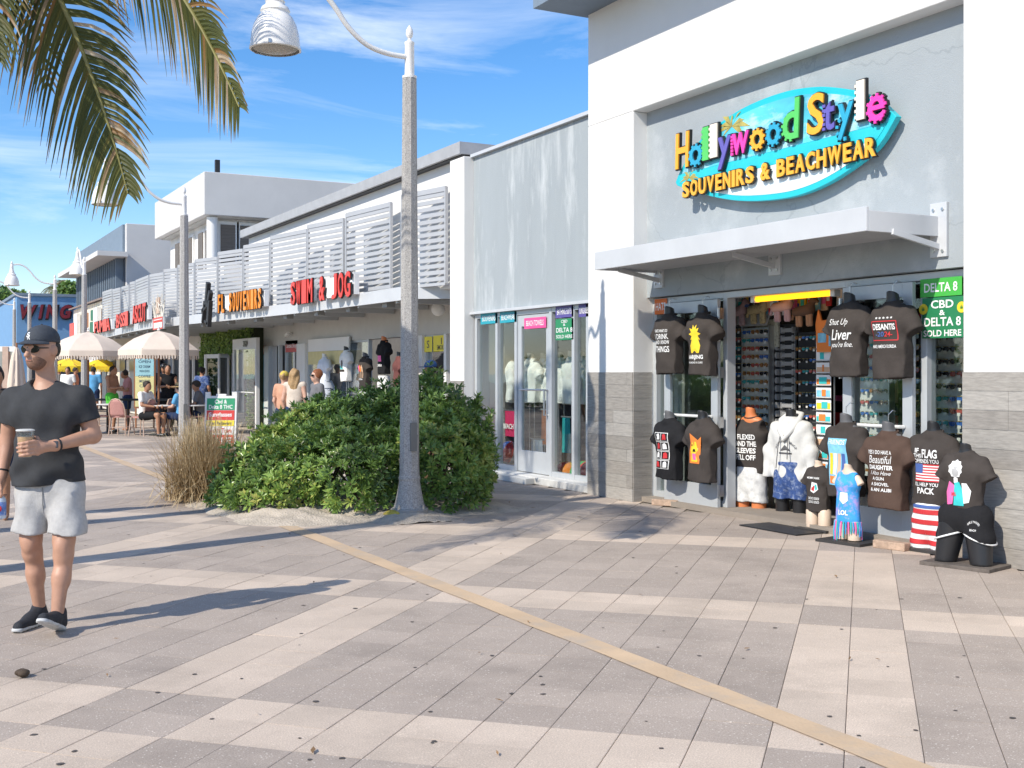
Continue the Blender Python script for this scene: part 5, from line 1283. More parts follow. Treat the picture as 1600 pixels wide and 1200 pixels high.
for k in range(14): MB().box(-.34,.34,0,.03,.02+k*.097,.105+k*.097).build('slat', mat('cream_board', (.55,.48,.36), .6, var=.2), o)
# strip signs inside the panes
def pane_sign(p0, p1, py0, py1, X, txt, bgc, label, lines=None, fg=(.82,.82,.82), bold=.01):
    y0, z1 = on_wall(p0, py0, X); y1, _ = on_wall(p1, py0, X); ym = (y0+y1)/2; zA_ = on_wall((p0+p1)/2, py0, X)[1]; zB_ = on_wall((p0+p1)/2, py1, X)[1]
    return strip('window_sign', txt, ym, (zA_+zB_)/2, abs(y0-y1), abs(zA_-zB_), X, bgc, fg, label=label, lines=lines, bold=bold, group='printed strips in the shop windows')
TEAL, PINK, PURP, GRN, HATO = (.02,.33,.42), (.78,.08,.28), (.10,.08,.30), (.02,.24,.10), (.72,.16,.03)
pane_sign(751, 777, 489, 506, 8.10, 'SOUVENIRS', TEAL, 'teal strip reading SOUVENIRS at the top of the leftmost annex pane')
pane_sign(781, 807, 487, 504, 8.10, 'BEACHWEAR', TEAL, 'teal strip reading BEACHWEAR in the second annex pane')
pane_sign(819, 853, 496, 513, 8.10, 'BEACH TOWELS', PINK, 'pink strip reading BEACH TOWELS on the annex door')
pane_sign(868, 896, 477, 496, 8.10, 'BATHING SUITS', PURP, 'purple strip reading BATHING SUITS above the green notice')
pane_sign(904, 921, 475, 495, 8.10, 'SUNGLASSES', PURP, 'purple strip reading SUNGLASSES in the annex pane beside the white pillar')
pane_sign(868, 896, 498, 531, 8.10, '', GRN, 'green notice reading DELTA 8 SOLD HERE in the annex window', [('CBD',.5,.88,.35,.14),('&',.5,.72,.12,.12),('DELTA 8',.5,.47,.9,.22),('SOLD HERE',.5,.16,.9,.16)])
pane_sign(1023, 1042, 467, 491, 8.11, 'HATS', HATO, 'orange strip reading HATS left of the open door')
pane_sign(1438, 1503, 434, 463, 8.11, 'DELTA 8', (.06,.42,.06), 'bright green strip reading DELTA 8 above the larger green poster', bold=.02)
o = pane_sign(1441, 1505, 464, 528, 8.11, '', (.02,.20,.08), 'large green poster with yellow leaf discs in the right sidelight', [('CBD',.5,.83,.55,.2),('&',.5,.62,.14,.13),('DELTA 8',.5,.40,.9,.22),('SOLD HERE',.5,.12,.92,.16)], bold=.02)
for cx in (-.21, .21):
    q = MB().lathe([(.048,0),(.048,.003)], 20).build('leaf_disc', I_YEL, o); q.matrix_basis = Matrix.Translation((cx,-.001,.26)) @ Matrix.Rotation(R(90), 4, 'X')
    m = MB()
    for a in (-75,-50,-25,0,25,50,75):
        l = .04*(1-abs(a)/150); m.prism([(cx,.245),(cx+math.sin(R(a-9))*l*.6,.245+math.cos(R(a-9))*l*.6),(cx+math.sin(R(a))*l,.245+math.cos(R(a))*l),(cx+math.sin(R(a+9))*l*.6,.245+math.cos(R(a+9))*l*.6)], 'y', -.006, -.0045)
    m.build('leaf_print', mat('print_green', (.05,.25,.05), .6), o)

# ------------------------------------------------------------------ goods inside the souvenir shop
lens_cols = [mat('lens_'+n, c, .12, var=.05) for n, c in (('black',(.012,.012,.014)),('amber',(.30,.14,.05)),('blue',(.05,.14,.42)),('teal',(.05,.30,.32)),('rose',(.45,.10,.08)))]
P_TAG = mat('price_tag', (.72,.70,.66), .6); P_RIM = mat('gold_rim', (.5,.36,.14), .3, metal=.6)
def glasses_mesh(m):
    b = MB()
    for sg in (-1, 1):
        ring = [(sg*.034+.027*math.cos(a), -.004-.003*math.cos(a*2), .021*math.sin(a)) for a in [6.283*k/10 for k in range(10)]]
        b.add(ring+[(x, y+.006, z) for x, y, z in ring], [tuple(range(10)), tuple(range(19, 9, -1))]+[(k, (k+1) % 10, (k+1) % 10+10, k+10) for k in range(10)])
        b.box(sg*.062-.003, sg*.062+.003, 0, .09, .004, .012)
    b.box(-.012, .012, -.003, .004, .004, .010); b.mi = 1; b.box(.018,.050,-.014,-.012,-.034,-.010); b.mi = 2
    for sg in (-1, 1): b.box(sg*.034-.026,sg*.034+.026,-.008,-.005,.017,.023)
    o = b.build('sunglasses', [m, P_TAG, P_RIM]); me = o.data; bpy.data.objects.remove(o); return me
GM = [glasses_mesh(m) for m in lens_cols]
def eyewear_rack(X, px, label, w_, h_, cols_, rows, z0, seed, panel, rz=0.0, name='sunglasses_rack', hdr=True):
    y, _ = on_wall(px, 600, X); o = empty(name, (X, y, 0), FACE+rz, label, 'rack'); r = random.Random(seed)
    MB().box(-w_/2,w_/2,.0,.04,z0,z0+h_).build('panel', panel, o)
    MB().box(-w_/2-.012,-w_/2,-.03,.05,0,z0+h_+.02).build('post', M_steel, o); MB().box(w_/2,w_/2+.012,-.03,.05,0,z0+h_+.02).build('post', M_steel, o)
    if hdr: MB().bar((-w_/2,-.03,z0+h_+.09),(w_/2,-.03,z0+h_+.09),.02,.14,(0,.4,1)).build('mirror', M_awn, o)
    for i in range(cols_):
        for j in range(rows):
            q = link('sunglasses', r.choice(GM), o); q.location = (-w_/2+w_*(i+.5)/cols_, -.03, z0+h_*(j+.5)/rows); q.rotation_euler = (r.uniform(-.15,.05), 0, r.uniform(-.08,.08)); q.scale = (w_/cols_/.132,)*3
    return o
P_WH, P_DK = mat('rack_white', (.62,.62,.60), .5), mat('rack_dark', (.03,.03,.032), .5)
eyewear_rack(8.95, 1150, 'narrow rack of blue and dark sunglasses just inside the left jamb', .28, 1.45, 2, 14, .65, 1, P_DK)
eyewear_rack(8.9, 1183, 'white board of sunglasses in two columns behind the orange mannequin', .46, 1.45, 3, 15, .62, 2, P_WH)
y, _ = on_wall(1222, 600, 9.0); o = empty('keyring_rack', (9.0, y, 0), FACE, 'black rack of grey keyrings in two tall columns', 'rack')
MB().box(-.27,.27,.0,.05,.4,2.1).build('panel', P_DK, o)
km = MB().box(-.085,.085,-.04,-.01,-.022,.022).box(-.10,-.085,-.05,0,-.035,.035).box(.085,.10,-.05,0,-.035,.035).build('keyring', mat('pewter', (.42,.42,.425), .4, metal=.3), o); km.location = (-.14,0,.7)
for i in range(2):
    for j in range(15):
        if i == 0 and j == 0: continue
        q = km.copy(); COL.objects.link(q); q.parent = o; q.location = (-.14+i*.27, 0, .7+j*.095)
eyewear_rack(9.0, 1262, 'dark rack of assorted sunglasses next to the postcards', .34, 1.5, 3, 12, .5, 5, P_DK, hdr=False)
eyewear_rack(8.75, 1362, 'sunglasses board seen through the glass of the right door', .5, 1.5, 4, 13, .5, 6, P_WH, hdr=False)
eyewear_rack(8.7, 1452, 'sunglasses board behind the right sidelight, left of two', .32, 1.5, 2, 14, .45, 7, P_DK, hdr=False)
eyewear_rack(8.65, 1487, 'sunglasses board behind the right sidelight, next to the pillar', .32, 1.6, 2, 14, .45, 8, P_WH, hdr=False)
y, _ = on_wall(1290, 600, 8.7); o = empty('postcard_rack', (8.7, y, 0), FACE, 'wire rack of colourful souvenir picture cards beside the right jamb', 'rack')
for x in (-.13,.13): MB().tube([(x,0,.3),(x,0,1.95)], .008, 6).build('post', M_steel, o)
cc = [I_SKY, I_ORG, I_TAN, I_WHT, I_TEAL, I_YEL]
for j in range(11):
    z = .5+j*.13; MB().tube([(-.14,-.05,z),(.14,-.05,z)], .004, 5).build('wire', M_steel, o)
    c_ = MB().box(-.11,.11,-.03,-.026,z+.005,z+.115).build('card', I_WHT, o)
    r_ = random.Random(j); MB().box(-.10,.10,-.033,-.0305,z+.015,z+.06+r_.random()*.03).build('picture', cc[j % 6], c_)
    MB().box(-.07+r_.random()*.06,.0+r_.random()*.08,-.036,-.0335,z+.02,z+.09).build('picture', cc[(j*3+1) % 6], c_)
y, z = on_wall(1292, 520, 8.62); o = empty('cutout_sign', (8.62, y, z-.2), FACE, 'orange cut out sign with a pointed ear above the card rack', 'sign')
MB().prism([(-.15,0),(.16,0),(.17,.28),(.05,.34),(-.08,.33),(-.13,.45),(-.17,.30)], 'y', 0, .02).build('board', I_ORG, o); MB().box(.03,.13,-.004,-.001,.06,.26).box(-.13,-.01,-.004,-.001,.10,.2).build('picture', I_SKY, o)
def plush(px, py, X, m, m2, label, face=1):
    y, z = on_wall(px, py, X); o = empty('plush_toy', (X, y, z), FACE, label, 'plush toy', 'plush animals hanging over the doorway')
    pr = [cap((-.11,0,0),(.09,0,.02), .055, .06, .03), cap((.09*face,0,.04),(.15*face,0,.12), .035, .03, .03), cap((.15*face,-.005,.13),(.22*face,-.01,.10), .034, .02, .03), eli((.14*face,.02,.165),(.012,.01,.025), .01)]
    np_obj('body', sdf_mesh(pr, .012), m, o)
    for lx in (-.10,-.06,.06,.10): np_obj('leg', sdf_mesh([cap((lx,.0,-.02),(lx+.02*face,-.01,-.14), .024, .026, .01)], .012), m2, o)
    MB().tube([(-.15*face,0,.02),(-.19*face,0,-.08)], [.012,.02], 6).build('tail', m2, o, smooth=True); MB().tube([(0,0,.05),(0,0,.38)], .003, 4).build('cord', M_black, o)
M_giraffe = mat('spotted_plush', (.45,.36,.2), .95, var=.1, dark=(.08,.05,.03), dsc=26, damt=1.0)
plush(1184, 484, 8.75, M_giraffe, M_giraffe, 'spotted plush animal hanging left of the pink horse')
plush(1222, 480, 8.6, mat('pink_plush', (.55,.33,.28), .95), mat('mauve_plush', (.42,.28,.30), .95), 'pink plush horse hanging in the middle of the doorway')
plush(1256, 487, 8.65, mat('brown_plush', (.10,.055,.035), .95), mat('tan_plush', (.35,.2,.12), .95), 'brown plush horse hanging right of the pink horse')
plush(1152, 488, 8.8, MATS['mauve_plush'], MATS['mauve_plush'], 'mauve plush animal hanging by the left jamb')
hc = [I_WHT, I_TEAL, I_PNK, I_BLU, I_YEL, I_WHT, I_SKY, I_TAN, I_RED, I_WHT]; rr = random.Random(8)
for k in range(20):
    px = 1143+k*8.3; y, z = on_wall(px, 468+rr.uniform(-4,5), 8.8); w_ = rr.uniform(.07,.16); h_ = rr.uniform(.16,.34); o = empty('hanging_bag', (8.8+rr.uniform(-.08,.1), y, z-h_/2), FACE+rr.uniform(-.3,.3), None, 'souvenir', 'bright souvenirs hung along the top of the doorway')
    o['label'] = ['white','teal','pink','navy','yellow','white','sky blue','tan','red','white'][k % 10]+' souvenir bag, '+['first','second','third','fourth','fifth','sixth','seventh','eighth','ninth','tenth','eleventh','twelfth','thirteenth','fourteenth','fifteenth','sixteenth','seventeenth','eighteenth','nineteenth','last'][k]+' from the left jamb under the yellow tube'
    MB().box(-w_/2,w_/2,0,.02,0,h_).build('pouch', hc[k % 10], o); MB().box(-w_*.3,w_*.3,-.003,0,h_*.3,h_*.6).build('picture', hc[(k*7+3) % 10], o); MB().tube([(0,.01,h_),(0,.01,h_+.2)], .003, 4).build('cord', M_black, o)
y, z = on_wall(1198, 521, 8.95); o = empty('patterned_board', (8.95, y, z-.16), FACE, 'black and cream patterned board above the keyring rack', 'sign')
MB().box(-.2,.2,0,.02,0,.32).build('board', mat('maze_print', (.5,.48,.38), .7, var=.1, dark=(.02,.02,.02), dsc=22, damt=1.0), o); MB().box(-.21,.21,.02,.035,-.01,.33).build('backing', M_black, o)
ya_, za_ = on_wall(1180, 462, 8.3); yb_, zb_ = on_wall(1305, 452, 8.3)
o = empty('tube_light', (8.3, (ya_+yb_)/2, 2.30), 0, 'yellow fluorescent tube across the top of the doorway', 'light')
mt = bpy.data.materials.new('yellow_tube'); mt.use_nodes = True; p_ = mt.node_tree.nodes['Principled BSDF']; p_.inputs['Base Color'].default_value = (.9,.5,.02,1); p_.inputs['Emission Color'].default_value = (1,.45,.01,1); p_.inputs['Emission Strength'].default_value = 1.6
MB().tube([(8.3,yb_,2.345),(8.3,ya_,2.345)], .03, 12).build('tube', mt, o, world=True, smooth=40)
for yy in (ya_, yb_): MB().box(8.26,8.34,yy-.03,yy+.03,2.31,2.375).build('holder', M_white, o, world=True)
# shelves with goods deep in the shop
for k, (x, y) in enumerate(((10.6,8.0),(10.8,9.6),(11.2,11.2),(10.2,7.2))):
    o = empty('goods_shelf', (x, y, 0), FACE, ['dim shelf of boxed goods deep in the shop','tall dim shelf of folded shirts behind the keyrings','dark corner shelf beyond the sunglasses boards','dim shelf of hats behind the right door'][k], 'shelf'); r = random.Random(k)
    for j in range(5):
        MB().box(-.6,.6,0,.35,.3+j*.42,.32+j*.42).build('shelf_board', P_DK, o)
        for i in range(7): MB().box(-.58+i*.17,-.44+i*.17,.02,.3,.322+j*.42,.36+j*.42+r.random()*.25).build('goods', r.choice(hc), o)
    for x_ in (-.6,.6): MB().box(x_-.015,x_+.015,0,.35,0,2.2).build('side_panel', P_DK, o)
# door mat, bricks that hold the doors
tag(MB().box(-.22,.22,-.42,.42,0,.012).build('door_mat', M_black, None, bevel=.004), 'black rubber door mat at the shop entrance', 'mat').location = (7.78, 8.85, .002)
def brick(px, py, rz, label):
    x, y = on_ground(px, py); o = MB().box(-.16,.16,-.05,.05,0,.07).build('brick', mat('worn_brick', (.42,.30,.22), .9, var=.3, scale=14, bump=.6, bscale=30), None, bevel=.008); o.location = (x, y, 0); o.rotation_euler = (0,0,rz); tag(o, label, 'brick', 'bricks holding the doors')
brick(1040, 790, R(-62), 'worn brick holding the left door open'); brick(1393, 858, R(-80), 'pale brick on the ground before the right door')

# clothes and signs in front of the long beach shop
def sw2(px, py, X=8.95): return on_wall(px, py, X)
gS = 'shirt mannequins in front of the clothes shop'
y, z = sw2(507, 600); mannequin((8.95, y, 0), FACE+R(5), 'white mannequin in pale top and ruffled denim skirt before the clothes shop', 'crop', mat('pale_denim', (.62,.66,.74), .9, var=.1), mat('white_mannequin', (.75,.75,.74), .5), z+.05, (), 30, group=gS, rods=True)
o = [q for q in bpy.data.objects if q.get('label', '').startswith('white mannequin in pale top')][0]
MB().lathe([(.31,z-.38),(.27,z-.25),(.29,z-.24),(.23,z-.1),(.25,z-.09),(.17,z+.08)], 22).build('skirt', MATS['pale_denim'], o, smooth=30)
y, z = sw2(541, 596); mannequin((8.95, y, 0), FACE, 'white shirt with a teal picture print before the clothes shop', 'tee', C_WHT, B_BLK, z, [('r',0,z+.24,.26,.05,C_CHAR),('r',0,z+.31,.17,.07,I_TEAL,.006),('p',[(-.05,z+.3),(.07,z+.3),(.04,z+.48),(-.02,z+.46)],B_GRY,.007)], 31, group=gS, rods=True)
y, z = sw2(574, 608); mannequin((8.9, y, 0), FACE, 'brown grey shirt with three pink bird prints before the clothes shop', 'tee', C_CHAR, B_GRY, z, [('p',[(cx-.04,z+.38),(cx+.03,z+.36),(cx+.05,z+.46),(cx,z+.52),(cx-.04,z+.47)],m_) for cx, m_ in ((-.09,I_PNK),(0,I_ORG),(.09,I_TAN))]+[('r',cx,z+.31,.012,.14,I_TAN) for cx in (-.1,-.06,0,.03,.08,.11)]+[('t','FLORIDA',0,z+.21,.22,.035,I_WHT)], 32, group=gS, shorts=(M_wash, .8, z), rods=True)
y, z = sw2(600, 592, 9.0); mannequin((9.0, y, 0), FACE, 'black and pink shirt over white shorts in the shop doorway', 'tee', C_BLK, B_ORG, z+.1, [('r',0,z+.42,.18,.12,I_PNK),('t','FLORIDA',0,z+.28,.22,.05,I_WHT)], 33, group=gS, shorts=(C_WHT, .9, z+.05), rods=True)
y, z = sw2(624, 612, 8.8); mannequin((8.8, y, 0), FACE-R(10), 'maroon shirt with lettering down its side, half hidden by the lamp post', 'tee', C_MAR, B_BLK, z, [('t','BEACH',-.1,z+.4,.05,.06,I_WHT)], 34, group=gS, rods=True)
YELS, REDS = (.80,.66,.03), (.52,.05,.05)
def swsign(p0, p1, y0_, y1_, txt, c, label, lines=None, fg=(.8,.8,.8)): return pane_sign(p0, p1, y0_, y1_, 9.2, txt, c, label, lines, fg)
swsign(677, 697, 524, 549, 'Smoke', YELS, 'yellow strip with dark lettering next to the white pilaster', [('SMOKE',.6,.25,.6,.3),('I',.65,.65,.06,.4)], (.05,.05,.05))
swsign(663, 675, 526, 550, '', YELS, 'narrow yellow strip left of the other yellow strip', [('S',.5,.5,.3,.5)], (.05,.05,.05))
swsign(484, 500, 532, 551, 'Smoke', YELS, 'yellow strip left of the white mannequins', None, (.1,.1,.05))
swsign(446, 465, 532, 550, 'Smoke Shop', REDS, 'red strip reading Smoke Shop over a window')
swsign(399, 416, 540, 553, 'BEACH', (.75,.17,.06), 'orange red strip above the blue poster')
swsign(400, 415, 555, 640, '', (.16,.45,.55), 'tall pale blue poster beside the entrance')
swsign(390, 402, 545, 562, '', (.78,.66,.05), 'small yellow notice under the house number', [('*',.5,.5,.4,.4)], (.05,.05,.05))
y, z = sw2(506, 540, 9.05); 
o = empty('white_board', (9.12, sw2(515, 540, 9.12)[0], sw2(515, 548, 9.12)[1]), FACE, 'white panel behind the mannequins of the clothes shop', 'board'); MB().box(-1.6,1.3,0,.04,0,.3).build('panel', M_white, o); MB().box(-1.6,1.3,.0,.03,-.32,-.004).build('lower_panel', mat('pale_yellow_panel', (.6,.52,.25), .6), o)
# merchandise tables under the mannequins
o = empty('display_table', (8.75, sw2(560, 640, 8.75)[0], 0), FACE, 'black draped display table with folded prints under the mannequins', 'table')
MB().box(-1.4,1.4,-.3,.3,.0,.78).build('cloth', C_BLK, o)
for k in range(7): MB().box(-1.2+k*.36,-.95+k*.36,-.33,-.302,.35,.74).build('print', hc[(k*3+1) % 10], o)

# ------------------------------------------------------------------ the man walking towards the camera
SK = mat('skin', (.47,.26,.175), .5, var=.10, scale=18, bump=.08, bscale=220)
SKL = mat('skin_fair', (.55,.33,.24), .5, var=.1, scale=14); SKT = mat('skin_tanned', (.38,.19,.11), .5, var=.1, scale=14)
HA_D, HA_B, HA_A = mat('hair_dark', (.025,.018,.014), .6, bump=.6, bscale=80), mat('hair_blond', (.38,.24,.11), .55, var=.3, scale=30, bump=.6, bscale=80), mat('hair_auburn', (.25,.08,.025), .5, var=.3, scale=30, bump=.6, bscale=80)
d_m = 7.08; MAN = view(d_m, (78-800)/1814*d_m)
man = empty('person', tuple(MAN), -A0, 'man in dark cap, black t-shirt and grey shorts walking with an iced coffee', 'person')
def hrot(yaw, c, tilt=0.0):
    M = Matrix.Rotation(yaw, 4, 'Z') @ Matrix.Rotation(tilt, 4, 'X')
    return lambda p: np.array(Vector(c)+M @ Vector(p)), M
HC = (-.045, -.02, 1.69); HP, HM = hrot(R(-24), HC, R(3))
sh_a, el_a, wr_a = (-.222,.0,1.395), (-.272,.04,1.135), (-.280,-.03,.935)
sh_b, el_b, wr_b = (.188,.0,1.395), (.255,.02,1.165), (.125,-.235,1.120)
body = [eli(HC, (.080,.080,.080), .03), eli(HP((0,.012,.022)), (.078,.100,.100), .04, HM), eli(HP((0,-.028,-.045)), (.060,.066,.068), .04, HM), eli(HP((0,-.055,-.088)), (.036,.034,.028), .03, HM),
    cap(HP((0,-.096,.0)), HP((0,-.116,-.030)), .011, .015, .012), eli(HP((0,-.094,-.058)), (.024,.014,.012), .012, HM), eli(HP((0,-.084,.022)), (.055,.022,.012), .02, HM),
    eli(HP((-.088,.014,-.008)), (.016,.026,.035), .004, HM), eli(HP((.088,.014,-.008)), (.016,.026,.035), .004, HM),
    cap((-.030,.025,1.46), HP((0,.02,-.06)), .060, .053, .03), cap((-.15,.01,1.405), (.12,.01,1.405), .058, .058, .05),
    cap((-.015,.0,1.02), (-.018,.0,1.30), .150, .160, .06, (1,.66,1)), cap((.0,.0,.93), (-.01,-.01,1.05), .148, .148, .05, (1,.68,1)),
    cap(sh_a, el_a, .062, .047, .03), cap(el_a, wr_a, .048, .031, .02), cap(sh_b, el_b, .062, .048, .03), cap(el_b, wr_b, .049, .031, .02)]
# legs: the left of the picture planted, the other one stepping forward on its heel
hip_a, kn_a, an_a = (-.098,.0,.90), (-.105,-.03,.50), (-.088,.06,.11); hip_b, kn_b, an_b = (.105,.0,.90), (.122,-.10,.50), (.112,-.17,.115)
for h_, k_, a_ in ((hip_a, kn_a, an_a), (hip_b, kn_b, an_b)):
    h_, k_, a_ = map(np.array, (h_, k_, a_))
    body += [cap(h_, k_+(h_-k_)*.1, .084, .062, .03), cap(k_+(h_-k_)*.12, k_+(a_-k_)*.12, .058, .054, .03), cap(k_+(a_-k_)*.10+np.array([0,.018,0]), k_+(a_-k_)*.5+np.array([0,.018,0]), .054, .052, .03), cap(k_+(a_-k_)*.45, a_, .049, .036, .03), eli(k_+np.array([0,-.042,.005]), (.034,.022,.04), .03)]
# hand on the cup: palm at its right, fingers round the front, thumb up along the near edge
CUP = np.array((-.010,-.335,1.078))
body += [cap(wr_b, (.075,-.295,1.115), .031, .034, .02), eli((.058,-.312,1.115), (.026,.034,.044), .02)]
for i, (z, ln) in enumerate(((1.150,.95),(1.127,1.05),(1.104,1.0),(1.082,.85))):
    rf = .058; a0_ = R(-18); pts = []
    for k in range(4):
        a = a0_-R((0,36,66,92)[k]*ln); pts.append(np.array((CUP[0]+rf*math.cos(a), CUP[1]+rf*math.sin(a), z-.004*k)))
    body.append(cap((.060,-.325,z-.004), pts[0], .0125, .0115, .008))
    for k in range(3): body.append(cap(pts[k], pts[k+1], .0115-.001*k, .0105-.001*k, .005))
body += [cap((.062,-.305,1.135), (.040,-.290,1.165), .0145, .0125, .008), cap((.040,-.290,1.165), (.012,-.280,1.178), .012, .010, .005)]
# hand carrying the bottle
body += [cap(wr_a, (-.278,-.055,.895), .030, .030, .02), eli((-.277,-.060,.875), (.022,.040,.044), .02)]
BT = np.array((-.268,-.080,.70))
for i, y in enumerate((-.098,-.076,-.054,-.033)):
    p0 = np.array((-.285,y+.004,.855)); p1 = np.array((-.288,y,.815-.004*(i == 3))); p2 = np.array((-.270,y-.003,.795)); p3 = np.array((-.252,y-.003,.806))
    body += [cap(p0, p1, .0115, .011, .007), cap(p1, p2, .0105, .010, .005), cap(p2, p3, .0095, .009, .005)]
body += [cap((-.268,-.088,.880), (-.250,-.112,.845), .0135, .012, .008), cap((-.250,-.112,.845), (-.246,-.112,.815), .0115, .010, .005)]
np_obj('body', sdf_mesh(body, .0062), SK, man)
# t-shirt
tee = [cap((-.010,.0,.78), (-.012,-.005,1.02), .205, .192, .06, (1,.74,1)), cap((-.015,-.012,1.0), (-.018,-.005,1.28), .188, .190, .06, (1,.68,1)), cap((-.04,.012,1.425), (-.185,.005,1.395), .070, .070, .05), cap((-.02,.012,1.425), (.15,.005,1.395), .070, .070, .05), eli((-.03,.015,1.455), (.095,.075,.05), .05),
    cap((-.13,-.02,1.31), (.10,-.02,1.31), .105, .105, .06), cap(sh_a, np.array(sh_a)+.62*(np.array(el_a)-np.array(sh_a)), .074, .076, .04), cap(sh_b, np.array(sh_b)+.66*(np.array(el_b)-np.array(sh_b)), .074, .077, .04)]
def tcut(D, X, Y, Z):
    D = np.maximum(D, (.868+.05*np.abs(X)+.012*np.sin(7*X))-Z)
    for s_, e_, t in ((sh_a, el_a, .58), (sh_b, el_b, .62)):
        s_, e_ = np.array(s_), np.array(e_); ax = (e_-s_)/np.linalg.norm(e_-s_); c = s_+(e_-s_)*t
        side = np.sign(s_[0]); pl = (X-c[0])*ax[0]+(Y-c[1])*ax[1]+(Z-c[2])*ax[2]
        near = np.sqrt((X-c[0])**2+(Y-c[1])**2+(Z-c[2])**2) < .13
        D = np.where(near & (side*X > .165), np.maximum(D, pl), D)
    D = np.maximum(D, -(np.sqrt((X+.032)**2*1.1+(Y+.035)**2+((Z-1.495)*1.15)**2)-.072))
    return D
def tfold(X, Y, Z):
    w_ = np.clip((1.25-Z)/.35, 0, 1)
    return .011*w_*np.sin(15*X+26*Z+3*np.sin(6*X))+.008*w_*np.sin(38*Z-19*X+1)+.005*np.sin(21*X+11*Z)*np.sin(9*Z+4)+.004*np.sin(34*X-17*Z+2)
np_obj('t_shirt', sdf_mesh(tee, .0085, tcut, tfold), mat('black_jersey', (.030,.032,.036), .85, var=.15, scale=20, bump=.15, bscale=200), man)
MB().tube([(-.032+.078*math.cos(a), .012+.070*math.sin(a), 1.466+.022*math.sin(a)) for a in [6.283*k/24 for k in range(24)]], .009, 6, closed=True).build('collar', MATS['black_jersey'], man, smooth=True)
# shorts
sho = [cap((0,.0,.93), (0,.0,.84), .172, .18, .05, (1,.70,1))]
for h_, k_ in ((hip_a, kn_a), (hip_b, kn_b)):
    h_, k_ = np.array(h_), np.array(k_); sho.append(cap(h_+np.array((0,0,-.03)), k_+np.array((np.sign(h_[0])*.012,0,-.02)),    .104, .112, .022))
def scut(D, X, Y, Z):
    D = np.maximum(D, Z-.935); D = np.maximum(D, .578+.008*np.sin(25*X)-Z)
    for h_, k_ in ((hip_a, kn_a), (hip_b, kn_b)):
        t = (Z-k_[2])/(h_[2]-k_[2]); cx = k_[0]+(h_[0]-k_[0])*t; cy = k_[1]+(h_[1]-k_[1])*t
        D = np.maximum(D, -np.maximum(np.sqrt((X-cx)**2+(Y-cy)**2)-.078, Z-.605))
    return D
M_gsh = mat('grey_marl_jersey', (.43,.425,.42), .9, var=.10, scale=40, bump=.2, bscale=160)
shr = np_obj('shorts', sdf_mesh(sho, .0085, scut, lambda X, Y, Z: .009*np.sin(24*X+9*Z)*np.clip((.88-Z)/.2, 0, 1)+.004*np.sin(33*Z+15*X)+.003*np.sin(47*X-20*Z)), M_gsh, man)
MB().tube([(.165,-.06,.84),(.18,-.055,.76),(.185,-.04,.70)], .004, 5).build('pocket_seam', mat('grey_seam', (.22,.225,.23), .9), shr); MB().tube([(.004,-.125,.86),(.003,-.118,.76),(.0,-.09,.70)], .003, 5).build('fly_seam', MATS['grey_seam'], shr)
# cap
cpr = [eli(HP((0,.012,.052)), (.093,.112,.098), .01, HM)]
def ccut(D, X, Y, Z):
    n = np.array(HM.to_3x3() @ Vector((0,.10,1))); c = HP((0,0,.045)); return np.maximum(D, -((X-c[0])*n[0]+(Y-c[1])*n[1]+(Z-c[2])*n[2]))
M_cap = mat('slate_cap', (.040,.048,.062), .8, var=.12, scale=20, bump=.2, bscale=140)
cp = np_obj('cap', sdf_mesh(cpr, .006, ccut), M_cap, man)
bv = []; bf = []
for j in range(6):
    for i in range(15):
        a = R(-74+148*i/14); r_ = 1; x = .089*math.sin(a)*(1+.02*j); y = .012-.108*math.cos(a)*(1+.125*j*(math.cos(a)**.6 if math.cos(a) > 0 else 0)); z = .060-.0035*j-.9*x*x
        bv.append((x, y, z))
nb = len(bv); bv += [(x, y, z-.004) for x, y, z in bv]
for j in range(5):
    for i in range(14): q = (j*15+i, j*15+i+1, (j+1)*15+i+1, (j+1)*15+i); bf.append(q); bf.append(tuple(nb+t for t in reversed(q)))
for i in range(14): bf.append((75+i, 75+i+1, nb+75+i+1, nb+75+i))
MB().add([HP(p) for p in bv], bf).build('brim', M_cap, cp, smooth=50)
sk = None
capb = BVHTree.FromPolygons([tuple(v.co) for v in cp.data.vertices], [tuple(p.vertices) for p in cp.data.polygons])
def on_head(geo, cx, cz, bvh, off):
    v, f = geo; out = []
    for p in v:
        o_ = Vector(HP((p[0]+cx, -.4, p[2]+cz))); dn = (HM.to_3x3() @ Vector((0,1,0))); h = bvh.ray_cast(o_, dn); out.append(h[0]-dn*off if h[0] else o_+dn*.3)
    return out, f
MB().geo(on_head(fit_text('S', .022, .03, .03), -.006, .092, capb, .002)).geo(on_head(fit_text('R', .022, .03, .03), .006, .078, capb, .0025)).build('emblem', mat('thread_white', (.7,.71,.73), .7), cp)
MB().ell(HP((0,.012,.151)), (.008,.008,.005), 8, 6).build('button', M_cap, cp, smooth=True)
# sunglasses, beard, mouth, hair at the sides
sgl = MB()
for sg in (-1, 1):
    ring = [HP((sg*.037+.034*math.cos(a), -.100+.012*abs(math.cos(a))*(1 if sg*math.cos(a) > 0 else .2), .006+.024*math.sin(a))) for a in [6.283*k/14 for k in range(14)]]
    ring2 = [np.array(p)+np.array(HM.to_3x3() @ Vector((0,.008,0))) for p in ring]
    sgl.add(ring+ring2, [tuple(range(14)), tuple(range(27, 13, -1))]+[(k, (k+1) % 14, (k+1) % 14+14, k+14) for k in range(14)])
    sgl.tube([HP((sg*.066,-.090,.012)), HP((sg*.082,-.03,.010)), HP((sg*.083,.02,.006))], .004, 6)
sgl.tube([HP((-.012,-.101,.012)), HP((0,-.106,.015)), HP((.012,-.101,.012))], .0035, 6)
sgl.build('sunglasses', mat('sunglass_black', (.012,.010,.010), .12), man, smooth=30)
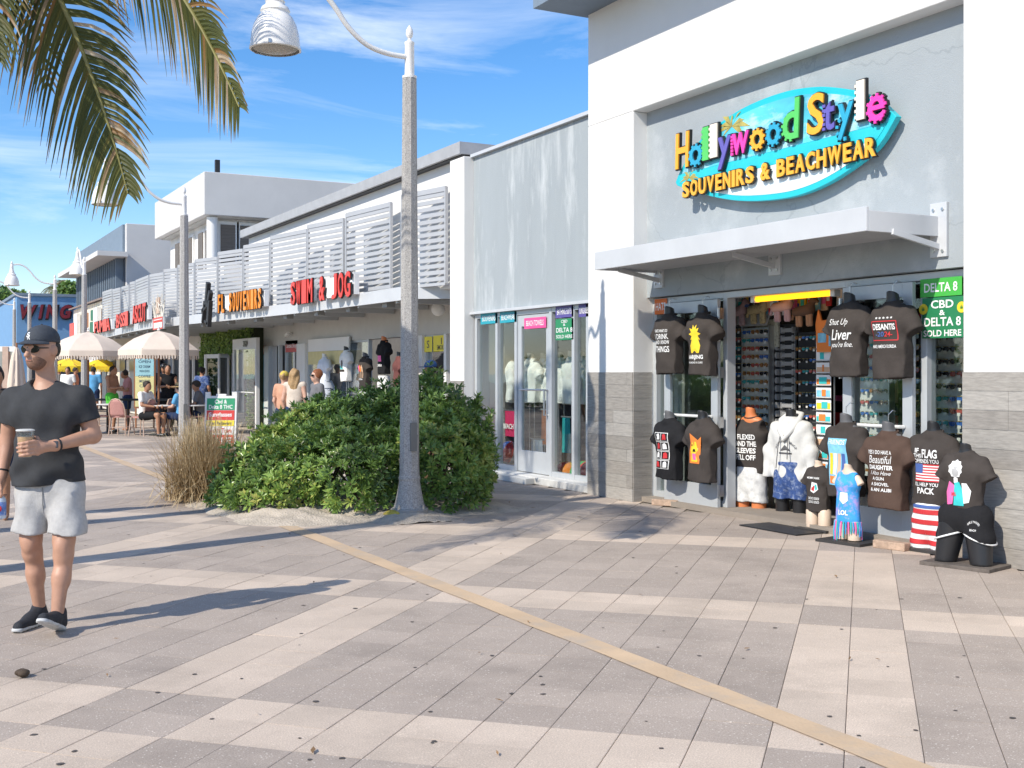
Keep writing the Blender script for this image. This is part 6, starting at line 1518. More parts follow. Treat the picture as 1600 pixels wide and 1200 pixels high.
brd = [eli(HP((0,-.028,-.045)), (.0685,.0725,.0745), .04, HM), eli(HP((0,-.055,-.088)), (.0395,.0375,.0315), .03, HM)]
def bcut(D, X, Y, Z):
    Mi = np.array(HM.to_3x3().inverted()); q = [X-HC[0], Y-HC[1], Z-HC[2]]; lx = Mi[0,0]*q[0]+Mi[0,1]*q[1]+Mi[0,2]*q[2]; ly = Mi[1,0]*q[0]+Mi[1,1]*q[1]+Mi[1,2]*q[2]; lz = Mi[2,0]*q[0]+Mi[2,1]*q[1]+Mi[2,2]*q[2]
    D = np.maximum(D, lz+.046-.55*np.maximum(np.abs(lx)-.02, 0)); D = np.maximum(D, -(np.sqrt((lx/.026)**2+((lz+.062)/.012)**2)-1)*.01); return np.maximum(D, ly-.022)
np_obj('beard', sdf_mesh(brd, .0045, bcut), mat('stubble', (.19,.10,.066), .75, var=.3, scale=90), man)
MB().geo(([HP((x, -.1085+.35*x*x*20, -.0595+.12*abs(x))) for x in (-.022,-.011,0,.011,.022)]+[HP((x, -.1075+.35*x*x*20, -.0640)) for x in (-.022,-.011,0,.011,.022)], [(0,1,6,5),(1,2,7,6),(2,3,8,7),(3,4,9,8)])).build('mouth', mat('lips', (.36,.15,.12), .5), man)
hr = [eli(HP((0,.024,.004)), (.0865,.104,.088), .01, HM)]
def hcut(D, X, Y, Z):
    Mi = np.array(HM.to_3x3().inverted()); q = [X-HC[0], Y-HC[1], Z-HC[2]]; ly = Mi[1,0]*q[0]+Mi[1,1]*q[1]+Mi[1,2]*q[2]; lz = Mi[2,0]*q[0]+Mi[2,1]*q[1]+Mi[2,2]*q[2]
    return np.maximum(np.maximum(D, lz-.055), np.maximum(-.020-ly, -.045-lz))
np_obj('hair', sdf_mesh(hr, .006, hcut), HA_D, man)
# watch, bracelet
ax = (np.array(wr_b)-np.array(el_b)); ax = ax/np.linalg.norm(ax); wc = np.array(wr_b)-ax*.015
def ring_at(c, ax, r, n=18):
    ax = Vector(ax); u = ax.orthogonal().normalized(); v = ax.cross(u); return [Vector(c)+u*r*math.cos(6.283*k/n)+v*r*math.sin(6.283*k/n) for k in range(n)]
wt = MB().tube(ring_at(wc, ax, .034), .008, 6, closed=True).build('watch', mat('watch_strap', (.015,.015,.017), .5), man, smooth=True)
fd = Vector((.1,-1,.12)).normalized(); f0 = Vector(wc)+fd*.036
MB().bar(f0, f0+fd*.010, .034, .040).build('watch_face', mat('watch_glass', (.05,.05,.055), .1), wt, bevel=.003)
ax2 = np.array(wr_a)-np.array(el_a); MB().tube(ring_at(np.array(wr_a)-ax2/np.linalg.norm(ax2)*.02, ax2/np.linalg.norm(ax2), .034), .006, 6, closed=True).build('bracelet', MATS['watch_strap'], man, smooth=True)
# shoes
M_sho, M_sol = mat('black_mesh_shoe', (.02,.023,.03), .75, var=.3, scale=40, bump=.4, bscale=200), mat('pale_sole', (.52,.53,.53), .6, var=.2, scale=40)
def shoe(heel, toe, up, splay):
    h, t = np.array(heel), np.array(toe); ax = t-h; L_ = np.linalg.norm(ax); ax = ax/L_; upv = np.array(up)/np.linalg.norm(up); sd = np.cross(ax, upv)
    P = lambda f, s, u: h+ax*L_*f+sd*s+upv*u
    pr = [cap(P(.10,0,.045), P(.55,0,.040), .040, .040, .03), cap(P(.5,0,.036), P(.92,splay,.030), .042, .034, .03, None), cap(P(.10,0,.05), P(.16,0,.105), .040, .040, .03), cap(P(.2,0,.09), P(.45,0,.055), .036, .034, .03)]
    o = np_obj('shoe', sdf_mesh(pr, .0065, lambda D, X, Y, Z: np.maximum(D, -((X-h[0])*upv[0]+(Y-h[1])*upv[1]+(Z-h[2])*upv[2])+.018)), M_sho, man)
    so = [cap(P(.06,0,.012), P(.55,0,.012), .042, .040, .02), cap(P(.5,0,.012), P(.95,splay,.014), .043, .036, .02)]
    def c_(D, X, Y, Z):
        hgt = (X-h[0])*upv[0]+(Y-h[1])*upv[1]+(Z-h[2])*upv[2]; fl = (X-h[0])*ax[0]+(Y-h[1])*ax[1]+(Z-h[2])*ax[2]
        return np.maximum(np.maximum(D, hgt-.028), -hgt+.004+.005*(np.sin(fl*170) > .3))
    np_obj('sole', sdf_mesh(so, .006, c_), M_sol, o)
    for k in range(4): a = P(.36+.08*k, -.022, .078-.012*k); b = P(.36+.08*k, .022, .078-.012*k); MB().tube([a, (a+b)/2+upv*.012, b], .0035, 5).build('lace', MATS['grey_seam'], o)
shoe((-.085,.115,.0), (-.135,-.175,.0), (0,0,1), -.006)
shoe((.109,-.125,.0), (.112,-.395,.105), (0,.36,.93), .004)
# cup of iced coffee and the bottle he carries
cupo = empty('iced_coffee_cup', tuple(MAN+Matrix.Rotation(-A0, 3, 'Z') @ Vector(CUP-np.array((0,0,.02)))), -A0, 'clear plastic cup of iced coffee with lid in the man\'s hand', 'cup')
M_clear = glass_mat('clear_plastic', (.93,.94,.94), 1.2)
MB().lathe([(.036,0),(.0385,.03),(.045,.12),(.049,.155)], 22, cap=False).build('cup_wall', M_clear, cupo, smooth=40)
MB().lathe([(.0345,.003),(.0365,.03),(.0415,.10),(.0425,.118)], 22).build('coffee', mat('iced_coffee', (.55,.36,.19), .3, var=.2, scale=30, dark=(.75,.62,.45), dsc=25, damt=.6), cupo, smooth=40)
ic = MB()
for k, (x, y) in enumerate(((.012,.01),(-.016,.012),(.0,-.018),(.02,-.01),(-.018,-.012))): ic.box(x-.012,x+.012,y-.012,y+.012,.112+.004*k,.135+.003*k)
ic.build('ice', M_clear, cupo, kind='stuff')
MB().lathe([(.050,.151),(.0525,.153),(.0525,.158),(.048,.162),(.036,.164),(.004,.164)], 22, cap=False).build('lid', mat('lid_plastic', (.62,.62,.60), .25, var=.1), cupo, smooth=40)
bto = empty('drink_bottle', tuple(MAN+Matrix.Rotation(-A0, 3, 'Z') @ Vector(BT-np.array((0,0,.03)))), -A0, 'small clear bottle with blue and red label carried at the man\'s side', 'bottle')
bw = MB().lathe([(.030,0),(.034,.006),(.034,.11),(.030,.122),(.016,.142),(.014,.155)], 18).build('bottle_wall', mat('blue_white_plastic', (.50,.58,.68), .25), bto, smooth=40)
MB().lathe([(.0345,.02),(.0348,.021),(.0348,.10),(.0345,.101)], 18, cap=False).build('label', mat('bottle_label', (.10,.20,.50), .4, var=.3, scale=30, dark=(.75,.75,.78), dsc=25, damt=.9), bto, smooth=40)
MB().ell((.006,-.033,.062), (.018,.006,.020), 10, 8).build('emblem', mat('label_red', (.6,.03,.04), .4), bto, smooth=True)
MB().lathe([(.016,.15),(.016,.165),(.0,.166)], 14).build('bottle_cap', MATS['paint_red'] if 'paint_red' in MATS else paint('red', (.6,.03,.03)), bto)

# ------------------------------------------------------------------ people along the walk
def person(loc, rz, label, skin=None, top=None, bottom=None, hair=None, pose=None, scale=1.0, longhair=False, hat=None, shoes=None, res=.022, sleeve=.6, pant=.55, glasses=False, torso=1.0, skirt=False):
    skin = skin or SKL; J = dict(head=(0,-.01,1.62), neck=(0,.01,1.47), chest=(0,0,1.28), pelvis=(0,.01,.95), sa=(-.18,.01,1.42), ea=(-.24,.03,1.14), ha=(-.24,-.08,.90), sb=(.18,.01,1.42), eb=(.24,.03,1.14), hb=(.24,-.08,.90), pa=(-.09,0,.92), ka=(-.10,-.02,.50), aa=(-.10,.03,.08), pb=(.09,0,.92), kb=(.10,-.02,.50), ab=(.10,.03,.08))
    J.update(pose or {}); J = {k: np.array(v, float) for k, v in J.items()}
    o = empty('person', loc, rz, label, 'person'); o.scale = (scale,)*3
    fwd = np.array((0,-1,0)); T_ = torso
    b = [eli(J['head'], (.075,.094,.112), .03), eli(J['head']+np.array((0,-.035,-.06)), (.05,.055,.055), .03), cap(J['head']+np.array((0,-.09,0)), J['head']+np.array((0,-.105,-.025)), .010, .014, .012), cap(J['neck'], J['head'], .052, .052, .03),
        cap(J['sa'], J['sb'], .058, .058, .05), cap(J['pelvis'], J['chest'], .145*T_, .155*T_, .06, (1,.68,1))]
    for s in 'ab':
        b += [cap(J['s'+s], J['e'+s], .050, .040, .03), cap(J['e'+s], J['h'+s], .040, .028, .02), eli(J['h'+s]+(J['h'+s]-J['e'+s])*.25, (.032,.032,.05), .02), cap(J['p'+s], J['k'+s], .085, .058, .03), cap(J['k'+s], J['a'+s], .056, .038, .03), cap(J['a'+s]+np.array((0,.02,-.04)), J['a'+s]+np.array((0,-.13,-.05)), .036, .03, .02)]
    np_obj('body', sdf_mesh(b, res), skin, o)
    if top:
        t = [cap(J['pelvis']*.96+J['chest']*.04, J['chest'], .168*T_, .178*T_, .06, (1,.70,1)), cap(J['sa'], J['sb'], .068, .068, .05)]
        if sleeve:
            for s in 'ab': t.append(cap(J['s'+s], J['s'+s]+(J['e'+s]-J['s'+s])*sleeve, .068, .062, .03))
        np_obj('shirt', sdf_mesh(t, res*.9, None, folds(.004, 1)), top, o)
    if bottom:
        t = [cap(J['pa'], J['pb'], .115, .115, .05)]
        for s in 'ab': t.append(cap(J['p'+s], J['p'+s]+(J['k'+s]-J['p'+s])*min(pant, 1), .108, .092, .04))
        if pant > 1:
            for s in 'ab': t.append(cap(J['k'+s], J['k'+s]+(J['a'+s]-J['k'+s])*(pant-1), .085, .06, .04))
        np_obj('skirt' if skirt else 'shorts' if pant < 1 else 'trousers', sdf_mesh(t, res*.9, None, folds(.004, 2)), bottom, o)
    if hair:
        h = [eli(J['head']+np.array((0,.022,.03)), (.086,.098,.102), .03)]
        if longhair: h += [cap(J['head']+np.array((-.05,.05,0)), J['head']+np.array((-.07,.07,-.26)), .062, .045, .04), cap(J['head']+np.array((.05,.05,0)), J['head']+np.array((.07,.07,-.26)), .062, .045, .04), cap(J['head']+np.array((0,.07,0)), J['head']+np.array((0,.09,-.28)), .07, .05, .04)]
        hc_ = J['head']
        np_obj('hair', sdf_mesh(h, res*.7, lambda D, X, Y, Z: np.maximum(D, np.minimum(-(Y-hc_[1]+.045), hc_[2]+.055-Z)) , lambda X, Y, Z: .006*np.sin(60*X+20*Z)+.005*np.sin(45*Y+30*Z)), hair, o)
    if hat:
        kind, hm = hat; c = J['head']
        if kind == 'cap':
            ho = np_obj('cap', sdf_mesh([eli(c+np.array((0,.01,.05)), (.092,.108,.09), .01)], .01, lambda D, X, Y, Z: np.maximum(D, c[2]+.03-Z)), hm, o)
            MB().prism([(c[0]-.075,c[1]-.06),(c[0]-.06,c[1]-.15),(c[0],c[1]-.19),(c[0]+.06,c[1]-.15),(c[0]+.075,c[1]-.06)], 'z', c[2]+.030, c[2]+.042).build('brim', hm, ho)
        else:
            ho = MB().lathe([(.20,.035),(.205,.045),(.10,.062),(.095,.07),(.085,.13),(.06,.155),(.0,.16)], 18, tuple(c), cap=False).build('hat', hm, o, smooth=40); MB().lathe([(.10,.064),(.101,.09)], 18, tuple(c), cap=False).build('hat_band', B_BLK, ho)
    if glasses: MB().box(J['head'][0]-.07,J['head'][0]+.07,J['head'][1]-.11,J['head'][1]-.07,J['head'][2]-.005,J['head'][2]+.03).build('sunglasses', MATS['sunglass_black'], o, bevel=.008)
    if shoes:
        for s in 'ab': np_obj('shoe', sdf_mesh([cap(J['a'+s]+np.array((0,.03,-.045)), J['a'+s]+np.array((0,-.14,-.05)), .045, .038, .02)], .018), shoes, o)
    return o
def gv(px, py): x, y = on_ground(px, py); return (x, y, 0)
def at_d(px, d): v = view(d, U(px)*d); return (v.x, v.y, 0)
FC = -A0                       # facing the camera
F_GRN, F_NAV, F_BLU, F_PNKT, F_GRYT, F_ORGT = fabric('lime', (.10,.50,.06)), fabric('navy', (.025,.04,.09)), fabric('sky_blue', (.12,.36,.62)), fabric('dusty_pink', (.50,.25,.25)), fabric('grey_jersey', (.16,.16,.17)), fabric('salmon', (.55,.22,.14))
look = dict(ea=(-.23,-.05,1.14), ha=(-.08,-.26,1.16), eb=(.23,-.05,1.14), hb=(.06,-.26,1.14), head=(0,-.05,1.60))
person(at_d(175, 30.2), FC+R(75), 'shirtless man in bright green shorts standing behind the cafe chairs', SKT, None, F_GRN, HA_D, look, 1.0, pant=.75, shoes=B_BLK)
person(at_d(199, 31), FC-R(60), 'woman in dusty pink top looking down at her phone beside the shirtless man', SKT, F_PNKT, F_NAV, HA_D, dict(look, head=(0,-.08,1.58)), .95, longhair=False, pant=.6)
sit = dict(head=(0,-.03,1.22), neck=(0,.02,1.07), chest=(0,.04,.88), pelvis=(0,.06,.52), sa=(-.18,.03,1.02), ea=(-.24,-.05,.76), ha=(-.12,-.32,.72), sb=(.18,.03,1.02), eb=(.24,-.05,.76), hb=(.12,-.32,.72), pa=(-.09,.02,.50), ka=(-.12,-.42,.52), aa=(-.12,-.44,.09), pb=(.09,.02,.50), kb=(.12,-.42,.52), ab=(.12,-.40,.09))
person(at_d(229, 28.3), FC+R(70), 'seated man in white t-shirt and black shorts reading at the cafe table', SKT, C_WHT, C_BLK, HA_D, sit, 1.0, pant=.7, shoes=B_BLK)
person(at_d(262, 31), FC+R(20), 'man in black tank top standing between the umbrellas', SKT, C_BLK, C_BLK, HA_D, look, 1.02, sleeve=0, pant=1.8)
person(at_d(281, 28.4), FC-R(110), 'seated person in sky blue shirt and straw hat at the cafe', SKL, F_BLU, F_NAV, HA_D, sit, .95, hat=('straw', mat('straw', (.50,.36,.17), .9, var=.2, scale=40)), pant=.8)
person(at_d(308, 29), FC-R(80), 'seated person in dark grey top half hidden by a lamp post', SKT, F_GRYT, F_NAV, HA_D, sit, 1.0, hat=('cap', C_CHAR), pant=1.6)
person(at_d(256, 32.5), FC+R(10), 'person in dark cap standing behind the man in the tank top', SKT, F_GRYT, F_NAV, HA_D, {}, 1.03, hat=('cap', B_BLK), pant=1.8)
person(at_d(316, 33), FC+R(160), 'person in pale blue printed top by the ivy arch', SKT, M_bluesh, F_NAV, HA_D, {}, .98, pant=.6)
person(at_d(461, 21.2), FC+R(165), 'woman with long wavy blond hair seen from behind over the hedge', SKL, fabric('pale_floral', (.58,.50,.42)), F_NAV, HA_B, {}, .93, longhair=True, sleeve=0, pant=.6)
person(at_d(444, 21.6), FC+R(150), 'person in a yellow cap beside the blond woman', SKL, fabric('peach', (.55,.30,.2)), F_NAV, HA_B, {}, .90, hat=('cap', fabric('yellow', (.62,.48,.10))), pant=.6)
person(at_d(495, 19.5), FC+R(-62), 'woman with short auburn hair and sunglasses behind the hedge', SKL, F_GRYT, F_NAV, HA_A, {}, .92, glasses=True, pant=1.7)
person(at_d(674, 17.0), FC+R(-80), 'man in a navy blue cap behind the right part of the hedge', SKT, F_NAV, F_NAV, HA_D, {}, .985, hat=('cap', fabric('royal_navy', (.035,.075,.19))), pant=.6)
person(at_d(-6, 12.2), FC+R(20), 'person in dark shirt at the very left edge behind the walking man', SKT, C_CHAR, F_NAV, HA_D, {}, .93, pant=.6)
for k, (px, d, lb, tp) in enumerate(((106, 40, 'distant person in white by the yellow umbrella', C_WHT), (118, 44, 'distant person in red shirt near the far tables', F_ORGT), (146, 38, 'distant person in blue between the cream umbrella poles', F_BLU), (92, 47, 'distant person in dark clothes before the blue restaurant', F_GRYT))):
    person(at_d(px, d), FC+k*1.7, lb, SKT, tp, F_NAV, HA_D, {}, 1.0, res=.03, pant=.6)

# ------------------------------------------------------------------ cafe: parasols, chairs, tables, boards
M_canvas = mat('cream_canvas', (.66,.56,.47), .9, var=.06, scale=5, bump=.15, bscale=20); M_pole = mat('teak_pole', (.30,.13,.06), .55, var=.2, stretch=(1,1,.1))
def parasol(px, d, Rr, z_rim, z_top, label, m=M_canvas, group='cream fringed parasols', ext=None):
    v = view(d, U(px)*d); o = empty('parasol', (v.x, v.y, 0), .2, label, 'parasol', group); n = 8
    MB().tube([(0,0,.02),(0,0,z_top+.02)], .026, 10).build('pole', M_pole, o, smooth=40)
    MB().lathe([(.24,0),(.24,.03),(.06,.06),(.04,.25)], 16).build('base', B_BLK, o, smooth=35)
    MB().lathe([(.03,z_top),(.045,z_top+.02),(.02,z_top+.05),(.03,z_top+.08),(.004,z_top+.12)], 10).build('finial', M_white, o, smooth=40)
    prof = [(0.0,z_top),(.30,z_top-.07),(.62,z_top-.20),(.85,z_top-.36),(1.0,z_rim)]
    for k in range(n):
        vs = []; fs = []
        for f, z in prof:
            for i in range(7):
                a = 2*math.pi*(k+i/6)/n; sag = 1-.075*math.sin(math.pi*i/6)*f
                vs.append((Rr*f*sag*math.cos(a), Rr*f*sag*math.sin(a), z-.03*math.sin(math.pi*i/6)*f*(1-f)*2))
        for j in range(len(prof)-1):
            for i in range(6): fs.append((j*7+i, j*7+i+1, (j+1)*7+i+1, (j+1)*7+i))
        p_ = MB().add(vs, fs).build('panel', m, o, smooth=True)
        vs = []; fs = []
        for i in range(25):
            a = 2*math.pi*(k+i/24)/n; sag = 1-.075*math.sin(math.pi*i/24); x, y = Rr*sag*math.cos(a), Rr*sag*math.sin(a)
            vs += [(x, y, z_rim), (x*1.005, y*1.005, z_rim-.13-.012*(i % 2)), (x*1.01, y*1.01, z_rim-.20-.02*((i*5) % 3))]
        for i in range(24): fs += [(i*3, i*3+1, i*3+4, i*3+3)]+([(i*3+1, i*3+2, i*3+5, i*3+4)] if i % 2 else [])
        MB().add(vs, fs).build('fringe', m, p_)
        a = 2*math.pi*k/n; MB().bar((0,0,z_top-.06), (Rr*.98*math.cos(a), Rr*.98*math.sin(a), z_rim+.01), .018, .018).build('rib', M_pole, o)
    return o
parasol(248, 28.7, 1.02, 2.10, 2.58, 'cream fringed parasol nearest the lamp post over the seated guests')
parasol(138, 30.0, 1.04, 2.10, 2.60, 'cream fringed parasol beside the walking man, left of the other cream one')
parasol(107, 46, .95, 1.80, 2.12, 'small yellow parasol far away beneath the cream one', mat('yellow_canvas', (.75,.55,.03), .8), None)
parasol(158, 48, .95, 1.80, 2.12, 'second yellow parasol far back between the cafe poles', MATS['yellow_canvas'], None)
v = view(34, U(26)*34); o = empty('closed_parasol', (v.x, v.y, 0), 0, 'folded cream parasol standing upright at the left edge', 'parasol')
fp = []
for j in range(9):
    z = [.75,.78,1.0,1.3,1.6,1.9,2.1,2.25,2.32][j]; r_ = [.05,.20,.22,.20,.17,.14,.10,.05,.01][j]
    fp.append([((r_*(1+.25*math.cos(a*8)))*math.cos(a), (r_*(1+.25*math.cos(a*8)))*math.sin(a), z) for a in [6.283*k/32 for k in range(32)]])
MB().add([p for r_ in fp for p in r_], [(j*32+k, j*32+(k+1) % 32, (j+1)*32+(k+1) % 32, (j+1)*32+k) for j in range(8) for k in range(32)]).build('canvas', M_canvas, o, smooth=True); MB().tube([(0,0,0),(0,0,2.42)], .03, 8).build('pole', M_pole, o); MB().box(-.25,.25,-.25,.25,0,.07).build('base', B_BLK, o)
M_rat = mat('pink_rattan', (.48,.24,.21), .7, var=.2, scale=60, bump=.3, bscale=90); M_fra = mat('beige_cane', (.50,.36,.28), .5, var=.15)
def make_chair():
    o = empty('bistro_chair')
    for sx, sy in ((-1,-1),(1,-1),(-1,1),(1,1)): MB().tube([(sx*.19,sy*.18,.45),(sx*.225,sy*.225,0)], .015, 7).build('leg', M_fra, o, smooth=40)
    MB().prism([(.23*math.cos(a)*(1.0), .22*math.sin(a)) for a in [6.283*k/18 for k in range(18)]], 'z', .44, .475).build('seat', M_rat, o, bevel=.008)
    vs = []; fs = []
    for j in range(7):
        z = .47+.42*j/6; wd = .20*math.sin(math.acos(min(1, max(0, (j/6-.45)/.56))) if j/6 > .45 else math.pi/2)
        for i in range(9): x = -wd+2*wd*i/8; vs.append((x, .20+.10*j/6-.55*x*x, z))
    for j in range(6):
        for i in range(8): fs.append((j*9+i, j*9+i+1, (j+1)*9+i+1, (j+1)*9+i))
    b = MB().add(vs, fs).build('backrest', M_rat, o, smooth=True); s_ = b.modifiers.new('thick', 'SOLIDIFY'); s_.thickness = .014
    MB().tube([(-.21,.19,.42),(-.215,.235,.62),(-.185,.27,.78),(-.10,.295,.88),(0,.305,.905),(.10,.295,.88),(.185,.27,.78),(.215,.235,.62),(.21,.19,.42)], .015, 7).build('back_frame', M_fra, o, smooth=40)
    MB().tube([(-.2,-.19,.2),(.2,-.19,.2)], .009, 6).tube([(-.2,.2,.2),(.2,.2,.2)], .009, 6).build('stretcher', M_fra, o)
    return o
ch0 = make_chair()
CH = [(190,28.7,R(170),'pink rattan bistro chair with its back to the camera behind the parasol pole'),(222,28.4,R(-110),'pink rattan chair under the man in the white t-shirt'),(154,29.2,R(150),'pink rattan chair beside the walking man\'s elbow'),(283,28.5,R(70),'pink rattan chair under the person in the straw hat'),(312,28.9,R(100),'pink rattan chair just right of the lamp post'),(326,29.6,R(140),'pink rattan chair nearest the chalk coloured sandwich board')]
for i, (px, d, rz, lb) in enumerate(CH):
    o = ch0 if i == 0 else copy_tree(ch0); v = view(d, U(px)*d); o.location = (v.x, v.y, 0); o.rotation_euler = (0, 0, -A0+rz); tag(o, lb, 'chair', 'pink bistro chairs at the cafe')
def make_table():
    o = empty('cafe_table'); MB().lathe([(.36,.72),(.37,.73),(.37,.745),(.35,.75)], 24).build('table_top', M_white, o, smooth=35); MB().lathe([(.03,.03),(.03,.72)], 10).build('leg', B_BLK, o); MB().lathe([(.22,0),(.22,.02),(.05,.05)], 16).build('base', B_BLK, o); return o
tb0 = make_table()
for i, (px, d, lb) in enumerate(((255,28.6,'round white cafe table in front of the seated reader'),(300,28.8,'round white cafe table right of the lamp post'),(168,29.5,'round white cafe table near the empty chairs'))):
    o = tb0 if i == 0 else copy_tree(tb0); v = view(d, U(px)*d); o.location = (v.x, v.y, 0); tag(o, lb, 'table', 'round cafe tables')
o = empty('black_rail', tuple(view(30.8, U(200)*30.8)), -A0, 'thin black rail on posts across the cafe terrace', 'railing')
MB().box(-1.1,1.15,-.02,.02,.80,.86).build('rail', B_BLK, o)
for x in (-1.08, .0, 1.12): MB().tube([(x,0,0),(x,0,.8)], .02, 8).build('post', B_BLK, o)
# menu board
v = view(32.3, U(226)*32.3); o = empty('menu_board', (v.x, v.y, 0), -A0, 'blue and yellow menu board standing behind the cafe tables', 'menu board')
MB().box(-.30,.30,0,.04,.55,1.98).build('frame', M_pole, o)
MB().box(-.26,.26,-.012,-.001,1.45,1.94).build('upper_panel', mat('menu_blue', (.30,.55,.62), .6), o); MB().box(-.26,.26,-.012,-.001,.60,1.445).build('lower_panel', mat('menu_yellow', (.66,.62,.30), .6), o)
m = MB()
for k, s in enumerate(('OPEN', 'ICE CREAM', 'FRESH JUICE', 'COFFEE', 'SMOOTHIES', 'CAFE')): m.geo(fit_text(s, .34-.03*(k % 3), .075), Matrix.Translation((0, -.015, 1.85-.135*k)))
m.build('lettering', mat('menu_ink', (.04,.09,.15), .6), o)
for x in (-.25,.25): MB().box(x-.02,x+.02,0,.04,0,.55).build('leg', M_pole, o)
# sandwich board
v = view(23.0, U(346)*23.0); o = empty('sandwich_board', (v.x, v.y, 0), -A0+R(4), 'white sandwich board with green red and yellow printed bands', 'sandwich board')
M_pla = MATS['white_plastic']
for sg in (-1, 1):
    p_ = empty('tmp'); bpy.data.objects.remove(p_)
    M_ = Matrix.Translation((0, sg*.20, 0)) @ Matrix.Rotation(sg*R(10), 4, 'X')
    q = MB().box(-.31,.31,-.02,.02,.03,1.10).box(-.31,-.21,-.02,.02,1.1,1.18).box(.21,.31,-.02,.02,1.1,1.18).box(-.10,.10,-.02,.02,1.1,1.14).build('frame', M_pla, o, bevel=.006); q.matrix_basis = M_
    if sg == -1:
        for k, (z0, z1, c, s, f_) in enumerate(((.82,1.05,(.03,.30,.14),None,None),(.62,.81,(.58,.05,.04),'Sunglasses',(.8,.8,.8)),(.50,.61,(.78,.62,.04),'Pain Relievers',(.05,.05,.05)),(.33,.49,(.75,.74,.72),'Best in Town',(.55,.05,.04)),(.10,.32,(.62,.07,.04),'SALE',(.8,.8,.8)))):
            b_ = MB().box(-.27,.27,-.028,-.021,z0,z1).build('panel', mat('band_%d' % k, c, .5), q)
            if s: MB().geo(fit_text(s, .44, (z1-z0)*.6, .02), Matrix.Translation((0,-.031,(z0+z1)/2))).build('lettering', mat('band_ink_%d' % k, f_, .6), q)
        MB().geo(fit_text('Cbd &', .24, .08, .02), Matrix.Translation((0,-.031,.985))).geo(fit_text('Delta 8 THC', .46, .08, .02), Matrix.Translation((0,-.031,.88))).build('lettering', I_WHT, q)
# ivy arch with white folding doors and the house number
XI = 8.95
yl_, yr_ = on_wall(318, 600, XI)[0], on_wall(398, 600, XI)[0]
o = empty('ivy_arch', (XI, (yl_+yr_)/2, 0), 0, 'ivy covered archway round the white folding doors', 'archway')
yc = (yl_+yr_)/2; hw = (yl_-yr_)/2
fr = MB().box(-.02,.28,-hw,hw,2.15,2.8).box(-.02,.28,hw-.42,hw,0,2.15).box(-.02,.28,-hw,-hw+.22,0,2.15).build('frame', mat('dark_trellis', (.03,.04,.02), .9), o)
rg = np.random.default_rng(31); PS = []; NS = []
for (y0, y1, z0, z1, n) in ((-hw,hw,2.12,2.82,900),(hw-.44,hw,0,2.15,500),(-hw,-hw+.24,0,2.15,420)):
    PS.append(np.stack([rg.normal(-.06,.04,n), rg.uniform(y0,y1,n), rg.uniform(z0,z1,n)], 1)); NS.append(np.tile([[-1,-.2,.25]], (n,1)))
PS = np.concatenate(PS); NS = norm(np.concatenate(NS)+rg.normal(0,.35,(len(PS),3)))
V, F, t = leaf_clusters(PS, NS, 4, .085, .028, rg, .35+.25*rg.random(len(PS)))
attr_mesh('ivy_leaves', V, F, t, M_leaf, o, 'stuff')
od = empty('folding_doors', (8.9, on_wall(348, 600, 8.9)[0], 0), 0, 'white folding glass doors standing open inside the ivy arch', 'door')
for k, (p0, p1) in enumerate(((327,336),(337,347),(349,358))):
    y0, _ = on_wall(p0, 600, 8.85); y1, _ = on_wall(p1, 600, 8.85); a, b = (8.55 if k % 2 else 9.0, y0), (9.0 if k % 2 else 8.55, y1)
    m = MB(); A, B = Vector((a[0], a[1], 0)), Vector((b[0], b[1], 0)); Z = Vector((0,0,1))
    for t_ in (0, 1): c = A.lerp(B, t_); m.bar(c+Z*.05, c+Z*2.1, .09, .05)
    for z in (.12, 2.05): m.bar(A+Z*z, B+Z*z, .05, .12)
    q = m.build('door', M_white, od, world=True); MB().bar(A.lerp(B, .5)+Z*.18, A.lerp(B, .5)+Z*2.0, (B-A).length*.8, .01, (B-A).normalized().cross(Z)).build('pane', M_glass2, q, world=True)
y0, y1 = on_wall(366, 600, 8.75)[0], on_wall(403, 600, 8.75)[0]; o = empty('white_door_frame', (8.75, (y0+y1)/2, 0), 0, 'white door frame with the house number 309 on its head', 'door frame')
MB().box(8.7,8.8,y1,y1+.12,0,2.5).box(8.7,8.8,y0-.12,y0,0,2.5).box(8.7,8.8,y1+.12,y0-.12,2.2,2.5).build('frame', M_white, o, world=True, bevel=.006)
MB().box(8.74,8.748,y1+.12,y0-.12,.05,2.2).build('pane', M_glass, o, world=True); MB().geo(fit_text('309', .42, .17, .04, thick=.02), facade_M(8.68, (y0+y1)/2-.2, 2.35)).build('lettering', B_BLK, o, world=True); MB().tube([(8.66,y1+.1,1.0),(8.66,y0-.1,1.0)], .018, 8).build('push_bar', M_pla, o, world=True)
# pergola posts at the left edge
v = view(36, U(10)*36); o = empty('wooden_post', tuple(v), -A0, 'pale wooden post and beam at the far left edge', 'post'); MB().box(-.09,.09,-.09,.09,0,2.35).build('post', M_fra, o); MB().box(-1.6,.3,-.06,.06,2.2,2.36).build('beam', M_pla, o)
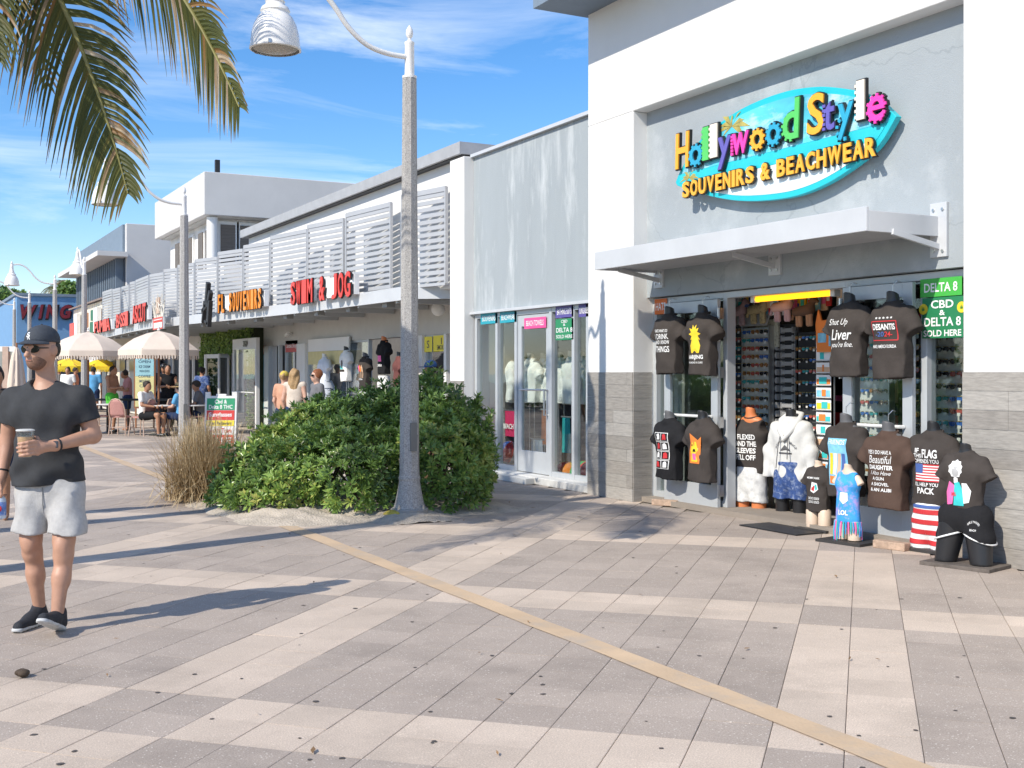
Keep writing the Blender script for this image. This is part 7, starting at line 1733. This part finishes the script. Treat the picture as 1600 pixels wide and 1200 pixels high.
# distant palms and trees over the roofs
palm(view(96, U(96)*96), view(96, U(97)*96, 8.3), 'small palm crown behind the blue restaurant roof', (), 10, 41, reach=1.9)
palm(view(110, U(33)*110), view(110, U(34)*110, 8.4), 'distant palm crown left above the blue restaurant', (), 9, 42, reach=2.2)
def tree(px, d, z, r_, label, seed):
    v = view(d, U(px)*d); o = empty('broadleaf_tree', tuple(v), 0, label, 'tree'); rg = np.random.default_rng(seed); n = 420
    s = norm(rg.normal(size=(n,3))); P = s*np.array([r_, r_, r_*.6])*rg.uniform(.55,1,n)[:,None]*(1+.2*np.sin(s[:,0]*5)*np.cos(s[:,2]*4))[:,None]+np.array([0,0,z])
    V, F, t = leaf_clusters(P, norm(s+np.array([0,0,.4])), 6, .42, .13, rg, .25+.2*rg.random(n)); attr_mesh('crown', V, F, t, M_leaf, o, 'stuff')
    MB().tube([(0,0,0),(.1,0,z*.5),(0,.1,z)], [.3,.22,.1], 8).build('trunk', M_trunk, o, smooth=True)
tree(118, 92, 7.6, 1.6, 'dark green tree crown above the blue roof beside the grey building', 1)
tree(2, 105, 8.0, 2.2, 'dark tree crown at the left edge beyond the blue restaurant', 2)

# ------------------------------------------------------------------ small things on the ground
rr = random.Random(12); m = MB()
for k in range(140):
    d = 4.4+16*rr.random()**1.6; l = rr.uniform(-.45,.45)*d; c = view(d, l, .0)
    if c.x > 7.4 or c.x < -6: continue
    r_ = rr.uniform(.006,.017); n = 8; a0 = rr.random()*6; z = .0025
    m.add([(c.x+r_*math.cos(a0+6.283*i/n)*rr.uniform(.7,1.2), c.y+r_*math.sin(a0+6.283*i/n)*rr.uniform(.7,1.2), z) for i in range(n)], [tuple(range(n))])
tag(m.build('gum_spots', mat('old_gum', (.075,.065,.06), .8)), kind='stuff')
m = MB()
for k in range(90):
    d = 4.5+14*rr.random()**1.5; l = rr.uniform(-.44,.44)*d
    if k > 50: d, l = rr.uniform(11.0,14.2), rr.uniform(-3.9,.4)
    c = view(d, l, .006); a = rr.random()*6.3; L_ = rr.uniform(.014,.036); w_ = L_*rr.uniform(.15,.35); u, v = Vector((math.cos(a),math.sin(a),0)), Vector((-math.sin(a),math.cos(a),0))
    zz = .005+(float(mound_h(np.array(c.x), np.array(c.y))) if float(mound_h(np.array(c.x), np.array(c.y))) > 0 else 0)
    c.z = zz+.004
    m.add([c-u*L_, c-v*w_+Vector((0,0,.006)), c+u*L_+Vector((0,0,.008)), c+v*w_+Vector((0,0,.003))], [(0,1,2,3)])
tag(m.build('leaf_litter', mat('dead_leaf', (.22,.13,.06), .8, var=.5, scale=3, coords='World')), kind='stuff')
def at_ground(px, py, z=0.0): x, y = on_ground(px, py, z); return x, y
x, y = at_ground(617, 812); o = tag(MB().ell((0,0,.05), (.13,.07,.055), 12, 8).build('coconut_husk', mat('yellow_husk', (.45,.36,.06), .8, var=.3, scale=12, bump=.4), None, smooth=True), 'yellow green coconut husk lying at the planter edge by the lamp post', 'husk'); o.location = (x, y, 0); o.rotation_euler = (0,0,-.6)
for px, py, s, c, lb in ((30,1058,.05,(.06,.04,.025),'small clump of dried brown seaweed on the near paving'),(558,770,.09,(.7,.7,.68),'crumpled white wrapper in the sand under the hedge'),(722,788,.08,(.72,.72,.70),'white litter in the sand right of the lamp post')):
    x, y = at_ground(px, py); g = sdf_mesh([eli((rr.uniform(-.5,.5)*s, rr.uniform(-.5,.5)*s, .015), (s*.5,s*.35,.016), .01) for k in range(6)], .008, None, folds(.004, 3)); o = np_obj('litter', g, mat('litter_%d' % px, c, .8), None); o.location = (x, y, .006 if py > 800 else .12); tag(o, lb, 'litter')
